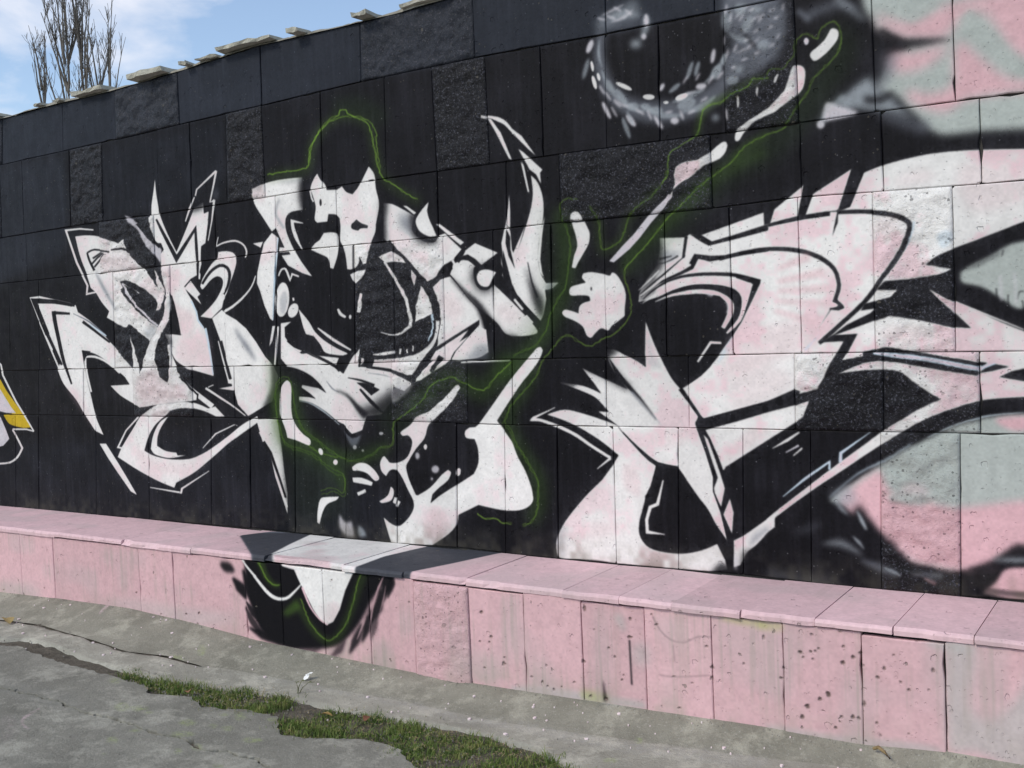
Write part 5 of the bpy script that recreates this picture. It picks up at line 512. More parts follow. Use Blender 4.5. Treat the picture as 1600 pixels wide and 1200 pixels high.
0 0 38 62 26 0.27 69.2:1380,2138 1383,2080 1387,1999 1388,1927 1386,1879 1381,1837 1370,1792 1350,1738 1324,1680 1296,1632 1264,1596 1225,1563 1181,1531 1129,1498 1074,1467 1032,1444 1136,1311 1177,1335 1238,1370 1298,1409 1350,1449 1402,1494 1450,1550 1488,1616 1519,1685 1541,1750 1555,1808 1562,1862 1564,1918 1563,1995 1559,2077 1556,2134
0 0 70 100 38 0.28 41.8:1128,1468 1102,1445 1064,1412 1026,1378 995,1346 974,1321 971,1320 971,1320 946,1333 916,1350 893,1363 866,1380 823,1391 774,1390 724,1381 674,1363 633,1334 603,1304 577,1281 543,1258 502,1234 472,1217 536,1147 566,1164 609,1190 652,1219 686,1249 711,1275 731,1290 756,1299 785,1304 806,1305 815,1303 830,1293 855,1279 887,1262 930,1239 993,1230 1045,1262 1076,1297 1102,1326 1135,1356 1172,1388 1198,1412
0 0 38 62 26 0.27 67.4:1104,1479 1078,1452 1041,1414 1006,1381 983,1360 975,1353 985,1356 964,1362 904,1387 824,1409 747,1401 687,1380 634,1354 573,1317 510,1273 452,1234 388,1196 321,1159 273,1132 372,1021 420,1049 487,1088 556,1130 619,1173 677,1215 726,1245 761,1263 787,1273 804,1274 839,1266 900,1241 980,1220 1054,1240 1094,1273 1120,1298 1157,1332 1195,1373 1222,1401
0 0 122 160 58 0.7 0:1161,1422 1147,1418 1141,1407 1130,1399 1114,1392 1102,1381 1093,1373 1079,1367 1067,1358 1057,1346 1048,1336 1038,1331 1024,1318 1020,1307 1004,1297 994,1289 984,1283 966,1286 951,1286 939,1293 923,1297 913,1303 896,1311 889,1319 870,1323 856,1332 848,1338 829,1346 817,1355 804,1357 785,1358 770,1353 755,1347 739,1348 723,1342 707,1342 692,1328 677,1327 666,1316 653,1307 639,1300 632,1283 626,1274 621,1260 614,1248 601,1238 589,1226 571,1219 561,1210 548,1198 532,1191 520,1185 503,1177 489,1166 481,1159 464,1153 449,1145 430,1136 415,1128 401,1123 388,1110 388,1096 389,1084 383,1071 384,1057 385,1038 382,1029 381,1016 375,999 370,992 351,984 334,985 316,983 295,979 280,973 269,964 256,953 237,942 224,935 210,932 189,925 170,915 156,911 138,908 122,905 102,902 80,897 63,900 44,906 31,908 12,913 -3,918 -20,925 -36,932 -49,945 -66,948 -82,957 -98,964 -113,976 -127,980 -139,993 -157,1001 -167,1011 -185,1017 -200,1023 -212,1032 -233,1041 -245,1050 -261,1057 -273,1070 -282,1081 -290,1095 -297,1106 -304,1122 -308,1134 -315,1150 -320,1162 -321,1177 -326,1188 -328,1210 -334,1224 -333,1238 -334,1253 -335,1266 -334,1279 -340,1291 -343,1310 -347,1321 -345,1338 -362,1350 -363,1364 -387,1367 -408,1370 -428,1362 -443,1355 -457,1340 -474,1329 -474,1309 -478,1291 -482,1285 -485,1269 -493,1250 -489,1239 -481,1224 -488,1205 -480,1196 -487,1179 -480,1162 -477,1151 -479,1131 -481,1116 -475,1103 -472,1088 -463,1075 -457,1062 -454,1049 -449,1030 -448,1014 -436,1007 -429,990 -413,980 -393,971 -377,967 -359,959 -342,958 -320,955 -301,950 -283,947 -266,940 -249,937 -225,934 -217,930 -196,918 -186,911 -167,905 -154,894 -144,880 -127,878 -114,864 -91,859 -80,852 -62,844 -50,837 -27,834 -15,828 1,823 14,810 15,800 23,789 23,772 21,757 21,750 13,733 9,717 -6,712 -19,721 -34,730 -49,734 -70,737 -91,738 -112,736 -132,726 -149,723 -165,718 -163,714 -148,720 -131,722 -111,733 -91,734 -71,734 -50,731 -36,727 -22,718 -7,708 13,714 17,732 25,749 25,757 27,773 28,790 19,801 19,812 4,826 -12,831 -25,838 -48,840 -59,847 -78,855 -89,862 -111,867 -124,881 -141,883 -150,897 -164,908 -183,913 -192,921 -214,933 -224,937 -248,940 -264,944 -281,950 -299,953 -318,959 -341,961 -357,962 -375,970 -391,974 -410,983 -424,992 -432,1009 -443,1016 -444,1031 -449,1049 -452,1063 -459,1076 -468,1089 -470,1104 -476,1117 -474,1131 -472,1151 -475,1163 -482,1179 -475,1197 -483,1206 -476,1224 -484,1240 -488,1250 -480,1268 -477,1284 -473,1291 -469,1309 -469,1327 -453,1338 -439,1352 -426,1359 -408,1367 -388,1363 -367,1361 -367,1348 -350,1336 -352,1321 -347,1309 -345,1290 -339,1279 -339,1266 -338,1253 -338,1238 -339,1223 -332,1209 -330,1187 -325,1176 -324,1161 -319,1149 -313,1133 -309,1121 -302,1104 -295,1093 -287,1080 -277,1068 -264,1055 -248,1047 -236,1039 -215,1030 -203,1020 -188,1014 -170,1008 -161,998 -142,990 -130,978 -116,974 -101,961 -84,954 -68,945 -52,942 -39,930 -22,922 -6,915 10,909 30,904 43,903 62,897 79,893 103,899 123,902 139,904 157,908 172,912 191,922 211,929 226,932 239,940 259,951 272,961 282,970 297,976 317,980 334,982 351,981 373,990 379,998 385,1015 386,1029 389,1038 388,1057 388,1071 393,1084 392,1096 392,1109 404,1121 417,1126 433,1133 452,1143 466,1151 483,1156 492,1164 505,1174 522,1182 534,1188 551,1196 564,1208 573,1217 591,1224 604,1236 618,1247 625,1259 629,1273 636,1282 642,1298 655,1304 669,1314 679,1324 694,1326 709,1339 723,1339 739,1345 755,1344 772,1350 786,1355 804,1354 815,1352 826,1344 846,1335 854,1330 868,1320 887,1316 893,1309 911,1301 921,1294 937,1290 950,1283 965,1283 985,1279 996,1287 1007,1295 1023,1306 1027,1316 1040,1329 1050,1334 1060,1344 1070,1356 1081,1364 1095,1370 1105,1379 1116,1389 1132,1397 1143,1405 1150,1416 1162,1420
0 0 122 160 58 0.7 0:1158,1426 1148,1413 1136,1409 1128,1400 1116,1392 1111,1384 1092,1370 1079,1372 1074,1358 1062,1347 1048,1335 1037,1323 1036,1317 1025,1304 1020,1296 994,1294 991,1283 975,1286 956,1291 945,1288 928,1294 913,1300 900,1310 888,1319 879,1326 851,1327 843,1335 828,1340 822,1352 810,1353 785,1354 770,1350 753,1346 739,1342 718,1341 703,1335 692,1331 675,1318 661,1315 648,1303 646,1294 637,1287 624,1269 621,1264 611,1252 596,1238 589,1228 572,1220 560,1208 545,1192 533,1190 517,1183 506,1172 478,1162 479,1157 459,1155 443,1139 435,1134 419,1130 395,1114 394,1103 392,1092 377,1078 393,1065 391,1048 384,1033 387,1025 389,1010 381,992 366,986 354,978 339,976 319,975 303,975 276,963 269,955 263,948 240,933 225,930 209,922 184,918 177,906 152,903 141,897 125,893 100,894 84,897 55,892 48,895 28,907 3,908 0,913 -24,921 -35,931 -50,933 -81,940 -81,946 -97,958 -114,964 -129,969 -145,982 -156,996 -165,998 -190,1009 -204,1008 -218,1024 -235,1032 -247,1037 -260,1046 -274,1063 -283,1067 -298,1080 -300,1097 -306,1106 -308,1122 -318,1131 -323,1144 -319,1161 -334,1178 -336,1187 -332,1205 -334,1220 -333,1229 -333,1247 -335,1264 -344,1282 -343,1292 -355,1315 -351,1321 -359,1337 -366,1343 -379,1349 -404,1351 -433,1341 -438,1332 -467,1318 -458,1307 -471,1298 -480,1275 -478,1266 -480,1251 -478,1236 -479,1222 -485,1211 -482,1188 -478,1173 -481,1164 -482,1150 -474,1129 -478,1118 -479,1102 -465,1091 -460,1074 -462,1055 -466,1045 -455,1027 -447,1018 -440,998 -435,994 -428,974 -418,971 -395,961 -374,957 -365,940 -330,944 -319,941 -304,939 -276,931 -253,928 -244,920 -219,922 -208,908 -194,902 -181,891 -153,891 -152,873 -132,865 -124,862 -105,845 -84,832 -79,831 -55,820 -44,814 -30,810 -9,812 12,806 22,796 19,778 22,769 20,759 16,737 22,725 24,711 14,696 -1,694 -21,703 -34,713 -50,714 -59,721 -86,717 -101,711 -116,702 -136,705 -161,698 -160,696 -136,702 -115,699 -100,708 -85,714 -61,718 -52,711 -36,710 -23,701 -2,691 17,694 28,711 25,726 20,737 24,759 26,770 23,779 26,797 14,808 -8,815 -30,813 -42,816 -53,822 -77,834 -82,835 -103,847 -122,864 -130,868 -149,875 -149,894 -179,894 -191,905 -206,910 -217,925 -242,923 -250,931 -275,933 -302,942 -317,944 -329,947 -362,943 -371,959 -393,964 -416,973 -424,976 -431,996 -437,999 -444,1019 -452,1029 -462,1046 -458,1054 -456,1075 -461,1092 -475,1103 -474,1117 -470,1129 -478,1151 -477,1164 -474,1173 -479,1188 -481,1211 -476,1221 -474,1236 -476,1251 -474,1266 -476,1275 -468,1296 -453,1306 -461,1317 -435,1330 -430,1339 -403,1348 -381,1347 -369,1341 -362,1335 -355,1321 -359,1315 -347,1292 -348,1281 -339,1264 -337,1247 -336,1229 -337,1220 -336,1205 -339,1187 -338,1177 -323,1160 -327,1144 -322,1130 -312,1121 -310,1105 -304,1096 -302,1079 -286,1064 -277,1061 -264,1044 -250,1034 -237,1029 -221,1022 -206,1005 -191,1006 -167,995 -159,994 -148,980 -132,966 -116,962 -99,955 -85,945 -85,938 -51,930 -37,928 -26,919 -3,911 0,906 26,904 46,893 54,889 83,895 99,892 125,890 143,895 153,901 179,904 187,916 210,920 226,927 241,930 266,947 272,954 278,961 303,973 319,972 339,974 355,976 367,983 384,990 393,1010 391,1026 388,1033 395,1048 396,1066 382,1079 396,1091 398,1103 398,1113 420,1127 436,1131 445,1137 461,1153 482,1155 482,1160 508,1170 519,1181 534,1188 546,1190 563,1207 574,1218 591,1226 599,1237 614,1251 623,1263 627,1268 639,1285 649,1293 651,1301 662,1313 677,1315 693,1329 704,1333 719,1338 740,1339 754,1344 771,1347 785,1351 809,1351 820,1349 825,1338 841,1333 850,1325 878,1324 886,1317 897,1308 911,1297 926,1292 945,1286 955,1288 974,1283 993,1280 996,1291 1022,1293 1028,1303 1038,1317 1040,1322 1050,1334 1064,1345 1076,1357 1081,1369 1093,1368 1113,1383 1118,1390 1131,1398 1138,1407 1150,1411 1160,1425
0 0 70 100 38 0.3 33.4:358,1016 327,1004 282,987 235,971 190,955 148,941 108,935 65,938 15,948 -37,964 -99,989 -164,1020 -215,1052 -246,1081 -267,1112 -283,1149 -296,1208 -305,1277 -310,1328 -391,1321 -385,1270 -377,1198 -362,1132 -342,1087 -314,1047 -274,1010 -214,972 -142,938 -74,911 -14,893 46,881 107,878 165,887 216,904 261,920 308,937 353,954 385,966
0 0 38 62 26 0.32 58.5:291,1019 238,999 166,973 105,960 52,961 -7,972 -66,992 -127,1020 -184,1055 -224,1095 -248,1155 -262,1235 -281,1309 -314,1349 -382,1391 -489,1369 -520,1287 -535,1210 -543,1139 -547,1080 -545,1018 -518,955 -454,916 -387,899 -333,886 -271,866 -205,845 -153,824 -113,799 -76,769 -50,746 61,823 34,846 -8,881 -63,917 -131,945 -202,968 -268,990 -327,1005 -368,1015 -382,1024 -390,1044 -392,1087 -388,1139 -381,1204 -369,1270 -365,1281 -423,1268 -433,1274 -425,1265 -412,1213 -396,1126 -361,1039 -296,975 -219,928 -141,894 -63,869 21,854 111,853 205,874 288,904 343,926
0 0 122 160 58 0.6 0:-272,993 -259,984 -245,976 -230,962 -207,961 -199,951 -184,941 -175,933 -153,928 -131,926 -112,923 -89,921 -79,916 -56,911 -37,914 -20,911 -19,914 -37,917 -55,914 -77,919 -87,924 -111,926 -130,929 -152,931 -172,936 -181,943 -195,953 -204,964 -228,965 -242,978 -256,987 -269,996
0 0 122 160 58 0.6 0:-275,992 -259,988 -242,980 -230,967 -218,956 -199,944 -181,945 -169,937 -144,935 -136,931 -111,923 -97,921 -73,915 -59,920 -39,906 -18,912 -18,914 -38,909 -58,922 -73,918 -96,923 -110,925 -134,933 -142,938 -167,939 -180,948 -198,947 -215,958 -227,969 -239,982 -257,990 -273,995
0 0 70 100 38 0.28 29.5:-506,1288 -509,1236 -512,1163 -509,1098 -503,1054 -488,1009 -449,969 -376,944 -293,927 -219,906 -151,877 -87,843 -44,812 -28,779 -24,740 -22,709 44,717 43,748 38,795 14,842 -41,884 -111,921 -185,953 -266,976 -346,992 -399,1011 -421,1034 -431,1066 -437,1105 -439,1167 -437,1237 -434,1288
0 1 38 62 26 0.16 94:-401,954 31,804 -7,568 -378,545 -416,730
0 0 70 100 38 0.19 45.4:-545,1473 -545,1434 -544,1378 -540,1321 -532,1264 -521,1208 -514,1169 -412,1183 -419,1222 -429,1276 -437,1329 -440,1383 -441,1437 -442,1475
0 0 122 160 58 0.8 0:912,648 924,642 936,635 950,627 963,622 980,624 994,626 1009,631 1023,631 1038,625 1051,613 1058,609 1075,607 1091,611 1110,607 1123,608 1123,611 1111,611 1092,614 1075,611 1059,612 1054,615 1041,628 1024,634 1009,635 993,630 980,627 964,626 952,630 939,638 926,645 915,651
0 0 122 160 58 0.8 0:911,652 918,641 931,637 943,629 961,626 978,630 996,631 1007,629 1030,627 1040,626 1050,619 1060,612 1069,610 1094,615 1111,618 1125,614 1126,616 1112,620 1094,617 1070,613 1062,614 1052,621 1042,628 1031,630 1008,632 997,633 978,633 961,629 945,632 932,639 920,643 915,654
0 1 205 200 206 0.65 7:1720,2673 1727,2659 1728,2649 1724,2648 1716,2655 1707,2669 1701,2683 1699,2693 1703,2694 1711,2687
0 1 205 200 206 0.65 7:1752,2640 1760,2625 1763,2615 1759,2613 1750,2621 1739,2634 1731,2649 1728,2659 1732,2661 1741,2653
0 1 205 200 206 0.65 6.9:1799,2597 1810,2584 1814,2574 1811,2572 1801,2578 1788,2589 1777,2603 1773,2613 1776,2615 1786,2609
0 1 205 200 206 0.65 6.9:1782,2562 1790,2545 1792,2534 1788,2533 1779,2542 1769,2557 1761,2574 1759,2585 1763,2586 1772,2578
0 1 205 200 206 0.65 6.8:1909,2546 1922,2536 1929,2527 1927,2523 1916,2527 1901,2535 1887,2546 1880,2555 1883,2558 1894,2555
0 1 205 200 206 0.65 6.7:1958,2521 1964,2506 1964,2497 1960,2495 1953,2504 1945,2518 1940,2533 1939,2543 1943,2544 1950,2536
0 1 205 200 206 0.65 6.6:2064,2521 2061,2517 2052,2514 2041,2514 2031,2516 2027,2520 2030,2524 2039,2526 2050,2526 2060,2524
0 1 205 200 206 0.65 6.6:2114,2499 2117,2485 2116,2475 2112,2475 2105,2482 2099,2496 2096,2510 2096,2519 2101,2520 2107,2512
0 1 205 200 206 0.65 6.5:2172,2510 2169,2506 2161,2501 2149,2497 2138,2497 2133,2499 2135,2504 2144,2509 2156,2512 2166,2513
0 1 205 200 206 0.65 6.4:2231,2560 2230,2555 2223,2548 2212,2543 2202,2541 2196,2543 2198,2548 2205,2554 2216,2559 2226,2561
0 1 205 200 206 0.65 6.4:2251,2624 2241,2615 2233,2611 2230,2614 2233,2622 2241,2633 2250,2642 2259,2646 2262,2643 2259,2635
0 1 205 200 206 0.65 6.3:2295,2637 2285,2629 2276,2626 2273,2629 2277,2637 2286,2647 2296,2655 2305,2658 2308,2655 2304,2647
0 1 205 200 206 0.65 6.5:2192,2649 2184,2640 2178,2636 2174,2638 2176,2646 2182,2656 2190,2664 2197,2668 2200,2666 2198,2659
0 1 205 200 206 0.65 6.5:2132,2644 2124,2636 2117,2632 2114,2634 2116,2641 2122,2652 2130,2660 2137,2665 2140,2662 2138,2655
0 1 205 200 206 0.65 6.3:2371,2668 2370,2664 2363,2660 2354,2659 2346,2660 2341,2663 2343,2667 2350,2670 2359,2672 2367,2671
0 1 205 200 206 0.65 6.3:2335,2729 2331,2716 2327,2709 2323,2711 2322,2720 2324,2733 2328,2745 2333,2752 2336,2751 2337,2742
0 1 205 200 206 0.65 6.3:2323,2786 2320,2773 2316,2766 2312,2767 2311,2775 2311,2789 2314,2802 2318,2809 2321,2808 2323,2799
0 1 205 200 206 0.65 6.2:2372,2741 2365,2734 2358,2731 2355,2733 2356,2740 2361,2749 2367,2756 2374,2759 2377,2756 2376,2749
0 1 205 200 206 0.65 6.2:2429,2774 2428,2770 2423,2766 2415,2763 2408,2763 2404,2765 2405,2769 2410,2773 2418,2776 2425,2776
0 1 205 200 206 0.65 6.1:2473,2808 2472,2804 2467,2799 2459,2795 2451,2794 2447,2796 2448,2800 2453,2804 2461,2808 2468,2809
0 1 205 200 206 0.65 6.2:2403,2862 2396,2856 2389,2853 2386,2856 2387,2863 2393,2871 2401,2878 2408,2881 2411,2878 2409,2871
0 1 205 200 206 0.65 6.2:2456,2894 2454,2891 2448,2887 2439,2886 2431,2887 2427,2890 2429,2893 2435,2896 2444,2898 2452,2897
0 1 205 200 206 0.65 6.1:2487,2839 2479,2834 2472,2832 2469,2835 2471,2841 2477,2849 2485,2854 2492,2856 2495,2853 2493,2847
0 1 205 200 206 0.65 6.1:2479,2713 2478,2708 2472,2704 2462,2700 2454,2699 2449,2702 2450,2706 2457,2711 2466,2714 2474,2715
0 1 205 200 206 0.65 6.2:2421,2694 2420,2690 2414,2686 2405,2684 2397,2684 2393,2687 2394,2690 2401,2694 2410,2697 2417,2696
0 1 205 200 206 0.65 6.3:2334,2913 2332,2900 2329,2892 2326,2893 2323,2902 2322,2915 2324,2929 2327,2936 2331,2936 2333,2927
0 1 205 200 206 0.65 6.3:2354,2874 2351,2864 2346,2858 2343,2859 2342,2867 2343,2878 2347,2889 2351,2895 2354,2894 2356,2886
0 1 205 200 206 0.65 6.9:1830,3002 1825,3002 1813,3008 1800,3017 1791,3026 1789,3031 1795,3031 1807,3025 1820,3016 1829,3007
0 1 205 200 206 0.65 6.8:1885,2975 1879,2976 1867,2982 1856,2992 1848,3001 1846,3007 1853,3007 1864,3000 1876,2990 1884,2981
0 1 205 200 206 0.65 6.9:1802,2974 1795,2973 1781,2977 1765,2986 1754,2994 1750,3000 1757,3001 1771,2996 1787,2988 1798,2979
0 1 205 200 206 0.65 7:1750,2979 1745,2978 1732,2981 1717,2987 1706,2994 1703,2999 1709,3001 1721,2997 1736,2991 1747,2984
0 1 205 200 206 0.6 6.1:2546,2879 2545,2875 2538,2871 2530,2868 2521,2867 2517,2869 2518,2873 2525,2877 2533,2881 2542,2881
0 1 205 200 206 0.6 6:2564,2843 2563,2839 2558,2835 2550,2831 2543,2830 2539,2831 2539,2835 2544,2840 2552,2844 2559,2845
0 1 205 200 206 0.6 6.1:2537,2808 2536,2804 2530,2800 2521,2797 2512,2796 2508,2798 2509,2802 2516,2806 2525,2810 2533,2810
0 1 205 200 206 0.6 6:2560,2754 2554,2747 2549,2745 2546,2747 2547,2753 2551,2761 2557,2767 2562,2770 2565,2768 2564,2762
0 1 205 200 206 0.6 6.1:2541,2734 2540,2730 2534,2726 2526,2723 2518,2722 2514,2724 2515,2728 2521,2733 2529,2736 2537,2736
0 1 205 200 206 0.6 6:2585,2875 2580,2867 2575,2863 2572,2865 2572,2871 2574,2881 2579,2889 2584,2893 2587,2891 2587,2884
0 1 227 224 222 1 3.9:2772,2751 2795,2742 2801,2725 2794,2701 2764,2668 2720,2638 2697,2634 2682,2656 2687,2671 2715,2689 2742,2710 2757,2730
0 1 205 200 206 1 3.9:2679,2717 2676,2709 2671,2704 2664,2705 2659,2712 2657,2720 2660,2728 2665,2733 2672,2731 2677,2725
0 1 227 224 222 1 2.7:2613,2625 2640,2625 2658,2607 2660,2575 2646,2525 2604,2492 2540,2456 2484,2438 2442,2422 2389,2381 2368,2353 2351,2353 2349,2375 2364,2403 2419,2431 2499,2473 2561,2517 2587,2560
0 1 227 224 222 1 2.9:2299,2357 2313,2341 2303,2310 2276,2286 2225,2270 2189,2252 2143,2223 2090,2198 2055,2165 2026,2134 2006,2099 1983,2081 1958,2089! 2016,2118 2054,2151 2068,2201 2067,2238 2077,2270 2115,2291 2151,2295 2181,2294 2227,2314 2266,2342
0 0 205 200 206 1 3:2039,2161 2057,2148 2009,2099 1944,2041 1884,1977 1830,1929 1746,1873 1722,1881 1791,1944 1852,1994 1926,2069 1991,2120
0 1 227 224 222 1 2.4:1531,2115 1556,2129 1581,2114 1593,2087 1612,2047 1623,2017 1616,1972 1582,1922 1556,1887 1540,1861! 1520,1865! 1534,1918 1553,1962 1549,2008 1535,2054 1528,2085
0 0 19 18 22 1 0:1526,2090 1553,2076 1597,2078 1596,2083 1554,2082 1530,2095
0 1 227 224 222 1 1.6:1582,1834! 1621,1837 1680,1826 1723,1814 1735,1827 1755,1819 1786,1775 1802,1722 1795,1663 1792,1623! 1755,1599 1725,1581 1703,1560 1666,1571 1637,1552 1610,1529 1587,1541 1567,1583 1525,1611 1473,1633 1458,1653 1475,1667 1518,1657 1548,1646! 1552,1675 1572,1693 1613,1702! 1606,1724 1565,1731 1511,1733 1501,1750 1513,1774 1559,1784 1593,1790! 1573,1814
0 1 19 18 22 0.8 0:1625,1758 1624,1753 1621,1750 1619,1750 1617,1753 1616,1758 1617,1764 1619,1767 1622,1767 1624,1763
0 1 227 224 222 1 1.6:-387,1345 -356,1329 -350,1287 -358,1177 -340,1103 -287,1044 -228,1009 -223,984 -242,974 -334,1000 -403,1014! -413,1056 -446,1130 -452,1176 -435,1297
0 1 227 224 222 1 2.1:-133,945 -132,933 -136,924 -146,921 -156,926 -164,936 -166,948 -161,957 -151,959 -141,955
0 1 227 224 222 1 2.1:-24,884 -28,875 -37,869 -47,869 -55,874 -58,883 -54,892 -45,898 -35,898 -27,893
0 1 227 224 222 1 1.9:612,986 609,978 603,972 596,972 591,977 589,986 592,994 598,1000 605,1000 610,995
0 1 227 224 222 1 1.8:818,858 813,846 804,840 795,841 790,849 791,861 796,873 805,880 814,879 819,871
0 1 205 200 206 0.8 7.6:560,937 556,926 548,919 539,919 532,926 530,936 533,948 541,955 550,955 557,948
0 1 205 200 206 0.8 7.5:685,870 679,858 666,850 651,850 638,857 634,869 640,881 653,888 668,889 680,882
0 1 205 200 206 0.8 7.6:642,818 640,813 636,810 631,810 627,813 625,817 627,822 631,826 637,826 641,823
0 1 227 224 222 1 1.5:85,861! 130,885 193,883 253,843 276,805 244,792 195,828 139,842 92,842
0 1 227 224 222 1 1.5:84,803! 154,804 229,783! 220,763! 152,771 88,777!
0 0 227 224 222 1 1:111,720 173,743 178,725 121,703
0 1 227 224 222 1 1.5:269,680! 330,715 355,765! 373,748 369,713 345,686 288,672
0 0 227 224 222 1 1:377,709 397,706 383,670 364,680
0 0 227 224 222 1 1:398,693 417,685 393,653 382,662
0 1 227 224 222 1 2.1:-26,690! -49,669 -117,643 -156,595 -185,525! -201,533! -196,593 -170,668 -120,683
0 1 227 224 222 1 1.4:830,1315 842,1295 785,1224 699,1153 628,1102 598,1034 536,973 484,908 465,873 483,805 522,729! 616,691! 506,634! 504,694 470,753 435,816 399,856 355,853 325,820! 293,849 288,893 314,928 338,912 357,895 418,899 480,933 514,1007 491,1043 451,1042 438,1061 505,1101 551,1144 648,1182 761,1262
0 1 227 224 222 1 2.2:1333,1492 1343,1470 1303,1406 1202,1303 1061,1130! 1144,1025 1161,984 1178,946 1220,874 1253,780 1243,719 1185,687 1070,677 922,695! 794,637! 779,583 723,529 614,463! 464,452 341,456! 321,511 295,594! 347,562 404,555 472,608 510,669 509,713! 618,770 698,841 740,869! 760,856 738,815 673,769 633,736! 618,688! 671,725 735,762 827,812 902,855! 933,915 932,988 915,1033! 863,1039 857,1071 886,1092! 922,1095! 955,1119 1038,1210 1159,1344 1307,1484
0 1 212 172 178 0.42 28.4:604,657 708,646 714,562 616,487 575,527
0 1 227 224 222 1 1.7:1117,863! 1136,856! 1172,826 1218,788 1254,757 1247,725 1185,688 1118,680!
0 1 205 200 206 0.8 12.4:-30,594! 9,549 63,559! 74,510 79,470! 11,474 -34,521
0 1 150 156 162 0.8 12.2:109,539! 148,520 169,481! 122,473 106,494
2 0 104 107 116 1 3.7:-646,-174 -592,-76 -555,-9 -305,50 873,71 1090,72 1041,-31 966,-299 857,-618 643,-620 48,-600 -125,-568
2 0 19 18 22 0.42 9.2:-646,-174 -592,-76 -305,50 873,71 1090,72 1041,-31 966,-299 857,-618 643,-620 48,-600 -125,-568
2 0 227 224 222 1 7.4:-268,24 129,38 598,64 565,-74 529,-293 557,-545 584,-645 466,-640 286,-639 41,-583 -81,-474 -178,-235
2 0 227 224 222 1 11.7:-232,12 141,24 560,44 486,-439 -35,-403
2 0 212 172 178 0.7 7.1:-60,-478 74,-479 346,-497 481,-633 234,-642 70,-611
1 1 19 18 22 1 15.2:-236,466! 760,489! 723,392 636,290 573,195 494,109 406,46 283,11 81,-16 -41,9 -132,59 -173,143 -213,252
1 0 19 18 22 0.9 12.5:-423,379 -411,367 -394,349 -372,343 -352,344 -333,344 -320,345 -306,361 -312,368 -321,378 -330,390 -351,399 -382,399 -405,399
1 0 19 18 22 0.95 12.3:-333,312 -324,296 -312,274 -304,252 -281,238 -256,221 -239,209 -222,216 -224,235 -228,262 -236,288 -266,303 -297,314 -318,322
1 0 19 18 22 0.95 12.2:-252,366 -248,338 -243,298 -237,259 -214,225 -190,191 -173,168 -150,176 -155,203 -161,242 -168,282 -192,315 -217,348 -235,372
1 0 19 18 22 0.9 8.1:-237,196 -226,178 -212,153 -196,129 -167,113 -138,98 -118,87 -103,97 -116,113 -134,135 -151,157 -179,173 -207,190 -227,202
1 0 19 18 22 0.95 12.1:-221,58 -199,46 -166,29 -130,11 -82,3 -29,1 8,-1 20,20 -11,30 -56,45 -99,57 -143,60 -185,64 -214,67
1 0 19 18 22 0.8 8.1:-244,168 -236,145 -224,112 -207,83 -180,62 -152,45 -133,33 -114,46 -128,61 -148,82 -166,105 -189,128 -215,154 -233,173
1 0 19 18 22 0.95 10.5:752,482 742,459 727,427 709,396 706,362 704,325 702,298 716,297 735,321 762,357 784,393 779,429 772,461 767,483
1 0 19 18 22 0.9 10.7:695,360 681,335 661,299 643,267 638,235 631,203 625,180 634,178 653,198 680,227 707,259 713,296 714,333 714,359
1 0 19 18 22 0.9 10.8:624,259 611,233 592,196 577,162 572,131 566,101 562,80 571,79 587,98 609,127 631,158 640,194 643,232 644,258
1 0 19 18 22 0.85 11:563,174 545,150 519,117 500,86 491,58 482,31 475,12 484,9 501,25 525,49 550,75 566,109 575,145 582,171
1 0 19 18 22 0.8 7:756,456 755,438 752,413 746,390 745,365 742,337 740,317 744,316 758,335 778,362 794,391 790,419 782,444 776,460
1 0 19 18 22 0.6 10.7:666,232 653,210 635,179 627,150 625,131 624,112 622,100 627,99 636,111 648,129 661,148 673,176 678,208 680,231
1 0 19 18 22 0.7 14.9:451,81 435,67 413,48 391,33 376,13 357,-8 342,-23 349,-30 371,-22 402,-8 434,9 449,35 459,60 466,76
1 0 19 18 22 0.6 19.3:278,28 252,14 217,-3 185,-11 148,-21 96,-33 57,-41 55,-51 90,-56 143,-63 199,-58 241,-30 271,0 289,20
1 0 212 172 178 0.75 3.5:723,424 712,409 696,387 682,366 674,345 666,325 660,312 663,311 671,324 683,343 695,363 707,385 718,407 726,423
1 0 212 172 178 0.7 5.4:678,342 668,325 653,300 639,277 628,255 615,233 606,218 609,217 621,231 639,252 656,273 667,298 675,323 681,341
1 0 212 172 178 0.7 3.6:655,292 647,271 635,240 626,211 622,186 620,162 618,146 621,146 625,163 630,186 637,211 645,239 652,270 658,292
1 0 212 172 178 0.6 3.6:597,207 586,189 569,164 556,140 547,120 538,101 533,88 535,88 544,100 556,119 568,138 580,162 592,188 600,207
1 0 212 172 178 0.6 3.5:732,378 728,361 721,338 713,314 705,290 696,266 689,249 692,248 700,265 712,290 723,314 728,338 732,361 735,378
1 0 227 224 222 1 1.9:-10,490 567,488 526,413 474,329 431,228 384,162 340,141 293,164 252,209 212,270 177,324 157,355 132,402 53,412 9,442
1 0 224 188 196 1 2.8:175,314 188,288 206,252 226,220 246,197 268,177 289,161 309,151 329,144 343,139 348,144 334,149 314,157 296,167 276,183 255,202 236,225 218,257 200,293 188,319
1 0 227 224 222 1 0:-169,342 -149,322 -120,295 -93,271 -71,255 -48,242 -22,233 7,230 38,232 68,239 96,254 120,274 141,292 159,308 175,324 186,335 180,339 168,328 150,314 131,299 108,282 84,265 61,254 38,249 13,248 -10,252 -32,259 -53,270 -74,284 -102,306 -132,332 -154,351
1 0 227 224 222 1 0:-278,459 -268,444 -253,423 -235,401 -208,377 -178,352 -157,334 -143,344 -165,361 -196,385 -223,408 -241,428 -257,449 -268,463
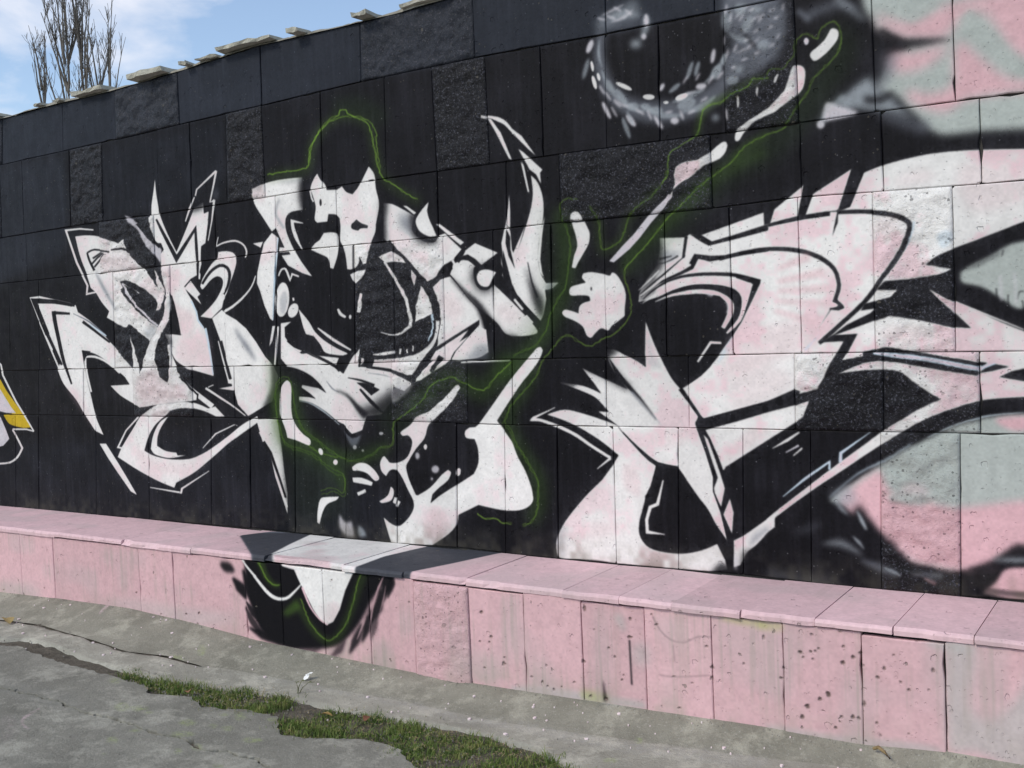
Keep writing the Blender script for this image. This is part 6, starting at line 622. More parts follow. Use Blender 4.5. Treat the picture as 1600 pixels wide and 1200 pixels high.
1 0 70 100 38 0.33 21.4:112,244 127,219 149,184 172,150 195,121 220,94 247,72 276,54 310,40 349,36 389,50 423,72 450,98 480,142 509,194 534,241 552,276 567,309 582,341 602,377 623,414 638,439 592,451 577,425 555,388 534,350 518,316 503,283 486,249 462,203 433,154 407,116 388,97 368,83 352,77 335,79 310,88 285,103 261,121 238,146 215,172 192,204 169,238 154,263
1 0 122 160 58 0.5 2.8:166,255 172,245 175,232 181,219 185,208 192,194 198,184 201,174 210,164 213,151 221,140 232,130 242,119 250,112 262,101 270,94 282,80 294,74 307,70 324,63 335,59 356,62 376,72 386,78 408,91 412,102 429,115 438,124 448,131 460,145 468,160 475,172 485,184 490,197 493,212 498,225 509,239 510,251 515,262 524,273 529,287 536,302 538,313 544,327 548,341 551,352 556,366 563,377 569,392 574,400 579,415 588,426 602,433 615,442 612,445 599,436 585,429 574,417 569,401 564,393 558,378 551,367 545,352 543,341 539,327 533,313 531,303 524,288 520,274 510,263 505,251 504,239 493,226 487,212 485,197 480,185 470,174 463,161 455,146 444,134 434,127 425,117 408,103 403,93 383,81 373,75 355,66 337,63 327,67 310,74 297,78 287,84 275,97 266,104 255,115 246,122 237,133 226,143 218,153 216,166 206,176 203,186 197,196 191,210 186,221 180,233 178,247 171,257
1 0 122 160 58 0.5 2.8:161,257 174,242 182,229 185,226 182,210 191,196 201,189 192,178 210,162 210,149 222,138 219,131 239,121 247,113 257,107 261,91 279,88 297,78 306,70 319,64 334,59 355,60 374,69 385,83 404,89 413,100 427,111 437,121 449,134 459,147 470,159 483,168 488,189 493,200 504,210 503,223 507,234 517,253 523,263 527,279 536,289 533,296 535,309 535,320 552,336 546,348 557,364 556,376 562,387 574,402 582,413 589,422 603,430 624,446 621,448 601,432 586,424 578,414 570,403 558,388 552,376 552,364 541,348 547,336 531,320 531,309 529,295 531,289 523,280 519,263 513,253 503,235 498,222 499,211 489,201 483,190 479,169 467,161 456,149 446,135 433,123 424,113 409,102 401,92 382,86 371,71 354,63 335,62 322,67 309,72 301,81 282,91 265,94 262,109 251,116 242,124 224,133 227,140 215,151 215,164 197,179 207,190 195,199 187,212 190,228 186,231 178,245 165,260
1 0 70 100 38 0.39 16:-147,448 -135,421 -118,383 -99,349 -79,328 -57,312 -34,300 -13,296 8,296 20,296 26,322 14,322 0,323 -11,326 -26,336 -43,351 -56,368 -69,399 -81,437 -89,465
1 0 122 160 58 0.6 3:-129,429 -121,417 -116,406 -111,394 -104,383 -93,368 -89,360 -85,347 -69,337 -59,325 -44,319 -28,308 -10,306 3,307 23,312 22,316 3,311 -8,311 -24,313 -40,323 -55,329 -64,341 -79,350 -83,362 -88,371 -99,385 -105,396 -110,408 -115,419 -124,432
1 0 122 160 58 0.6 3:-123,431 -131,413 -114,402 -109,398 -93,380 -94,367 -80,356 -77,346 -71,334 -55,324 -45,319 -36,312 -12,309 13,307 30,315 28,318 13,311 -10,313 -33,315 -41,322 -51,327 -67,337 -72,348 -75,358 -89,369 -89,381 -104,401 -110,405 -125,414 -119,430
1 1 70 100 38 0.6 19.5:36,168 121,236 163,207 70,155
1 0 172 178 174 0.5 17:1957,367 1995,308 2016,318 1999,387
1 1 172 178 174 0.4 28:2047,258 2120,260 2110,179 2044,183
1 1 172 178 174 0.6 26.7:3270,431 3362,387 3334,214 3410,170 3511,297 3562,468 3556,30 3356,48 3268,43
1 0 172 178 174 0.5 13.1:3200,406 3216,402 3239,396 3266,391 3300,390 3336,391 3361,392 3364,426 3339,425 3304,425 3273,426 3250,430 3228,435 3212,440
1 1 172 178 174 0.4 45.3:-1365,89 -1074,110 -287,106 -674,8 -1079,44 -1369,41
1 1 172 178 174 0.4 53.9:-2510,74 -2158,98 -2064,26 -2515,21
1 1 172 178 174 0.6 14.9:1436,-9 1604,17 1788,23 1919,23 2089,22 2088,-5 1786,-26 1602,-34 1435,-31
1 1 172 178 174 0.5 14.2:2612,17 2858,23 3144,44 3252,40 3198,13 2857,-20 2611,-27
1 1 160 190 60 0.35 15:2586,414 2674,424 2679,394 2585,389
1 1 160 190 60 0.4 15.3:2430,421 2599,422 2623,400 2547,397 2442,407
1 1 160 190 60 0.3 14.6:1796,31 1919,30 1903,-7 1802,-9
1 0 19 18 22 0.9 1.4:2026,275 2030,87 2037,88 2033,276
1 0 19 18 22 0.5 1.4:2137,388 2146,372 2157,351 2171,332 2186,318 2203,306 2220,298 2238,294 2257,293 2277,295 2296,304 2314,316 2333,325 2354,329 2375,331 2390,332 2390,335 2375,334 2354,332 2332,328 2313,318 2294,307 2276,298 2258,296 2239,297 2222,301 2205,309 2189,321 2174,334 2161,353 2149,374 2141,390
1 0 19 18 22 0.4 1.4:2158,148 2174,147 2198,146 2222,147 2275,156 2338,168 2382,177 2382,180 2337,171 2275,159 2223,150 2198,149 2175,150 2159,151
1 0 19 18 22 0.4 1.4:2225,280 2230,209 2233,210 2229,281
1 1 19 18 22 0.6 5.8:1895,88 1906,69 1918,2 1895,-2
4 1 120 98 94 1 0:2042,364 2040,360 2038,356 2035,356 2034,361 2031,363 2033,368 2036,370 2038,370 2041,369
4 1 120 98 94 1 0:2046,289 2040,284 2032,283 2025,279 2024,284 2021,286 2025,289 2027,292 2034,293 2036,290
4 1 120 98 94 1 0:1818,156 1815,151 1811,149 1808,150 1801,148 1803,154 1802,159 1807,163 1810,159 1812,157
4 1 120 98 94 1 0:1870,299 1867,297 1866,295 1864,294 1864,297 1863,298 1864,299 1864,302 1866,302 1867,300
4 1 120 98 94 1 0:1937,229 1935,225 1933,222 1930,225 1925,224 1928,227 1928,230 1929,232 1932,232 1936,232
4 1 120 98 94 1 0:1627,112 1625,109 1623,107 1622,106 1619,107 1621,111 1620,115 1622,119 1624,115 1625,115
4 1 120 98 94 1 0:1605,38 1604,36 1603,31 1598,30 1595,33 1595,37 1598,40 1600,42 1603,43 1604,40
4 1 120 98 94 1 0:1630,20 1629,18 1626,17 1622,14 1622,18 1621,19 1621,21 1623,23 1627,24 1629,23
4 1 120 98 94 1 0:1662,11 1659,8 1658,4 1655,5 1652,6 1653,10 1652,14 1655,15 1658,17 1659,13
4 1 120 98 94 1 0:1700,27 1699,26 1698,25 1696,23 1695,26 1694,26 1693,29 1696,31 1699,31 1700,29
4 1 120 98 94 1 0:1766,58 1761,56 1760,53 1756,54 1753,54 1754,57 1756,58 1757,60 1760,60 1764,61
4 1 120 98 94 1 0:1552,52 1550,49 1546,47 1542,47 1541,49 1538,50 1539,51 1542,53 1546,53 1547,52
4 1 120 98 94 1 0:1994,102 1992,100 1991,97 1988,97 1985,98 1985,101 1987,103 1988,105 1990,104 1993,105
4 1 120 98 94 1 0:2000,122 1999,120 1998,118 1997,119 1994,118 1995,121 1996,124 1997,126 1999,126 2000,125
4 1 120 98 94 1 0:1964,196 1964,192 1961,190 1958,189 1956,192 1956,195 1956,198 1959,199 1961,199 1962,198
4 1 120 98 94 1 0:2161,355 2162,352 2157,352 2153,350 2149,351 2146,353 2152,355 2154,357 2158,358 2165,359
4 1 120 98 94 1 0:2378,294 2376,292 2375,289 2369,289 2366,290 2366,292 2367,294 2370,295 2374,296 2376,295
4 1 120 98 94 1 0:1843,10 1842,7 1840,4 1836,4 1829,3 1831,8 1833,10 1836,12 1842,16 1842,12
4 1 120 98 94 1 0:1920,9 1918,2 1912,1 1909,3 1904,1 1903,7 1905,12 1909,16 1912,13 1916,13
4 1 120 98 94 1 0:2139,395 2139,393 2137,391 2134,390 2133,393 2133,395 2133,396 2135,397 2137,397 2138,397
4 1 120 98 94 1 0:2396,212 2399,208 2395,206 2391,207 2388,207 2385,211 2388,215 2392,216 2396,221 2396,215
4 1 120 98 94 1 0:2392,167 2391,163 2389,162 2386,158 2383,160 2385,166 2384,170 2387,174 2390,173 2393,173
4 1 120 98 94 1 0:2236,151 2234,149 2229,148 2223,147 2219,147 2218,148 2221,149 2223,151 2229,152 2230,151
4 1 120 98 94 1 0:2310,135 2312,134 2307,133 2304,133 2300,132 2301,134 2300,135 2303,137 2307,136 2311,137
4 1 120 98 94 1 0:2254,25 2252,23 2248,21 2245,21 2239,20 2240,23 2243,25 2244,27 2247,26 2251,27
4 1 120 98 94 1 0:2527,243 2525,241 2524,237 2521,239 2520,240 2519,242 2521,244 2521,249 2524,246 2527,247
4 1 120 98 94 1 0:2451,303 2451,301 2450,301 2448,300 2447,301 2447,302 2448,304 2448,305 2450,305 2451,304
4 1 120 98 94 1 0:2566,326 2566,324 2564,324 2563,323 2562,324 2561,325 2561,327 2563,328 2565,329 2566,328
4 1 120 98 94 1 0:2610,358 2609,352 2607,350 2605,346 2603,350 2602,357 2603,363 2606,365 2608,367 2609,364
4 1 120 98 94 1 0:1828,388 1828,381 1825,373 1820,373 1818,381 1813,386 1819,392 1820,403 1824,396 1828,394
4 1 70 60 52 1 0:2755,321 2754,316 2750,313 2747,315 2743,315 2741,319 2744,323 2747,324 2750,325 2752,323
4 1 70 60 52 1 0:2791,329 2792,326 2789,325 2786,323 2784,325 2785,328 2784,330 2787,331 2789,330 2791,330
4 1 70 60 52 1 0:2809,331 2809,329 2807,328 2804,326 2804,328 2802,330 2802,333 2805,334 2807,333 2810,334
4 1 70 60 52 1 0:2821,342 2821,340 2819,337 2817,337 2817,339 2816,341 2815,344 2818,345 2820,345 2821,344
4 1 70 60 52 1 0:2798,299 2798,298 2798,295 2795,295 2794,297 2792,298 2794,300 2795,302 2798,302 2799,301
4 1 70 60 52 1 0:2763,302 2762,300 2761,298 2759,297 2757,299 2756,301 2758,303 2759,304 2761,305 2762,303
4 1 70 60 52 1 0:2953,327 2948,324 2946,322 2942,319 2941,323 2939,325 2941,328 2942,333 2947,332 2948,329
4 1 70 60 52 1 0:2913,301 2913,297 2908,296 2903,292 2902,297 2899,299 2900,304 2905,305 2909,309 2912,305
4 1 70 60 52 1 0:2857,174 2857,168 2852,164 2847,163 2846,169 2845,172 2842,179 2848,183 2852,181 2856,180
4 1 70 60 52 1 0:2775,116 2778,110 2772,109 2767,105 2767,111 2760,113 2764,119 2768,122 2773,122 2778,122
4 1 70 60 52 1 0:2824,153 2824,148 2820,147 2816,144 2812,146 2814,151 2815,154 2817,158 2820,156 2823,156
4 1 70 60 52 1 0:2756,72 2755,68 2751,65 2746,63 2743,66 2744,71 2745,74 2747,78 2751,79 2754,76
4 1 70 60 52 1 0:2944,104 2946,99 2941,97 2936,94 2934,98 2931,102 2936,105 2937,110 2941,110 2943,106
4 1 70 60 52 1 0:2901,97 2901,94 2898,92 2895,91 2893,93 2892,95 2894,97 2895,100 2898,100 2901,99
4 1 70 60 52 1 0:2879,52 2879,48 2876,47 2874,48 2870,47 2870,50 2871,53 2873,55 2876,56 2878,54
4 1 70 60 52 1 0:2913,361 2912,359 2911,358 2909,357 2908,358 2906,360 2907,363 2909,365 2912,366 2914,364
4 1 70 60 52 1 0:3228,317 3225,315 3224,309 3220,309 3219,313 3218,316 3219,319 3220,323 3225,324 3226,319
4 1 70 60 52 1 0:3115,258 3113,256 3112,254 3110,253 3110,256 3108,257 3107,259 3110,261 3112,260 3115,260
4 1 70 60 52 1 0:3143,236 3142,234 3142,230 3137,230 3135,232 3135,234 3137,236 3139,238 3141,238 3143,238
4 1 70 60 52 1 0:3036,265 3036,261 3033,258 3031,262 3028,261 3026,264 3028,268 3031,268 3033,268 3034,267
4 1 70 60 52 1 0:3210,244 3209,242 3207,240 3206,241 3205,242 3205,243 3205,245 3206,247 3208,247 3209,246
4 1 70 60 52 1 0:3029,94 3026,92 3025,89 3023,90 3021,91 3021,93 3021,95 3023,96 3026,100 3027,96
4 1 70 60 52 1 0:3039,51 3039,49 3038,46 3035,47 3034,49 3035,51 3035,52 3036,54 3038,56 3038,53
4 1 70 60 52 1 0:3138,73 3137,72 3137,71 3135,69 3134,71 3133,72 3134,74 3135,76 3137,75 3138,74
4 1 70 60 52 1 0:2678,208 2676,205 2672,204 2670,204 2668,205 2664,206 2667,210 2669,213 2672,211 2674,210
4 1 70 60 52 1 0:3059,299 3058,297 3056,295 3054,295 3052,296 3051,298 3053,300 3054,302 3056,303 3057,300
4 1 70 60 52 1 0:2830,109 2829,108 2828,108 2827,107 2826,107 2826,108 2826,109 2827,110 2828,110 2829,110
4 1 70 60 52 1 0:3179,423 3177,419 3172,418 3167,413 3165,418 3160,420 3166,424 3168,429 3174,431 3180,428
4 1 70 60 52 1 0:2797,393 2798,390 2794,390 2791,389 2790,391 2788,392 2789,394 2791,396 2794,395 2797,395
4 1 70 60 52 1 0:2907,419 2903,417 2902,414 2898,413 2897,416 2893,417 2895,420 2899,420 2901,420 2906,421
4 1 70 60 52 1 0:2985,301 2983,299 2982,298 2980,296 2978,297 2979,300 2979,302 2980,305 2982,302 2985,303
4 1 70 60 52 1 0:2976,347 2974,345 2973,341 2969,341 2968,344 2965,345 2968,348 2970,349 2972,350 2975,349
4 1 70 60 52 1 0:2987,158 2983,154 2982,148 2980,149 2976,149 2976,157 2978,161 2979,168 2983,169 2984,163
4 1 70 60 52 1 0:2792,1 2791,-1 2790,-3 2787,-3 2785,-2 2784,-1 2784,1 2787,3 2789,2 2790,1
4 1 70 60 52 1 0:2964,101 2965,96 2961,94 2959,97 2957,98 2953,99 2956,103 2958,107 2961,106 2963,104
4 1 70 60 52 1 0:2688,250 2687,247 2683,246 2680,245 2679,247 2676,248 2679,251 2680,255 2683,252 2685,252
4 1 70 60 52 1 0:3093,354 3092,352 3090,352 3089,351 3087,351 3086,353 3087,355 3089,356 3091,356 3091,354
4 1 70 60 52 1 0:3059,302 3057,300 3056,297 3054,299 3053,299 3053,301 3053,304 3054,307 3056,307 3057,304
4 1 120 98 94 1 0:1293,308 1294,305 1289,304 1284,301 1281,304 1276,306 1282,309 1284,313 1292,314 1295,311
4 1 120 98 94 1 0:1343,204 1340,199 1336,196 1333,198 1329,197 1328,202 1328,208 1334,207 1336,208 1339,207
4 1 120 98 94 1 0:1330,177 1327,175 1326,173 1324,173 1320,172 1322,176 1321,179 1324,180 1326,180 1328,180
4 1 120 98 94 1 0:1411,89 1404,84 1400,81 1395,79 1388,79 1393,87 1391,92 1396,96 1402,98 1403,92
4 1 120 98 94 1 0:1408,118 1406,116 1405,113 1402,113 1400,114 1399,117 1401,119 1403,120 1405,120 1409,121
4 1 120 98 94 1 0:1278,174 1276,171 1273,170 1271,171 1267,170 1269,173 1269,175 1271,176 1274,178 1276,176
4 1 120 98 94 1 0:1298,55 1298,52 1294,50 1291,51 1289,52 1286,54 1289,56 1291,58 1294,58 1296,57
4 1 120 98 94 1 0:878,312 878,310 875,308 873,309 871,309 871,311 870,313 873,315 876,316 877,313
4 1 120 98 94 1 0:983,224 982,222 980,222 977,220 972,220 971,223 974,225 977,227 981,227 984,226
4 1 120 98 94 1 0:-706,78 -707,74 -713,74 -717,73 -721,74 -721,77 -721,80 -716,80 -712,82 -709,81
4 1 120 98 94 1 0:-603,94 -602,91 -607,90 -612,86 -616,90 -618,93 -614,96 -610,98 -605,101 -600,99
4 1 120 98 94 1 0:-1129,155 -1129,153 -1132,153 -1135,152 -1140,152 -1143,154 -1140,157 -1135,158 -1132,158 -1126,159
4 1 120 98 94 1 0:-920,55 -921,52 -925,52 -928,48 -930,51 -930,53 -929,56 -926,57 -924,57 -923,56
4 1 120 98 94 1 0:-2462,39 -2464,38 -2467,36 -2471,36 -2474,36 -2479,37 -2473,39 -2471,41 -2465,43 -2463,41
4 1 120 98 94 1 0:-2021,96 -2021,95 -2022,91 -2026,92 -2028,94 -2031,95 -2028,97 -2025,98 -2022,99 -2021,97
4 1 120 98 94 1 0:-494,16 -493,9 -498,9 -503,2 -504,10 -505,15 -502,19 -500,26 -496,26 -495,20
4 1 120 98 94 1 0:-395,81 -397,79 -399,79 -401,78 -402,79 -405,80 -403,82 -400,82 -398,83 -396,83
4 1 120 98 94 1 0:1294,312 1292,309 1289,307 1286,307 1284,309 1281,310 1283,313 1287,313 1290,315 1293,315
4 1 120 98 94 1 0:798,276 796,275 795,274 793,273 792,274 792,275 792,277 794,277 796,278 797,277
4 1 120 98 94 1 0:392,373 391,371 388,369 385,369 383,370 383,372 385,373 386,376 388,375 390,374
3 1 160 190 60 0.45 13.2:-389,-1212 -370,-1233 -368,-1253 -384,-1263 -413,-1259 -443,-1244 -463,-1222 -465,-1202 -449,-1192 -419,-1196
3 1 160 190 60 0.45 11.9:-59,-1413 -36,-1439 -34,-1462 -53,-1474 -86,-1470 -122,-1451 -146,-1425 -148,-1402 -129,-1390 -95,-1395
3 1 160 190 60 0.45 11.8:32,-1381 44,-1400 37,-1420 14,-1434 -16,-1436 -43,-1426 -55,-1407 -48,-1386 -25,-1372 6,-1370
3 1 160 190 60 0.45 14.6:-413,-808 -396,-833 -399,-856 -421,-869 -454,-867 -485,-851 -503,-827 -500,-803 -478,-790 -444,-792
3 1 160 190 60 0.45 14.9:-364,-703 -339,-731 -332,-753 -345,-761 -374,-752 -407,-729 -433,-701 -440,-679 -426,-671 -397,-680
3 1 160 190 60 0.45 11.2:352,-1382 365,-1403 359,-1425 337,-1438 307,-1439 280,-1426 266,-1404 271,-1383 294,-1369 325,-1369
3 1 160 190 60 0.45 11.3:539,-1344 551,-1362 548,-1377 533,-1385 510,-1383 489,-1371 478,-1353 480,-1337 495,-1328 517,-1331
3 1 160 190 60 0.45 11.4:482,-1218 502,-1244 505,-1265 490,-1274 463,-1267 434,-1247 413,-1221 410,-1199 425,-1190 453,-1197
3 1 160 190 60 0.45 10.6:207,-1672 222,-1690 223,-1706 209,-1715 185,-1713 160,-1700 144,-1683 143,-1666 158,-1657 182,-1660
3 1 160 190 60 0.45 10.7:443,-1469 450,-1488 437,-1511 408,-1528 375,-1534 350,-1526 342,-1507 356,-1484 385,-1467 418,-1461
3 1 160 190 60 0.45 10.6:581,-1546 592,-1562 590,-1577 575,-1584 554,-1582 533,-1571 522,-1555 524,-1540 539,-1532 561,-1535
3 1 160 190 60 0.45 10.7:732,-1391 742,-1408 736,-1425 718,-1435 693,-1434 672,-1422 662,-1405 668,-1388 687,-1378 711,-1379
3 1 160 190 60 0.45 11.1:457,-1359 468,-1374 468,-1388 457,-1394 440,-1392 422,-1381 410,-1366 410,-1353 421,-1346 439,-1349
3 1 160 190 60 0.45 11.5:407,-1242 413,-1254 407,-1267 392,-1276 373,-1278 358,-1271 353,-1259 359,-1246 374,-1237 392,-1235
3 1 160 190 60 0.45 10.1:282,-1786 288,-1793 289,-1799 285,-1802 276,-1801 266,-1796 260,-1789 259,-1783 263,-1780 272,-1782
3 1 160 190 60 0.45 11:201,-1556 207,-1567 202,-1579 187,-1588 169,-1590 154,-1585 148,-1574 154,-1562 168,-1553 187,-1551
3 1 160 190 60 0.45 10.5:530,-1610 543,-1625 544,-1638 533,-1643 514,-1640 495,-1629 483,-1614 482,-1601 493,-1595 511,-1598
3 1 160 190 60 0.45 9.9:796,-1629 802,-1640 797,-1652 783,-1659 765,-1660 751,-1653 745,-1642 750,-1631 764,-1623 782,-1622
3 1 160 190 60 0.45 11.7:97,-1397 101,-1407 95,-1419 79,-1429 61,-1432 47,-1427 43,-1417 49,-1405 65,-1396 83,-1393
3 1 160 190 60 0.5 11.9:683,-1047 698,-1078 687,-1107 656,-1123 615,-1121 579,-1100 563,-1069 574,-1040 606,-1023 648,-1026
3 1 160 190 60 0.5 11.6:638,-1178 644,-1192 639,-1206 623,-1214 603,-1213 587,-1205 580,-1191 586,-1177 601,-1169 621,-1169
3 1 160 190 60 0.5 10.7:750,-1381 760,-1394 762,-1404 754,-1408 741,-1404 726,-1394 716,-1381 715,-1370 722,-1367 736,-1371
3 1 160 190 60 0.45 10.3:2161,-706 2165,-721 2161,-733 2152,-737 2140,-732 2131,-719 2126,-704 2130,-691 2139,-687 2151,-693
3 1 160 190 60 0.45 9.6:2158,-917 2161,-935 2152,-951 2135,-959 2117,-955 2103,-942 2100,-923 2108,-907 2126,-900 2145,-903
3 0 224 188 196 0.7 5.7:-1487,-427 -1472,-454 -1451,-491 -1432,-526 -1409,-563 -1387,-598 -1372,-622 -1331,-645 -1342,-624 -1357,-592 -1374,-558 -1405,-516 -1438,-473 -1461,-441
3 0 224 188 196 0.7 4.6:-420,-1622 -412,-1651 -400,-1691 -383,-1728 -362,-1749 -334,-1770 -302,-1788 -269,-1798 -240,-1803 -221,-1806 -238,-1789 -258,-1785 -285,-1780 -305,-1773 -321,-1764 -338,-1751 -350,-1738 -368,-1705 -387,-1662 -401,-1631
3 0 224 188 196 0.8 6.3:-2092,-439 -2039,-442 -1966,-446 -1911,-451 -1902,-454 -1887,-462 -1874,-468 -1892,-445 -1906,-437 -1930,-425 -1952,-417 -2012,-412 -2086,-407 -2140,-405
3 0 224 188 196 0.8 6:-1702,-467 -1675,-471 -1638,-475 -1602,-476 -1563,-470 -1523,-460 -1495,-453 -1547,-414 -1575,-421 -1615,-431 -1654,-437 -1688,-436 -1725,-431 -1752,-428
3 1 212 172 178 0.3 22.1:-476,-1778 -421,-1744 -265,-1819 -167,-1939 -206,-1943
3 0 224 188 196 0.9 5.7:356,-257 391,-290 442,-338 494,-380 537,-405 571,-417 603,-425 636,-431 668,-435 698,-438 721,-434 739,-427 751,-421 724,-386 712,-393 695,-401 674,-405 647,-403 610,-392 574,-379 539,-364 507,-348 479,-329 443,-297 399,-253 365,-218
3 1 224 188 196 0.8 8:837,-386 1006,-393 1047,-461 1033,-530 992,-464 909,-429
3 0 224 188 196 0.7 3.9:1013,-402 1056,-397 1116,-390 1176,-384 1236,-381 1294,-380 1335,-379 1321,-356 1281,-357 1223,-359 1163,-363 1103,-369 1043,-377 1000,-383
3 0 224 188 196 0.8 2.4:1800,-388 1810,-389 1825,-390 1841,-391 1869,-391 1900,-390 1923,-390 1915,-372 1892,-370 1859,-368 1830,-366 1814,-364 1798,-362 1787,-360
3 0 224 188 196 0.8 2.1:2383,-400 2400,-404 2424,-410 2449,-415 2481,-418 2515,-419 2538,-420 2534,-403 2509,-400 2474,-395 2442,-391 2418,-389 2394,-386 2378,-383
3 1 205 200 206 0.4 15.8:1886,-533 1918,-477 1998,-485 2002,-524 1928,-556
3 0 205 200 206 0.35 24.6:151,-846 245,-832 378,-813 504,-798 618,-800 727,-807 829,-810 921,-805 1006,-797 1093,-795 1188,-805 1285,-820 1376,-827 1468,-825 1553,-818 1611,-812 1555,-716 1497,-724 1413,-736 1326,-745 1238,-740 1141,-728 1044,-721 956,-727 872,-738 782,-747 682,-747 575,-745 464,-749 340,-769 211,-794 119,-813
3 0 205 200 206 0.35 24.2:1610,-812 1673,-816 1762,-821 1848,-827 1925,-832 2001,-838 2073,-840 2142,-838 2208,-832 2272,-826 2333,-817 2392,-807 2455,-800 2542,-797 2634,-797 2699,-799 2663,-670 2597,-671 2502,-677 2414,-684 2349,-695 2289,-708 2228,-720 2164,-729 2097,-736 2028,-739 1956,-738 1879,-733 1801,-728 1712,-724 1622,-719 1557,-716
3 1 19 18 22 0.6 23.6:-280,-433 -51,-423 183,-405 400,-378 357,-476 239,-489 10,-509 -239,-472
3 1 27 29 36 0.35 20.7:-1649,-1061 -1497,-1031 -1076,-1116 -514,-1113 -478,-1159 -757,-1196 -1064,-1170 -1385,-1083 -1503,-1150
3 1 104 107 116 0.2 37.5:-943,-1492 -655,-1466 -379,-1443 -251,-1597 -578,-1614 -777,-1593"""
def smooth(P, corner, n=4):
    N_ = len(P); out = []
    for i in range(N_):
        b = (i+1) % N_
        p1, p2, p0, p3 = P[i], P[b], P[i-1], P[(i+2) % N_]
        if corner[i]: p0 = p1
        if corner[b]: p3 = p2
        if corner[i] and corner[b]: out.append(p1); continue
        l = np.hypot(*(p2-p1))+1e-9; m1 = (p2-p0)*.5; m2 = (p3-p1)*.5
        for m_ in (m1, m2):
            k = np.hypot(*m_)
            if k > l*1.1: m_ *= l*1.1/k
        for k in range(n):
            t = k/n; t2 = t*t; t3 = t2*t
            out.append((2*t3-3*t2+1)*p1+(t3-2*t2+t)*m1+(-2*t3+3*t2)*p2+(t3-t2)*m2)
    return np.array(out)
def cover(P, W, H, pad=0):
    x0 = int(max(0, np.floor(P[:, 0].min())-1-pad)); x1 = int(min(W, np.ceil(P[:, 0].max())+1+pad))
    y0 = int(max(0, np.floor(P[:, 1].min())-1-pad)); y1 = int(min(H, np.ceil(P[:, 1].max())+1+pad))
    if x1 <= x0 or y1 <= y0: return None
    SS = 3; ys = y0+(np.arange((y1-y0)*SS)+.5)/SS
    a = P; b = np.roll(P, -1, 0); ay = a[:, 1][None]; by = b[:, 1][None]; Y = ys[:, None]
    up = (ay <= Y) & (by > Y); dn = (by <= Y) & (ay > Y); dy = np.where(by == ay, 1, by-ay)
    X = np.where(up | dn, a[:, 0][None]+(Y-ay)/dy*(b[:, 0]-a[:, 0])[None], np.inf); D = up.astype(int)-dn.astype(int)
    o = np.argsort(X, 1); X = np.take_along_axis(X, o, 1); D = np.take_along_axis(D, o, 1)
    K = int(np.isfinite(X).sum(1).max()); px = np.arange(x0, x1, dtype=np.float32)[None]; X = X.astype(np.float32)
    c = np.zeros((len(ys), x1-x0), np.float32); w = np.zeros(len(ys), int)
    for k in range(K-1):
        w = w+D[:, k]; r = np.nonzero((w != 0) & np.isfinite(X[:, k+1]))[0]
        if len(r): c[r] += np.clip(X[r, k+1][:, None]-px, 0, 1)-np.clip(X[r, k][:, None]-px, 0, 1)
    return x0, y0, c.reshape(y1-y0, SS, x1-x0).mean(1)
def boxblur(a, r, ax):
    n = int(round(r))
    if n < 1: return a
    pad = [(0, 0), (0, 0)]; pad[ax] = (n+1, n); c = np.cumsum(np.pad(a, pad), axis=ax, dtype=np.float64); s = a.shape[ax]
    return ((np.take(c, np.arange(2*n+1, 2*n+1+s), ax)-np.take(c, np.arange(0, s), ax))/(2*n+1)).astype(np.float32)
rng = np.random.default_rng(5)
def vnoise(H, W, cy, cx):                                     # smooth value noise with cells of cy x cx pixels
    gh, gw = int(H/cy)+4, int(W/cx)+4; g = rng.random((gh, gw)).astype(np.float32)
    y = np.arange(H)/cy+1; x = np.arange(W)/cx+1
    yi = y.astype(int); xi = x.astype(int); fy = (y-yi).astype(np.float32); fx = (x-xi).astype(np.float32)
    fy = (fy*fy*(3-2*fy))[:, None]; fx = (fx*fx*(3-2*fx))[None]
    r0 = g[yi]; r1 = g[yi+1]
    a = r0[:, xi]*(1-fx)+r0[:, xi+1]*fx; b = r1[:, xi]*(1-fx)+r1[:, xi+1]*fx
    return a*(1-fy)+b*fy
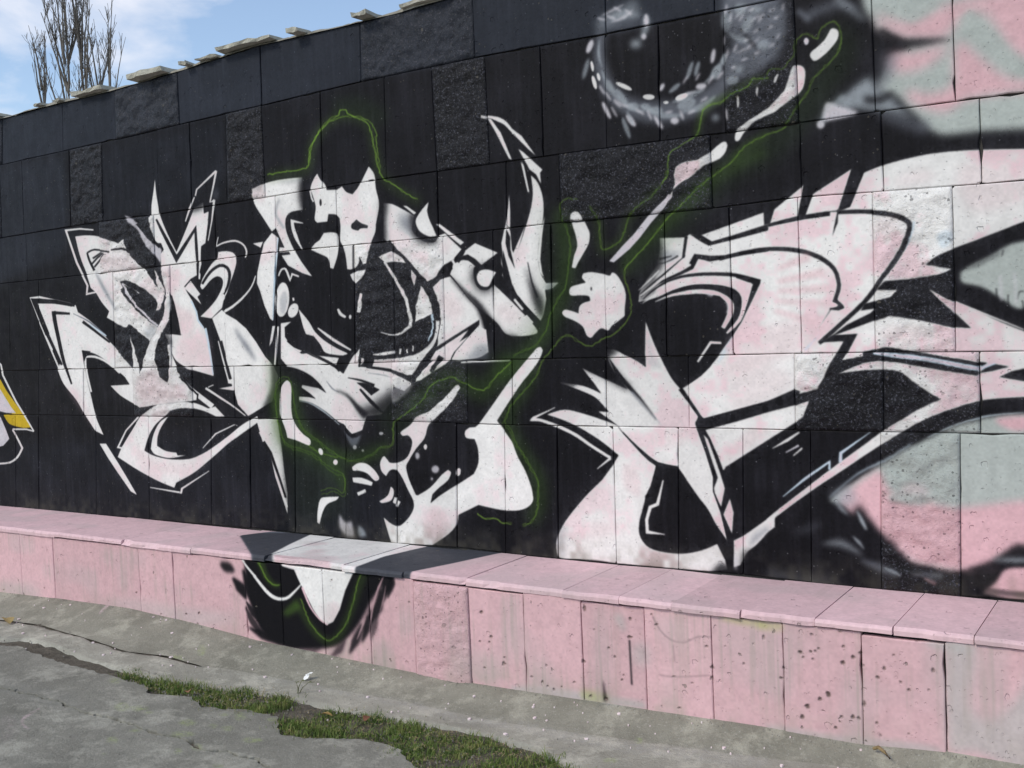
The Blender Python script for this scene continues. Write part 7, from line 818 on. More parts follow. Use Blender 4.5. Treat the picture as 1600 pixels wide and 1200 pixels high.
class Canvas:
    def __init__(s, x0, y0, x1, y1, mm, base, alpha=None):
        s.x0, s.y0, s.mm = x0*1000, y0*1000, mm
        s.W, s.H = int((x1-x0)*1000/mm), int((y1-y0)*1000/mm); s.ext = (x0, y0, x1, y1)
        s.im = np.empty((s.H, s.W, 3), np.float32); s.im[:] = base
        s.al = None if alpha is None else np.full((s.H, s.W), alpha, np.float32); s.tint = alpha == 0
    def paint(s, P, col, a, blur):
        P = (P-(s.x0, s.y0))/s.mm; blur = max(blur/s.mm, 1.25)
        r = cover(P, s.W, s.H, int(blur*2.4)+2)
        if r is None: return
        x0, y0, c = r
        if blur > .9:
            for _ in range(2): c = boxblur(boxblur(c, blur*.7, 0), blur*.7, 1)
            if blur > 3: c = np.clip(c*(1+.22*(rng.random(c.shape, np.float32)-.5)*4*c*(1-c)), 0, 1)   # spray grain in soft edges
        c = c*a; v = s.im[y0:y0+c.shape[0], x0:x0+c.shape[1]]
        v *= 1-c[..., None]; v += c[..., None]*np.asarray(col, np.float32)
        if s.al is not None and s.tint:
            q = s.al[y0:y0+c.shape[0], x0:x0+c.shape[1]]; q *= 1-c; q += c
    def pit(s, P, col):                                       # a hole: soft dark floor and a depth mark
        keep = s.al; s.al = None; s.paint(P, col, .8, 1.5); s.al = keep
        r = cover((P-(s.x0, s.y0))/s.mm, s.W, s.H, 4)
        if r:
            x0, y0, c = r; c = boxblur(boxblur(c, 1, 0), 1, 1); q = s.al[y0:y0+c.shape[0], x0:x0+c.shape[1]]; q *= 1-c
    def image(s, name):
        im = bpy.data.images.new(name, s.W, s.H, alpha=s.al is not None)
        out = np.ones((s.H, s.W, 4), np.float32); out[..., :3] = np.clip(s.im/255, 0, 1)
        if s.al is not None: out[..., 3] = s.al
        im.alpha_mode = 'CHANNEL_PACKED'; im.pixels.foreach_set(out.ravel()); im.update(); im.pack(); return im
cw = Canvas(-3.8, .36, 4.3, 3.4, 2.2, (19, 18, 22))
cf = Canvas(-3.8, -.1, 4.3, .47, 2.5, (211, 173, 178), 1)
ct = Canvas(-3.8, -.62, 4.3, .02, 2.5, (214, 182, 187))
cg = Canvas(-3.2, -2.8, 3.6, -.5, 3, (150, 150, 145), 0)
def run_paint():
    for ln in PAINT.splitlines():
        h, body = ln.split(':'); a = [float(v) for v in h.split()]; pl, cl = int(a[0]), a[1] == 1
        pts = [t.rstrip('!').split(',') for t in body.split()]; P = np.array(pts, float)
        if cl: P = smooth(P, [t.endswith('!') for t in body.split()])
        if pl == 4: cf.pit(P, a[2:5])
        else: (cw, cf, ct, cg)[pl].paint(P, a[2:5], a[5], a[6])
run_paint()
def weather(c, dark):
    H, W = c.H, c.W; im = c.im; lum = im.mean(2)
    n1 = vnoise(H, W, 60, 60); n2 = vnoise(H, W, 14, 14); n3 = vnoise(H, W, 4, 4); st = vnoise(H, W, 130, 9)*.6+vnoise(H, W, 40, 4)*.4
    blot = np.clip((n1*.6+n2*.3+n3*.1-.5)*5, 0, 1)
    white = np.clip((lum-185)/30, 0, 1)
    x = np.linspace(c.ext[0], c.ext[2], W, dtype=np.float32)[None]
    k = (white*blot*(.3+.35*np.clip((x-1.2)/1.2, 0, 1)))[..., None]      # old pink showing through the white coat
    im *= 1-k; im += k*np.array((217, 180, 188), np.float32)
    im *= (1+.05*(n2-.5)+.06*(n3-.5))[..., None]
    if dark:
        blk = np.clip((60-lum)/30, 0, 1)
        im += (blk*(np.clip(st-.42, 0, 1)*18+np.clip(n1-.45, 0, 1)*14+(n3-.5)*4))[..., None]*np.array((1, 1, 1.12), np.float32)
        sp = rng.random((H//2+1, W//2+1)).repeat(2, 0).repeat(2, 1)[:H, :W] > .9988-.001*np.clip((n1-.5)*3, 0, 1)
        im += (sp*blk*rng.random((H, W))*110)[..., None].astype(np.float32)
        halo = white
        for _ in range(2): halo = boxblur(boxblur(halo, 16, 0), 16, 1)
        im += (blk*halo*(.4+1.2*n3)*(n2 > .3)*26)[..., None]                            # overspray dust round the letters
        inv = np.clip(1-halo, 0, 1)*white
        im -= (inv*(.5+n3)*14)[..., None]
        pt = rng.random((H//2+1, W//2+1)).repeat(2, 0).repeat(2, 1)[:H, :W] > .9990-.0016*np.clip((n1-.4)*3, 0, 1)
        im *= (1-pt*white*.55*rng.random((H, W)))[..., None].astype(np.float32)           # pores the white never filled
        z = np.linspace(c.ext[1], c.ext[3], H, dtype=np.float32)[:, None]
        g = np.clip((.60-z)/.14, 0, 1)*np.clip((n1*.5+n2*.5-.30)*2.2, 0, 1)               # dirt at the foot of the wall
        im *= 1-(.5*g)[..., None]; im += (.5*g)[..., None]*np.array((88, 84, 72), np.float32)
    else:
        hgt = np.linspace(0, 1, H, dtype=np.float32)[:, None]
        drip = np.clip((vnoise(H, W, 160, 7)*.6+vnoise(H, W, 70, 3)*.4-.50)*3, 0, 1)*np.clip(n1*1.6-.4, 0, 1)
        base = np.clip((.42-hgt)/.25, 0, 1)*np.clip((n1*.6+n2*.4-.34)*2.4, 0, 1)
        q = (.42*drip*(c is cf)+.55*base*(c is cf)+.12*drip)*np.clip((lum-90)/60, 0, 1)*np.clip((212-lum)/16, .15, 1)
        im *= 1-q[..., None]; im += q[..., None]*np.array((158, 148, 138), np.float32)
        gr = np.clip((n1-.52)*3.2, 0, 1)*.35*np.clip((lum-90)/60, 0, 1)
        im *= 1-gr[..., None]; im += gr[..., None]*np.array((186, 172, 172), np.float32)
    np.clip(im, 0, 255, out=im)
weather(cw, True); weather(cf, False); weather(ct, False)
IMG_WALL, IMG_FRONT, IMG_TOP, IMG_GROUND = cw.image('wall_paint'), cf.image('ledge_front_paint'), ct.image('ledge_top_paint'), cg.image('ground_marks')

# ------------------------------------------------------------------ materials
class Mat:
    def __init__(s, name):
        s.m = bpy.data.materials.new(name); s.m.use_nodes = True; s.t = s.m.node_tree; s.b = s.t.nodes['Principled BSDF']
    def n(s, t, **kw): return nd(s.t, t, **kw)
    def l(s, a, b): s.t.links.new(a, b)
    def pos(s):
        g = s.n('ShaderNodeNewGeometry'); return g.outputs['Position']
    def noise(s, scale, detail=4, rough=.55, vec=None, dist=0):
        q = s.n('ShaderNodeTexNoise'); q.inputs['Scale'].default_value = scale; q.inputs['Detail'].default_value = detail
        q.inputs['Roughness'].default_value = rough; q.inputs['Distortion'].default_value = dist
        s.l(vec or s.pos(), q.inputs['Vector']); return q.outputs['Fac']
    def ramp(s, f, stops):
        q = s.n('ShaderNodeValToRGB'); e = q.color_ramp.elements
        while len(e) < len(stops): e.new(.5)
        for i, (p, c) in enumerate(stops):
            e[i].position = p; e[i].color = (c, c, c, 1) if not isinstance(c, tuple) else (*c, 1)
        s.l(f, q.inputs[0]); return q.outputs[0]
    def math(s, op, a, b=None, c=None):
        q = s.n('ShaderNodeMath'); q.operation = op
        for i, v in enumerate((a, b, c)):
            if v is None: continue
            if isinstance(v, (int, float)): q.inputs[i].default_value = v
            else: s.l(v, q.inputs[i])
        return q.outputs[0]
    def mix(s, f, a, b, mode='MIX'):
        q = s.n('ShaderNodeMix', data_type='RGBA'); q.blend_type = mode
        for i, v in ((0, f), (6, a), (7, b)):
            if isinstance(v, (int, float)): q.inputs[i].default_value = v
            elif isinstance(v, tuple): q.inputs[i].default_value = (*v, 1)
            else: s.l(v, q.inputs[i])
        return q.outputs[2]
    def bump(s, h, strength=.5, dist=.01):
        q = s.n('ShaderNodeBump'); q.inputs['Strength'].default_value = strength; q.inputs['Distance'].default_value = dist
        s.l(h, q.inputs['Height']); s.l(q.outputs[0], s.b.inputs['Normal'])
    def done(s, col, rough=.8, spec=.3):
        if isinstance(col, tuple): s.b.inputs['Base Color'].default_value = (*col, 1)
        else: s.l(col, s.b.inputs['Base Color'])
        if isinstance(rough, (int, float)): s.b.inputs['Roughness'].default_value = rough
        else: s.l(rough, s.b.inputs['Roughness'])
        s.b.inputs['Specular IOR Level'].default_value = spec
        return s.m
def pits(M, scale, rmax, keep):
    """round pores of the shell limestone: returns a 0..1 mask"""
    v = M.n('ShaderNodeTexVoronoi'); v.feature = 'F1'; v.inputs['Scale'].default_value = scale; v.inputs['Randomness'].default_value = 1
    wob = M.n('ShaderNodeTexNoise'); wob.inputs['Scale'].default_value = scale*2.2; wob.inputs['Detail'].default_value = 2; M.l(M.pos(), wob.inputs['Vector'])
    va = M.n('ShaderNodeVectorMath'); va.operation = 'MULTIPLY_ADD'; va.inputs[1].default_value = (.5/scale,)*3; M.l(wob.outputs['Color'], va.inputs[0]); M.l(M.pos(), va.inputs[2])
    M.l(va.outputs[0], v.inputs['Vector'])
    sp = M.n('ShaderNodeSeparateColor'); M.l(v.outputs['Color'], sp.inputs[0])
    r = M.math('MULTIPLY', M.math('SUBTRACT', sp.outputs[0], keep), rmax/(1-keep))
    d = M.math('SUBTRACT', r, v.outputs['Distance'])
    q = M.n('ShaderNodeMapRange'); q.inputs[1].default_value = 0; q.inputs[2].default_value = .05
    M.l(d, q.inputs[0]); return q.outputs[0], sp.outputs[1]
def painted(name, img, rough_stone, dark_pits=.25, gloss=.5, deep=False):
    M = Mat(name)
    uv = M.n('ShaderNodeUVMap'); uv.uv_map = 'paint'
    ti = M.n('ShaderNodeTexImage'); ti.image = img; ti.extension = 'EXTEND'; ti.interpolation = 'Cubic'
    wn = M.n('ShaderNodeTexNoise'); wn.inputs['Scale'].default_value = 45 if rough_stone else 70; wn.inputs['Detail'].default_value = 4; M.l(M.pos(), wn.inputs['Vector'])
    wv = M.n('ShaderNodeVectorMath'); wv.operation = 'MULTIPLY_ADD'; k = (.0034 if rough_stone else .0011)/3; wv.inputs[1].default_value = (k*.75, k*2, 0)
    M.l(wn.outputs['Color'], wv.inputs[0]); M.l(uv.outputs[0], wv.inputs[2]); M.l(wv.outputs[0], ti.inputs[0])
    oi = M.n('ShaderNodeObjectInfo')
    tone = M.n('ShaderNodeMapRange'); tone.inputs[3].default_value = .90; tone.inputs[4].default_value = 1.06; M.l(oi.outputs['Random'], tone.inputs[0])
    col = M.mix(1.0, ti.outputs[0], tone.outputs[0], 'MULTIPLY')
    p1, id1 = pits(M, 21, .30, .62); p2, id2 = pits(M, 60, .34, .55)
    bare = M.math('MULTIPLY', p1, M.math('GREATER_THAN', id1, .72))
    bare2 = M.math('MULTIPLY', p2, M.math('GREATER_THAN', id2, .82))
    bm = M.math('MULTIPLY', M.math('MAXIMUM', bare, bare2), dark_pits*2)
    col = M.mix(bm, col, (.16, .145, .12))
    # thin places in the coat
    th = M.ramp(M.noise(38, 6, .7), [(.70, 0.), (.78, 1.)])
    col = M.mix(M.math('MULTIPLY', th, .22), col, (.30, .27, .25))
    fine = M.noise(160, 3, .6)
    if rough_stone:
        big = M.noise(46, 8, .72, dist=.3)
        h = M.math('ADD', M.math('MULTIPLY', big, 1.0), M.math('MULTIPLY', fine, .25))
        h = M.math('SUBTRACT', h, M.math('MULTIPLY', p1, .5)); h = M.math('SUBTRACT', h, M.math('MULTIPLY', p2, .35))
        M.bump(h, .75, .012)
        # highlights on the dark coat's grain put into the colour, deep holes darkened too
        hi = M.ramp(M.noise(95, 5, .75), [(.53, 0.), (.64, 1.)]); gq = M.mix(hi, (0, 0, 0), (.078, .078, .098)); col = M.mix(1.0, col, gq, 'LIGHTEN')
        lo = M.ramp(M.noise(70, 5, .75), [(.32, 1.), (.42, 0.)]); col = M.mix(M.math('MULTIPLY', lo, .35), col, (.012, .011, .012))
        p3, id3 = pits(M, 52, .36, .52); col = M.mix(M.math('MULTIPLY', p3, .55), col, (.012, .011, .011))
    else:
        h = M.math('ADD', M.math('MULTIPLY', M.noise(9, 4), .25), M.math('MULTIPLY', fine, .10))
        h = M.math('SUBTRACT', h, M.math('MULTIPLY', p1, .75)); h = M.math('SUBTRACT', h, M.math('MULTIPLY', p2, .35))
        if deep: h = M.math('ADD', h, M.math('MULTIPLY', ti.outputs['Alpha'], 1.6))
        M.bump(h, .75, .008)
    return M.done(col, M.ramp(M.noise(12, 3), [(.3, gloss-.05), (.7, gloss+.15)]), .16 if rough_stone else .09)
def plain(name, c1, c2, scale=6, rough=.85, bump=.4, bscale=40, bdist=.01):
    M = Mat(name); f = M.ramp(M.noise(scale, 6, .65), [(.3, c1), (.7, c2)])
    M.bump(M.noise(bscale, 5, .65), bump, bdist); return M.done(f, rough, .25)
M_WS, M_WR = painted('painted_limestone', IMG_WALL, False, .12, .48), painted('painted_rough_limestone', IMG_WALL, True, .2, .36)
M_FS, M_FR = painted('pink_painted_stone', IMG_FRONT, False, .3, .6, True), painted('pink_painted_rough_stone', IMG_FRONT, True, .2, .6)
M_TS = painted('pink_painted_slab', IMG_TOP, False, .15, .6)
M_MORTAR = plain('dark_mortar', (.035, .033, .032), (.07, .066, .06), 20)
M_LIME = plain('raw_limestone', (.36, .35, .295), (.56, .545, .47), 14, .9, .7, 60, .012)
M_GREYM = plain('weathered_mortar', (.16, .15, .125), (.36, .34, .29), 10, .9, .6, 50, .012)
def ground_mat(name, c1, c2, c3, marks=True, sc=3.0):
    M = Mat(name)
    base = M.ramp(M.noise(sc, 8, .68), [(.28, c1), (.5, c2), (.74, c3)])
    base = M.mix(M.math('MULTIPLY', M.ramp(M.noise(sc*7, 6, .7), [(.45, 0.), (.7, 1.)]), .35), base, tuple(x*.72 for x in c2))
    base = M.mix(M.math('MULTIPLY', M.ramp(M.noise(sc*1.6, 9, .75), [(.5, 0.), (.62, 1.)]), .55), base, tuple(min(1, x*1.5) for x in c3))
    sp = M.ramp(M.noise(110, 3, .6), [(.60, 0.), (.68, 1.)])
    base = M.mix(M.math('MULTIPLY', sp, .4), base, (.46, .45, .42))
    dk = M.ramp(M.noise(75, 4, .65), [(.30, 1.), (.38, 0.)])
    base = M.mix(M.math('MULTIPLY', dk, .45), base, (.06, .06, .055))
    if marks:
        uv = M.n('ShaderNodeUVMap'); uv.uv_map = 'paint'
        ti = M.n('ShaderNodeTexImage'); ti.image = IMG_GROUND; ti.extension = 'CLIP'; M.l(uv.outputs[0], ti.inputs[0])
        a = M.math('MULTIPLY', ti.outputs['Alpha'], M.ramp(M.noise(42, 7, .8), [(.42, .05), (.58, 1.)]))
        base = M.mix(a, base, ti.outputs[0])
    h = M.math('ADD', M.noise(14, 6, .6), M.math('MULTIPLY', M.noise(90, 5, .75), .7))
    M.bump(h, .7, .014); return M.done(base, .88, .25)
M_APRON = ground_mat('mortar_apron', (.17, .162, .13), (.25, .238, .195), (.31, .296, .245))
M_STRIP = ground_mat('kerb_concrete', (.25, .24, .20), (.34, .325, .275), (.42, .40, .34))
M_SLAB = ground_mat('slab_concrete', (.150, .144, .122), (.225, .217, .186), (.32, .308, .266), True, 2.6)
M_SOIL = plain('soil', (.075, .066, .052), (.17, .15, .12), 22, .95, .9, 70, .02)
M_FAR = plain('dry_ground', (.20, .19, .15), (.33, .31, .26), .4, .95)

# ------------------------------------------------------------------ object helpers
def link(name, me, mat, parent=None, kind=None):
    o = bpy.data.objects.new(name, me); C.objects.link(o)
    if mat is not None and not me.materials:
        for q in (mat if isinstance(mat, (list, tuple)) else [mat]): me.materials.append(q)
    if parent is not None: o.parent = parent
    if kind: o['kind'] = kind
    return o
def thing(name, loc, label, cat, group=None):
    o = bpy.data.objects.new(name, None); C.objects.link(o); o.location = loc; o['label'] = label; o['category'] = cat; o.empty_display_size = .1
    if group: o['group'] = group
    bpy.context.view_layer.update(); return o
def tag(o, label, cat, group=None):
    o['label'] = label; o['category'] = cat
    if group: o['group'] = group
def mesh(name, verts, faces, uvf=None, smoothf=False):
    me = bpy.data.meshes.new(name); me.from_pydata([tuple(v) for v in verts], [], faces)
    if uvf:
        u = me.uv_layers.new(name='paint'); co = np.array([v[:] for v in verts], np.float32)
        ix = np.empty(len(me.loops), np.int32); me.loops.foreach_get('vertex_index', ix)
        u.data.foreach_set('uv', uvf(co)[ix].astype(np.float32).ravel())
    if smoothf: me.polygons.foreach_set('use_smooth', [True]*len(me.polygons))
    return me
def uv_of(cv, ax):
    x0, y0, x1, y1 = cv.ext
    return lambda co: np.stack([(co[:, 0]-x0)/(x1-x0), (co[:, ax]-y0)/(y1-y0)], 1)
UV_W, UV_F, UV_T, UV_G = uv_of(cw, 2), uv_of(cf, 2), uv_of(ct, 1), uv_of(cg, 1)
rnd = random.Random(11)
def rough_panel(quad, y, depth, uvf, step=.012, amp=.011):
    """hewn face: a grid over the quad, displaced towards the viewer; quad = bl, br, tr, tl in (x, z)"""
    bl, br, tr, tl = [np.array(q) for q in quad]
    w = max(abs(br[0]-bl[0]), .02); h = max(abs(tl[1]-bl[1]), .02); nx, nz = max(3, int(w/step)), max(3, int(h/step))
    V = []; F = []
    for j in range(nz+1):
        for i in range(nx+1):
            s, t = i/nx, j/nz; p = (bl*(1-s)+br*s)*(1-t)+(tl*(1-s)+tr*s)*t
            e = min(1, min(i, nx-i, j, nz-j)/1.6)
            q = Vector((p[0]*13, 7.3, p[1]*17)); d = noise.fractal(q, .9, 2.1, 4)+.5*noise.noise(Vector((p[0]*38, 2, p[1]*50)))
            V.append((p[0], y-.002-e*(.004+amp*max(-.7, d)), p[1]))
    for j in range(nz):
        for i in range(nx):
            a = j*(nx+1)+i; F.append((a, a+1, a+nx+2, a+nx+1))
    ring = list(range(nx+1))+[j*(nx+1)+nx for j in range(1, nz+1)]+[nz*(nx+1)+i for i in range(nx-1, -1, -1)]+[j*(nx+1) for j in range(nz-1, 0, -1)]
    n0 = len(V)
    for r_ in ring: V.append((V[r_][0], y+depth, V[r_][2]))
    L = len(ring)
    for k in range(L): F.append((ring[(k+1) % L], ring[k], n0+k, n0+(k+1) % L))
    return mesh('rough_panel', V, F, uvf, True)
def smooth_panel(quad, y, depth, uvf, bev=.003):
    """sawn slab: bevelled front, some corners knocked off"""
    Q = []; c = np.mean(np.array(quad), 0)
    for i in range(4):
        q = np.array(quad[i]); a = np.array(quad[i-1]); b = np.array(quad[(i+1) % 4])
        if rnd.random() < .4:
            ca, cb = rnd.uniform(.003, .010), rnd.uniform(.003, .014)
            if rnd.random() < .06: ca *= 2; cb *= 1.6
            Q.append(q+(a-q)/np.hypot(*(a-q))*ca); Q.append(q+(b-q)/np.hypot(*(b-q))*cb)
        else: Q.append(q)
    E = []
    for i, q in enumerate(Q):                                    # worn arrises
        b = Q[(i+1) % len(Q)]; L = np.hypot(*(b-q)); k = max(1, int(L/.055)); nrm = np.array((-(b-q)[1], (b-q)[0]))/max(L, 1e-6)
        if nrm @ (c-q) < 0: nrm = -nrm
        E.append(q)
        for j in range(1, k): E.append(q+(b-q)*(j+rnd.uniform(-.3, .3))/k+nrm*(abs(rnd.gauss(0, .0008))+(rnd.uniform(.002, .007) if rnd.random() < .05 else 0)))
    Q = E
    n = len(Q); V = []
    for q in Q:
        d = (c-q)/np.hypot(*(c-q)); V.append((q[0]+d[0]*bev*1.4, y, q[1]+d[1]*bev*1.4))
    for q in Q: V.append((q[0], y+bev, q[1]))
    for q in Q: V.append((q[0], y+depth, q[1]))
    F = [tuple(range(n))]
    for k in range(n):
        a = (k+1) % n; F += [(n+k, n+a, a, k), (2*n+k, 2*n+a, n+a, n+k)]
    return mesh('stone_panel', V, F, uvf)

# ------------------------------------------------------------------ ground
ZGT = [(-30, -0.03), (-2.5, -0.035), (-1.2, -0.02), (-0.5, -0.05), (0.5, -0.085), (1.4, -0.09), (2, -0.075), (2.6, -0.06), (3.3, -0.03), (4.2, -0.02), (30, -0.02)]
def zg(x):
    for (a, za), (b, zb) in zip(ZGT[:-1], ZGT[1:]):
        if a <= x <= b: return za+(zb-za)*(x-a)/(b-a)
    return ZGT[0][1]
me = mesh('ground', [(-900, -900, -.2), (900, -900, -.2), (900, 900, -.2), (-900, 900, -.2)], [(0, 1, 2, 3)])
link('ground', me, M_FAR, kind='structure')
def poly_slab(name, pts, dz, thick, mat, parent=None, kind=None, jag=.005, bev=.007, n_sub=.022):
    """flat slab with a broken outline, following the ground's slope"""
    P = []
    for a, b in zip(pts, pts[1:]+pts[:1]):
        L = math.dist(a, b); k = max(1, min(160, int(L/n_sub)))
        for i in range(k):
            x, y = a[0]+(b[0]-a[0])*i/k, a[1]+(b[1]-a[1])*i/k
            P.append((x+rnd.gauss(0, jag), y+rnd.gauss(0, jag)))
    bm = bmesh.new(); tv = [bm.verts.new((x, y, 0)) for x, y in P]; f = bm.faces.new(tv)
    if f.normal.z < 0: f.normal_flip()
    r = bmesh.ops.inset_region(bm, faces=[f], thickness=bev, use_even_offset=False)
    for v in f.verts: v.co.z += bev*.7
    e = bmesh.ops.extrude_edge_only(bm, edges=[q for q in bm.edges if q.is_boundary])
    for v in e['geom']:
        if isinstance(v, bmesh.types.BMVert): v.co.z -= thick
    bmesh.ops.triangulate(bm, faces=[q for q in bm.faces if len(q.verts) > 4])
    for v in bm.verts: v.co.z += zg(v.co.x)+dz
    bmesh.ops.recalc_face_normals(bm, faces=bm.faces[:])
    me = bpy.data.meshes.new(name); bm.to_mesh(me); bm.free()
    u = me.uv_layers.new(name='paint'); co = np.array([v.co[:] for v in me.vertices], np.float32); ix = np.empty(len(me.loops), np.int32)
    me.loops.foreach_get('vertex_index', ix); u.data.foreach_set('uv', UV_G(co)[ix].ravel())
    return link(name, me, mat, parent, kind)
def strip_mesh(name, front, back, prof, mat, kind, x0, x1, dx=.05, jag=.0):
    """sheet between two lines y(x); prof(x, t) gives z, t from 0 (front) to 1 (back)"""
    V = []; F = []; n = int((x1-x0)/dx); K = 60 if name == 'soil' else 8
    for i in range(n+1):
        x = x0+(x1-x0)*i/n; a = front(x)+jag*noise.noise(Vector((x*9, 1, 0))); b = back(x)
        for k in range(K+1):
            t = k/K; V.append((x, a+(b-a)*t, prof(x, t)+.004*noise.noise(Vector((x*6, t*3, 3)))*(1-abs(2*t-1))))
    for i in range(n):
        for k in range(K):
            a = i*(K+1)+k; F.append((a, a+K+1, a+K+2, a+1))
    return link(name, mesh(name, V, F, UV_G, True), mat, kind=kind)
def lerp(tab, x):
    if x <= tab[0][0]: return tab[0][1]
    for a, b in zip(tab[:-1], tab[1:]):
        if x <= b[0]: return a[1]+(b[1]-a[1])*(x-a[0])/(b[0]-a[0])
    return tab[-1][1]
APRON = [(-2.033,-0.827),(-1.696,-0.795),(-1.311,-0.850),(-0.756,-0.890),(-0.532,-0.823),(-0.165,-0.846),(0.135,-0.829),(0.602,-0.792),(1.043,-0.772),(1.596,-0.784),(2.166,-0.740),(2.667,-0.693),(3.118,-0.667),(3.518,-0.628)]
STRIP = [(-1.544,-1.125),(-1.475,-1.055),(-1.286,-1.054),(-1.398,-0.886),(-1.242,-0.956),(-1.102,-1.070),(-0.877,-1.112),(-0.498,-1.125),(-0.253,-1.127),(0.044,-1.070),(0.432,-0.953),(0.770,-0.975),(1.164,-0.925),(1.488,-0.909),(1.765,-0.953),(1.978,-1.065),(2.265,-1.152),(2.825,-1.149)]
SLABUP = [(-1.506,-1.148),(-1.316,-1.080),(-1.162,-1.121),(-0.864,-1.140),(-0.498,-1.125),(-0.187,-1.179),(-0.137,-1.249),(0.086,-1.181),(0.225,-1.246),(0.410,-1.169),(0.599,-1.151),(0.762,-1.297),(0.875,-1.285),(1.123,-1.170),(1.305,-1.179),(1.439,-1.273),(1.735,-1.426)]
CRACK = [(-1.086,-1.603),(-0.818,-1.569),(-0.417,-1.533),(-0.189,-1.560),(-0.001,-1.533),(0.228,-1.544),(0.446,-1.522),(0.624,-1.568),(0.718,-1.525),(0.875,-1.535),(1.203,-1.624)]
BASE = [(-2.52,0.013),(-1.83,0.038),(-1.22,0.049),(-0.67,0.027),(-0.17,-0.008),(0.54,-0.024),(1.08,-0.036),(1.44,-0.028),(1.76,-0.020),(2.02,-0.014),(2.59,0.002),(2.97,0.001),(3.26,0.030),(3.51,0.031)]
YF = -.53
soil = strip_mesh('soil', lambda x: -2.2, lambda x: -.45, lambda x, t: zg(x)-.009+.010*noise.noise(Vector((x*8, t*14, 9)))+.009*noise.noise(Vector((x*23, t*38, 2))), M_SOIL, 'structure', -14, 10, .04)
strip_tab = [p for i, p in enumerate(STRIP) if i in (0, 1, 5, 6, 7, 8, 9, 10, 11, 12, 13, 14, 15, 16, 17)]
strip_tab = [(-14, -1.12)]+sorted(strip_tab)+[(10, -1.15)]
ap = [(-14, -.85)]+APRON+[(10, -.63)]
def apron_prof(x, t):
    zb = lerp(BASE, x)+.012; z0 = zg(x)-.002; s = t*t*(3-2*t)*.6+t*.4
    return z0+(zb-z0)*s
CRK = lambda x: max(0, min(1, (.15-x)/.5))*(.050+.022*noise.noise(Vector((x*9, 5, 0)))+.012*noise.noise(Vector((x*37, 5, 0))))
strip_mesh('kerb_strip', lambda x: lerp(strip_tab, x), lambda x: lerp(ap, x)+.05-CRK(x), lambda x, t: zg(x)+(.004 if t > .1 else -.03+.34*t)-(.018 if t == 1 and x < -.2 else 0), M_STRIP, 'structure', -14, 10, .03, .012)
strip_mesh('apron', lambda x: lerp(ap, x), lambda x: YF+.03, apron_prof, M_APRON, 'structure', -14, 10, .03, .01)
pav = bpy.data.objects.new('pavement', None); C.objects.link(pav); pav['kind'] = 'structure'
up = [(-6, -1.19)]+[(x, y-.065*max(0, min(1, (-.10-x)/.3))) for x, y in SLABUP]; ck = [(-6, -1.62)]+list(CRACK)
ckd = []                                                        # the crack, with its small zigzags
for a, b in zip(ck[:-1], ck[1:]):
    k = max(1, int((b[0]-a[0])/.018)) if a[0] > -2 else 20
    for i in range(k):
        x = a[0]+(b[0]-a[0])*i/k; ckd.append((x, a[1]+(b[1]-a[1])*i/k+.012*noise.noise(Vector((x*11, 3, 3)))+.007*noise.noise(Vector((x*41, 3, 3)))))
ckd.append(ck[-1])
poly_slab('slab', [(x, y+.0028+.005*abs(noise.noise(Vector((x*6, 1, 1))))) for x, y in ckd]+list(reversed(up+[(2.2, -1.62)])), .004, .05, M_SLAB, pav)
poly_slab('slab', [(x, y-.0028-.007*abs(noise.noise(Vector((x*5, 4, 1))))) for x, y in ckd]+[(2.3, -1.75), (6, -2.2), (6, -3.6), (-6, -3.6)], -.002, .05, M_SLAB, pav)
for a, b in (((-6, -3.615), (-14, -8)), ((-14, -1.16), (-6.02, -3.6)), ((6.02, -1.6), (12, -3.6)), ((-5.98, -3.62), (12, -9))):
    x0, x1 = sorted((a[0], b[0])); y0, y1 = sorted((a[1], b[1]))
    poly_slab('slab', [(x0, y0), (x1, y0), (x1, y1), (x0, y1)], -.002, .05, M_SLAB, pav, n_sub=.4)

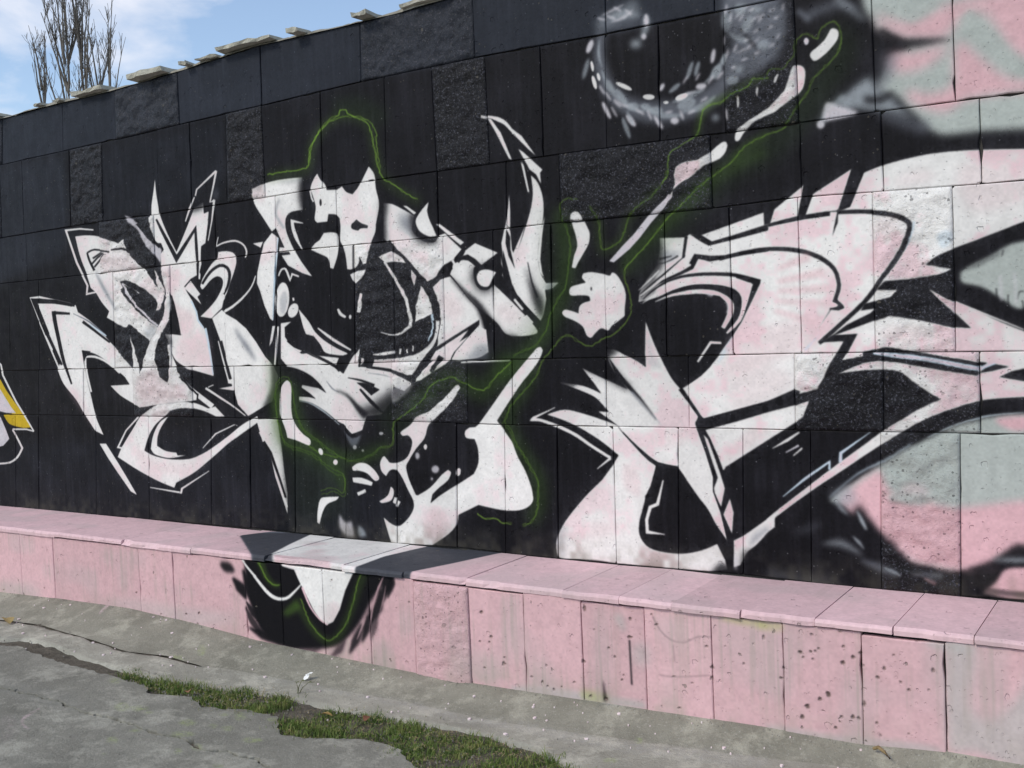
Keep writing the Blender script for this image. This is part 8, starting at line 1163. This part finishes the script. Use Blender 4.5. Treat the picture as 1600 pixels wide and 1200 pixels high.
# ------------------------------------------------------------------ the graffiti wall
JOINTS = [
[(-3.017,-3.051,0),(-2.323,-2.347,0),(-1.773,-1.782,1),(-1.173,-1.175,0),(-0.465,-0.474,0),(0.283,0.273,1),(1.015,1.014,0),(1.751,1.747,0)],
[(-2.813,-2.836,0),(-2.277,-2.305,1),(-1.938,-1.971,0),(-1.389,-1.414,0),(-1.089,-1.107,0),(-0.770,-0.793,1),(-0.479,-0.480,0),(-0.023,-0.038,0),(0.432,0.418,0),(0.744,0.752,1),(1.072,1.077,0),(1.390,1.388,0),(1.740,1.730,0),(2.007,1.998,0),(2.314,2.309,1),(2.620,2.628,0),(2.932,2.940,0),(3.233,3.240,0)],
[(-2.821,-2.835,0),(-2.005,-2.015,1),(-1.463,-1.472,0),(-0.909,-0.917,0),(-0.403,-0.415,0),(0.061,0.054,0),(0.752,0.742,0),(1.171,1.163,0),(1.477,1.477,1),(2.235,2.237,0),(2.634,2.634,0),(2.960,2.965,0),(3.324,3.327,0)],
[(-2.701,-2.752,0),(-1.896,-1.926,1),(-1.339,-1.373,0),(-0.850,-0.882,0),(-0.425,-0.455,0),(-0.007,-0.029,0),(0.170,0.140,1),(0.447,0.419,1),(0.771,0.754,0),(1.080,1.060,0),(1.413,1.395,0),(1.700,1.691,0),(2.008,1.998,0),(2.313,2.314,0),(2.615,2.616,0),(2.920,2.918,1),(3.220,3.222,0)],
[(-2.767,-2.794,0),(-2.264,-2.288,0),(-1.751,-1.760,1),(-1.183,-1.197,0),(-0.816,-0.828,0),(-0.429,-0.446,0),(0.397,0.379,1),(0.891,0.879,0),(1.163,1.152,0),(1.685,1.678,0),(2.101,2.096,0),(2.583,2.580,1),(2.948,2.943,1),(3.307,3.307,0)],
[(-2.801,-2.862,0),(-2.157,-2.211,0),(-1.620,-1.664,0),(-1.035,-1.080,0),(-0.703,-0.740,0),(-0.339,-0.378,0),(0.051,0.014,0),(0.414,0.380,0),(0.806,0.777,0),(1.102,1.079,0),(1.406,1.385,0),(1.709,1.704,0),(2.040,2.020,0),(2.345,2.328,0),(2.643,2.631,0),(2.931,2.921,1),(3.232,3.223,0)]]
ROWZ = [
[(-3.36,3.230),(-3.04,3.213),(-2.57,3.222),(-1.83,3.215),(-1.21,3.231),(-0.50,3.264),(0.18,3.252),(0.58,3.249),(1.02,3.262)],
[(-3.07,2.895),(-1.79,2.905),(-0.52,2.923),(0.26,2.939),(1.23,2.934),(1.69,2.917),(2.51,2.910)],
[(-3.13,2.386),(-1.97,2.399),(-1.46,2.393),(0.31,2.410),(1.48,2.404),(2.24,2.393),(2.77,2.389),(3.09,2.390),(3.48,2.382)],
[(-2.21,2.064),(-1.08,2.074),(-0.58,2.084),(0.29,2.078),(0.80,2.073),(1.27,2.084),(2.23,2.074),(2.63,2.084),(2.96,2.072),(3.47,2.058)],
[(-2.40,1.440),(-1.61,1.440),(-0.37,1.431),(0.39,1.435),(0.85,1.436),(1.86,1.431),(2.61,1.431),(2.92,1.429),(3.46,1.418)],
[(-1.51,1.126),(-0.44,1.121),(0.50,1.120),(1.15,1.108),(1.85,1.109),(2.46,1.107),(2.94,1.104)],
[(-3.34,0.433),(-2.15,0.457),(-0.70,0.464),(0.29,0.452),(0.68,0.465),(1.38,0.452),(1.69,0.456),(2.30,0.462),(2.74,0.452),(3.22,0.457),(3.45,0.466)]]
wall = thing('graffiti_wall', (0, 0, 0), 'tall stone slab wall spray painted with white, black and pink graffiti letters', 'wall')
XL, XR = -9.0, 7.0
def zrow(k, x): return lerp(ROWZ[k], x)
for r, js in enumerate(JOINTS):
    js = [tuple(j) for j in js]
    w = .55 if r % 2 == 0 else .31
    while js[0][0] > XL:
        st = w*rnd.uniform(.85, 1.2); js.insert(0, (js[0][0]-st, js[0][1]-st, 1 if rnd.random() < .2 else 0))
    while js[-1][0] < XR:
        st = w*rnd.uniform(.95, 1.05); js.append((js[-1][0]+st, js[-1][1]+st, 1 if rnd.random() < .15 else 0))
    for a, b in zip(js[:-1], js[1:]):
        GAP = rnd.choice((.0007, .001, .0014, .002))
        GB = .0045 if r == 0 and a[0] > .9 else GAP
        bl = (a[1]+GAP, zrow(r+1, a[1])+GB); br = (b[1]-GAP, zrow(r+1, b[1])+GB)
        tr = (b[0]-GAP, zrow(r, b[0])-GAP); tl = (a[0]+GAP, zrow(r, a[0])-GAP)
        y = rnd.uniform(-.0035, .0035)
        if a[2]:
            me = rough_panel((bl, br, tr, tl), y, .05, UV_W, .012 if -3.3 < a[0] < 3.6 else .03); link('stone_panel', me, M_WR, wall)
        else: link('stone_panel', smooth_panel((bl, br, tr, tl), y, .05, UV_W), M_WS, wall)
def box_mesh(x0, x1, y0, y1, z0, z1):
    return mesh('box', [(x, y, z) for x in (x0, x1) for y in (y0, y1) for z in (z0, z1)], [(0, 1, 3, 2), (4, 6, 7, 5), (0, 4, 5, 1), (2, 3, 7, 6), (1, 5, 7, 3), (0, 2, 6, 4)])
link('wall_core', box_mesh(XL, XR, .014, .42, -.2, 3.17), M_MORTAR, wall)
# broken mortar bed along the top
V = []; F = []; x = XL; n = 0
while x < XR:
    z = zrow(0, x); h = z+.010+.014*noise.noise(Vector((x*2.3, 0, 4)))+.014*noise.noise(Vector((x*9, 0, 1)))+.008*noise.noise(Vector((x*31, 0, 1))); e = .018*noise.noise(Vector((x*5, 3, 4)))
    V += [(x, -.012+e, z-.004), (x, -.008+e, h-.006), (x, .03+e, h+.010), (x, .40, h+.012), (x, .43, 3.1)]
    if n:
        for k in range(4): F.append((5*n-5+k, 5*n+k, 5*n+k+1, 5*n-4+k))
    x += .03; n += 1
link('mortar_bed', mesh('mortar_bed', V, F, None, False), M_GREYM, wall)
def broken_slab(x0, x1, y0, y1, zb, th, seed, tilt=0.):
    r_ = random.Random(seed); bm = bmesh.new(); P = []
    n = max(4, int((x1-x0)/.05))
    for i in range(n+1): P.append((x0+(x1-x0)*i/n, y0+r_.uniform(-.012, .012)))
    for i in range(1, 4): P.append((x1+r_.uniform(-.012, .012), y0+(y1-y0)*i/4))
    P.append((x1, y1)); P.append((x0, y1))
    for i in range(3, 0, -1): P.append((x0+r_.uniform(-.012, .012), y0+(y1-y0)*i/4))
    bot = [bm.verts.new((x, y+r_.uniform(0, .012), zb+r_.uniform(-.004, .004)+tilt*(x-x0))) for x, y in P]
    top = [bm.verts.new((x, y, zb+th+r_.uniform(-.006, .006)+tilt*(x-x0))) for x, y in P]
    bm.faces.new(top); bm.faces.new(bot[::-1]); L = len(P)
    for k in range(L): bm.faces.new((bot[k], bot[(k+1) % L], top[(k+1) % L], top[k]))
    bmesh.ops.triangulate(bm, faces=[f for f in bm.faces if len(f.verts) > 4])
    bmesh.ops.recalc_face_normals(bm, faces=bm.faces[:])
    me = bpy.data.meshes.new('coping_stone'); bm.to_mesh(me); bm.free(); return me
for i, (a, b) in enumerate([(-2.59,-2.50),(-2.13,-1.83),(-1.56,-1.23),(-0.96,-0.79),(-0.76,-0.33),(-0.18,-0.10),(0.58,0.87)] + [(1.3, 1.8), (2.2, 2.9), (3.4, 4.0), (-3.3, -3.0), (-4.4, -3.8)] + [(-2.36, -2.28), (-1.08, -1.02), (.30, .40), (1.0, 1.06)]):
    z = zrow(0, (a+b)/2)
    link('coping_stone', broken_slab(a, b, -.045-.02*(i % 3), .3, z+.006, (.014+.006*(i % 3)) if b-a > .16 else .012+.004*(i % 3), i, rnd.uniform(-.02, .02)), M_LIME, wall)

# ------------------------------------------------------------------ the low ledge in front of it
ledge = thing('stone_ledge', (0, -.28, 0), 'low pink painted stone bench running along the foot of the graffiti wall', 'bench')
off = Matrix.Translation((0, .28, 0))
def lchild(name, me, mat):
    o = link(name, me, mat, ledge); o.matrix_parent_inverse = off; return o
ZT = .455
fj = [-1.916,-1.100,-0.808,-0.232,0.032,0.321,0.623,0.902,1.216,1.513,1.803,2.100,2.390,2.680,2.974,3.260]
while fj[0] > XL: fj.insert(0, fj[0]-rnd.uniform(.28, .6))
while fj[-1] < XR: fj.append(fj[-1]+rnd.uniform(.28, .32))
for a, b in zip(fj[:-1], fj[1:]):
    g = rnd.choice((.0004, .0006, .0008)) if a < .5 else rnd.choice((.0006, .001, .0018)); zt = ZT-.031-rnd.choice((.0, .0, .003, .010)); t = rnd.uniform(-.002, .002)
    q = ((a+g+t, -.16), (b-g, -.16), (b-g, zt+rnd.uniform(-.003, .002)), (a+g, zt))
    y = YF+rnd.uniform(-.003, .003)
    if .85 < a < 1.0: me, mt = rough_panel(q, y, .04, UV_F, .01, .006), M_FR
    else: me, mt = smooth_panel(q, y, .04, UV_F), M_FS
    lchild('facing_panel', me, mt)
lchild('ledge_core', box_mesh(XL, XR, YF+.02, .012, -.18, ZT-.040), M_MORTAR)
sj = [-1.881,-1.236,-0.641,-0.075,0.470,0.846,1.208,1.718,1.992,2.229,2.516,2.808,3.087,3.359]
while sj[0] > XL: sj.insert(0, sj[0]-rnd.uniform(.5, .7))
while sj[-1] < XR: sj.append(sj[-1]+rnd.uniform(.27, .3))
def slab_mesh(x0, x1, y0, y1, zb, zt, dz, seed):
    """ledge slab with a worn front nosing"""
    r_ = random.Random(seed); n = max(4, int((x1-x0)/.03)); V = []; F = []
    prof = [(0, 0), (-.001, .55), (.003, .82), (.011, 1.0)]
    for i in range(n+1):
        x = x0+(x1-x0)*i/n; w = .006*noise.noise(Vector((x*14, seed, 0)))+.004*noise.noise(Vector((x*50, seed, 2)))
        chip = max(0, noise.noise(Vector((x*7, seed*3.1, 8)))-.22)*.05
        z1 = zt+dz*(i/n-.5)
        row = [(x, y0+.03, zb)]+[(x, y0+w+p+chip*(q > .5), zb+(z1-zb)*q+chip*.2*(q < .2)) for p, q in prof]+[(x, (y0+y1)/2, z1+.002*noise.noise(Vector((x*5, 0, seed)))), (x, y1, z1)]
        V += row
    K = 7
    for i in range(n):
        for k in range(K-1): F.append((i*K+k, (i+1)*K+k, (i+1)*K+k+1, i*K+k+1))
    F += [tuple(range(K))[::-1], tuple(n*K+k for k in range(K))]
    return mesh('ledge_slab', V, F, UV_T)
for i, (a, b) in enumerate(zip(sj[:-1], sj[1:])):
    lip = rnd.choice((.005, .008, .012, .016)); th = rnd.choice((.024, .028, .031))
    g = rnd.choice((.0008, .0012, .003))
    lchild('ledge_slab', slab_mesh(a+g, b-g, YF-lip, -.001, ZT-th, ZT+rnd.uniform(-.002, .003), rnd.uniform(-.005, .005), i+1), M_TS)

# ------------------------------------------------------------------ bare poplar behind the wall
def tube(bm, pts, rad, sides=5):
    rings = []
    for i, p in enumerate(pts):
        d = (pts[min(i+1, len(pts)-1)]-pts[max(i-1, 0)]).normalized(); u = d.orthogonal().normalized(); v = d.cross(u)
        rings.append([bm.verts.new(p+(u*math.cos(a)+v*math.sin(a))*rad[i]) for a in [2*math.pi*k/sides for k in range(sides)]])
    for a, b in zip(rings[:-1], rings[1:]):
        for k in range(sides): bm.faces.new((a[k], a[(k+1) % sides], b[(k+1) % sides], b[k]))
def bm_obj(name, bm, mat, parent=None, sm=True):
    me = bpy.data.meshes.new(name); bm.to_mesh(me); bm.free()
    if sm: me.polygons.foreach_set('use_smooth', [True]*len(me.polygons))
    return link(name, me, mat, parent)
M_BARK = plain('poplar_bark', (.15, .135, .11), (.30, .28, .23), 3, .9, .6, 20, .02)
M_TWIG = plain('poplar_twig', (.13, .115, .10), (.26, .23, .20), 3, .9)
TX, TY = (-43.66,28.65)
tree = thing('poplar_tree', (TX, TY, -.2), 'bare upright poplar standing behind the left end of the wall', 'tree')
rt = random.Random(4)
cross = Vector((.84, .54, 0))                                  # across the view: where the stems spread
bt, bb = bmesh.new(), bmesh.new()
def limb(base, height, d, r0, depth, up, jit):
    n = 12 if depth == 0 else 7 if depth == 1 else 4; pts = []; q = base.copy(); d = Vector(d).normalized()
    for i in range(n+1):
        pts.append(q.copy()); d = (d+Vector((rt.gauss(0, jit), rt.gauss(0, jit), up))).normalized(); q = q+d*(height/n)
    rad = [max(r0*(1-.9*i/n), .011) for i in range(n+1)]
    tube(bt if depth == 0 else bb, pts, rad, 6 if depth == 0 else 3)
    return pts, rad
def stem(x, hgt, r0, nl, spread, top, tw):
    """a leader hidden by the wall below, breaking into a narrow fan of upright limbs"""
    pts, rad = limb(Vector((0, 0, 0))+cross*x, hgt, (0, 0, 1), r0, 0, .02, .012)
    for k in range(nl):
        f = (k+.5)/nl*2-1+rt.gauss(0, .12); i = rt.uniform(.72, .99)*(len(pts)-1); j = int(i); b = pts[j].lerp(pts[j+1], i-j)
        l = (top-b.z)*(1-.34*abs(f)**1.5)*rt.uniform(.8, 1.0); dd = rt.gauss(0, .10)
        q, r_ = limb(b, l, (cross.x*f*spread-cross.y*dd, cross.y*f*spread+cross.x*dd, 1), .075, 1, .035, .035)
        for m_ in range(tw):
            c = rt.uniform(.5, 6.2); j = int(c); bq = q[j].lerp(q[j+1], c-j); a = rt.uniform(0, 2*math.pi); s = rt.uniform(.25, .6)
            w, r2 = limb(bq, rt.uniform(.7, 1.9)*(1.15-.12*c), (math.cos(a)*s, math.sin(a)*s, 1), .018, 2, .10, .08)
            for _ in range(3): limb(w[rt.randint(1, 3)], rt.uniform(.25, .7), (rt.uniform(-.6, .6), rt.uniform(-.6, .6), 1), .011, 2, .1, .1)
for args in ((.25, 17.0, .16, 7, .27, 22.0, 12), (1.0, 17.2, .16, 7, .25, 22.8, 12), (.6, 16.4, .10, 4, .34, 20.8, 10), (1.75, 15.6, .06, 4, .20, 19.4, 8), (2.3, 15.2, .05, 4, .2, 19.9, 8), (-.5, 15.4, .04, 4, .25, 18.6, 6)):
    stem(*args)
bm_obj('trunk', bt, M_BARK, tree); bm_obj('crown', bb, M_TWIG, tree)

# ------------------------------------------------------------------ grass, chips and litter
M_G = Mat('grass'); gi = M_G.noise(16, 4, .7)
M_G.b.inputs['Subsurface Weight'].default_value = 0
M_GRASS = M_G.done(M_G.ramp(gi, [(.3, (.075, .12, .026)), (.5, (.13, .19, .045)), (.72, (.26, .25, .09))]), .7, .25)
G1 = [(-0.482,-1.137),(-0.513,-1.057),(-0.431,-1.063),(-0.316,-1.123),(-0.276,-1.109),(-0.023,-1.050),(0.123,-1.022),(0.254,-0.943),(0.457,-0.937),(0.560,-1.021),(0.536,-1.096),(0.493,-1.172),(0.311,-1.229),(0.237,-1.274),(0.175,-1.202),(0.047,-1.186),(-0.090,-1.220),(-0.201,-1.187),(-0.264,-1.175),(-0.390,-1.188)]
G2 = [(0.639,-1.199),(0.683,-1.047),(0.873,-0.922),(1.016,-0.918),(1.164,-0.925),(1.376,-0.936),(1.496,-0.921),(1.652,-0.966),(1.908,-0.995),(2.215,-1.053),(2.599,-1.140),(2.299,-1.489),(1.606,-1.485),(1.419,-1.248),(1.288,-1.246),(1.301,-1.181),(1.114,-1.159),(0.942,-1.242),(0.772,-1.292)]
def inside(p, poly):
    c = False; j = len(poly)-1
    for i in range(len(poly)):
        a, b = poly[i], poly[j]
        if (a[1] > p[1]) != (b[1] > p[1]) and p[0] < (b[0]-a[0])*(p[1]-a[1])/(b[1]-a[1])+a[0]: c = not c
        j = i
    return c
def scatter(poly, n, r_):
    xs = [p[0] for p in poly]; ys = [p[1] for p in poly]; out = []
    while len(out) < n:
        p = (r_.uniform(min(xs), max(xs)), r_.uniform(min(ys), max(ys)))
        if inside(p, poly): out.append(p)
    return out
rg = random.Random(8); V = []; F = []
for poly, n in ((G1, 6500), (G2, 18000)):
    for x, y in scatter(poly, n, rg):
        d = noise.noise(Vector((x*7, y*7, 0)))+.5*noise.noise(Vector((x*22, y*22, 5)))
        if d < -.30+.12*rg.random(): continue
        h = rg.uniform(.010, .044)*(.6+.9*max(0, d))*(1.6 if rg.random() < .03 else 1); a = rg.uniform(0, 6.28); w = rg.uniform(.0010, .0022); ln = rg.uniform(.15, 1.0)*h
        k_ = .05 if rg.random() < .10 else .015; x += rg.gauss(0, k_); y += rg.gauss(0, k_)
        z = zg(x)-.008; ca, sa = math.cos(a), math.sin(a); bx, by = rg.gauss(0, 1)*ln*.7, rg.gauss(0, 1)*ln*.7; k = len(V)
        V += [(x-ca*w, y-sa*w, z), (x+ca*w, y+sa*w, z), (x+bx*.4+ca*w*.8, y+by*.4+sa*w*.8, z+h*.6), (x+bx*.4-ca*w*.8, y+by*.4-sa*w*.8, z+h*.6), (x+bx, y+by, z+h)]
        F += [(k, k+1, k+2, k+3), (k+3, k+2, k+4)]
link('grass', mesh('grass', V, F), M_GRASS, kind='stuff')
M_CHIP = plain('paint_chip', (.75, .58, .60), (.82, .74, .74), 30, .7)
V = []; F = []
for i in range(105):
    x = rg.uniform(-2, 3.0); t = rg.random()**1.3; y = YF-.03-(.50 if x < 1.6 else .26)*t; s = rg.choice((.0025, .003, .004, .005, .009))
    if rg.random() < .08: y -= rg.uniform(.05, .2)
    tt = min(1, max(0, 1-(YF+.03-y)/(YF+.03-lerp(ap, x))))
    z = max(apron_prof(x, tt), zg(x)+.006)+.004; k = len(V); q = rg.randint(4, 6)
    ring = [(x+math.cos(2*math.pi*j/q+i)*s*rg.uniform(.6, 1.2), y+math.sin(2*math.pi*j/q+i)*s*rg.uniform(.6, 1.2)) for j in range(q)]
    V += [(a, b, z-.006) for a, b in ring]+[(a, b, z+rg.uniform(-.001, .002)) for a, b in ring]
    F += [tuple(k+q+j for j in range(q))]+[(k+j, k+(j+1) % q, k+q+(j+1) % q, k+q+j) for j in range(q)]
link('paint_chips', mesh('paint_chips', V, F), M_CHIP, kind='stuff')
M_STRAW = plain('dead_grass', (.20, .15, .07), (.42, .34, .19), 30, .9)
V = []; F = []
for poly, n in ((G1, 500), (G2, 1500)):
    for x, y in scatter(poly, n, rg):
        x += rg.gauss(0, .03); y += rg.gauss(0, .03); a = rg.uniform(0, 6.28); L_ = rg.uniform(.008, .035); w = rg.uniform(.0008, .0018); k = len(V); z = zg(x)+rg.uniform(.004, .022); ca, sa = math.cos(a), math.sin(a)
        V += [(x-sa*w, y+ca*w, z), (x+sa*w, y-ca*w, z), (x+ca*L_, y+sa*L_, z+rg.uniform(-.006, .008))]; F.append((k, k+1, k+2))
link('dead_grass', mesh('dead_grass', V, F), M_STRAW, kind='stuff')
M_PEB = plain('pebble', (.12, .115, .10), (.30, .28, .25), 12, .9)
V = []; F = []
for i in range(1500):
    if i % 3 == 0: x, y = rg.uniform(-2.2, 2.2), rg.uniform(-1.9, -.75)
    else:
        x, y = rg.choice(scatter(G2 if i % 2 else G1, 1, rg)); x += rg.gauss(0, .06); y += rg.gauss(0, .05)
    s = rg.uniform(.0018, .006); z = zg(x)+.006; k = len(V)
    if i > 900: x = rg.uniform(-2.4, 3.4); y = YF-.006-abs(rg.gauss(0, .018)); s *= .7; z = apron_prof(x, min(1, max(0, 1-(YF+.03-y)/(YF+.03-lerp(ap, x)))))+.003
    for j in range(5): V.append((x+math.cos(j*1.257)*s*rg.uniform(.7, 1.2), y+math.sin(j*1.257)*s*rg.uniform(.7, 1.2), z-.006))
    V.append((x, y, z+s*rg.uniform(.3, .8))); F += [(k+j, k+(j+1) % 5, k+5) for j in range(5)]
link('gravel', mesh('gravel', V, F, None, False), M_PEB, kind='stuff')
MISC = [(0.391,-0.728),(-1.827,-0.894),(0.850,-1.064),(1.015,-1.044),(2.758,-0.508),(0.466,-0.884),(0.026,-1.150),(0.008,-1.190),(0.203,-0.680)]
def leaf(loc, size, rz, col, label):
    bm = bmesh.new(); mid = []; n = 6
    for i in range(n+1):
        t = i/n; w = size*.36*math.sin(math.pi*min(1, t*1.02))**.8*(1 if i % 2 else .86)
        zc = size*.10*math.sin(t*3)
        mid.append((bm.verts.new((-w, t*size, zc+abs(w)*.45)), bm.verts.new((0, t*size, zc)), bm.verts.new((w, t*size, zc+abs(w)*.3))))
    for a, b in zip(mid[:-1], mid[1:]):
        bm.faces.new((a[0], a[1], b[1], b[0])); bm.faces.new((a[1], a[2], b[2], b[1]))
    M = plain('dry_leaf', tuple(c*.7 for c in col), col, 40, .8)
    o = bm_obj('dry_leaf', bm, M); o.location = loc; o.rotation_euler = (R(8), R(6), rz); tag(o, label, 'leaf', 'fallen leaves'); return o
def at(i, dz): x, y = MISC[i]; return (x, y, zg(x)+dz)
leaf(at(1, .012), .10, 1.2, (.42, .32, .14), 'tan dry leaf lying by the crack at the left edge of the pavement')
leaf(at(2, .022), .055, 2.0, (.40, .27, .10), 'yellowish dry leaf caught on the grass patch, near its upper edge')
leaf(at(3, .022), .045, .4, (.22, .10, .06), 'dark reddish brown dry leaf on the grass, right of the yellowish one')
leaf(at(6, .016), .05, 4.0, (.30, .16, .09), 'small brown dry leaf at the foot of the left grass tuft')
# crumpled scrap of white paper on the apron
bm = bmesh.new(); rp = random.Random(3); g_ = [[bm.verts.new(((i-2)*.011+rp.gauss(0, .003), (j-2)*.009+rp.gauss(0, .003), .012+rp.uniform(-.006, .01)+.006*i)) for i in range(5)] for j in range(4)]
for j in range(3):
    for i in range(4):
        if (i, j) not in ((3, 0), (0, 2)): bm.faces.new((g_[j][i], g_[j][i+1], g_[j+1][i+1], g_[j+1][i]))
o = bm_obj('paper_scrap', bm, plain('white_paper', (.78, .78, .78), (.85, .85, .84), 30, .8), None, False); o.location = at(0, .012); o.rotation_euler = (R(25), 0, R(20))
tag(o, 'crumpled scrap of white paper lying on the grey concrete foot of the ledge', 'paper')
# weed by the grass
wd = thing('weed', at(5, 0), 'thin leafless green weed stem growing beside the white paper scrap', 'weed')
M_WEED = plain('weed_green', (.07, .08, .03), (.14, .15, .06), 20, .8)
for k, (dx, dy, h) in enumerate(((.03, 0, .07), (-.02, .01, .05), (.045, .02, .055))):
    bm = bmesh.new(); tube(bm, [Vector((0, 0, -.01)), Vector((dx*.3, dy, h*.5)), Vector((dx, dy*1.5, h)), Vector((dx*1.6, dy*2, h*1.02))], [.002, .0017, .0014, .0008], 4); bm_obj('stem', bm, M_WEED, wd)
    bm = bmesh.new(); q = Vector((dx, dy*1.5, h)); v = [bm.verts.new(q+Vector(c)) for c in ((0, 0, 0), (.008, .004, .006), (.02, .002, .004), (.009, -.005, .002))]; bm.faces.new(v); bm_obj('leaf', bm, M_WEED, wd)
# twig at the right foot of the ledge
bm = bmesh.new(); x, y = 3.02, -.575
tube(bm, [Vector((0, 0, 0)), Vector((.02, -.012, .012)), Vector((.045, -.03, .006)), Vector((.07, -.055, -.004))], [.006, .007, .006, .003], 5)
o = bm_obj('twig', bm, plain('twig_bark', (.18, .13, .06), (.30, .22, .12), 30, .9)); o.location = (x, y, apron_prof(x, .8)+.006); tag(o, 'short yellow brown twig lying at the foot of the pink ledge, right side', 'twig')
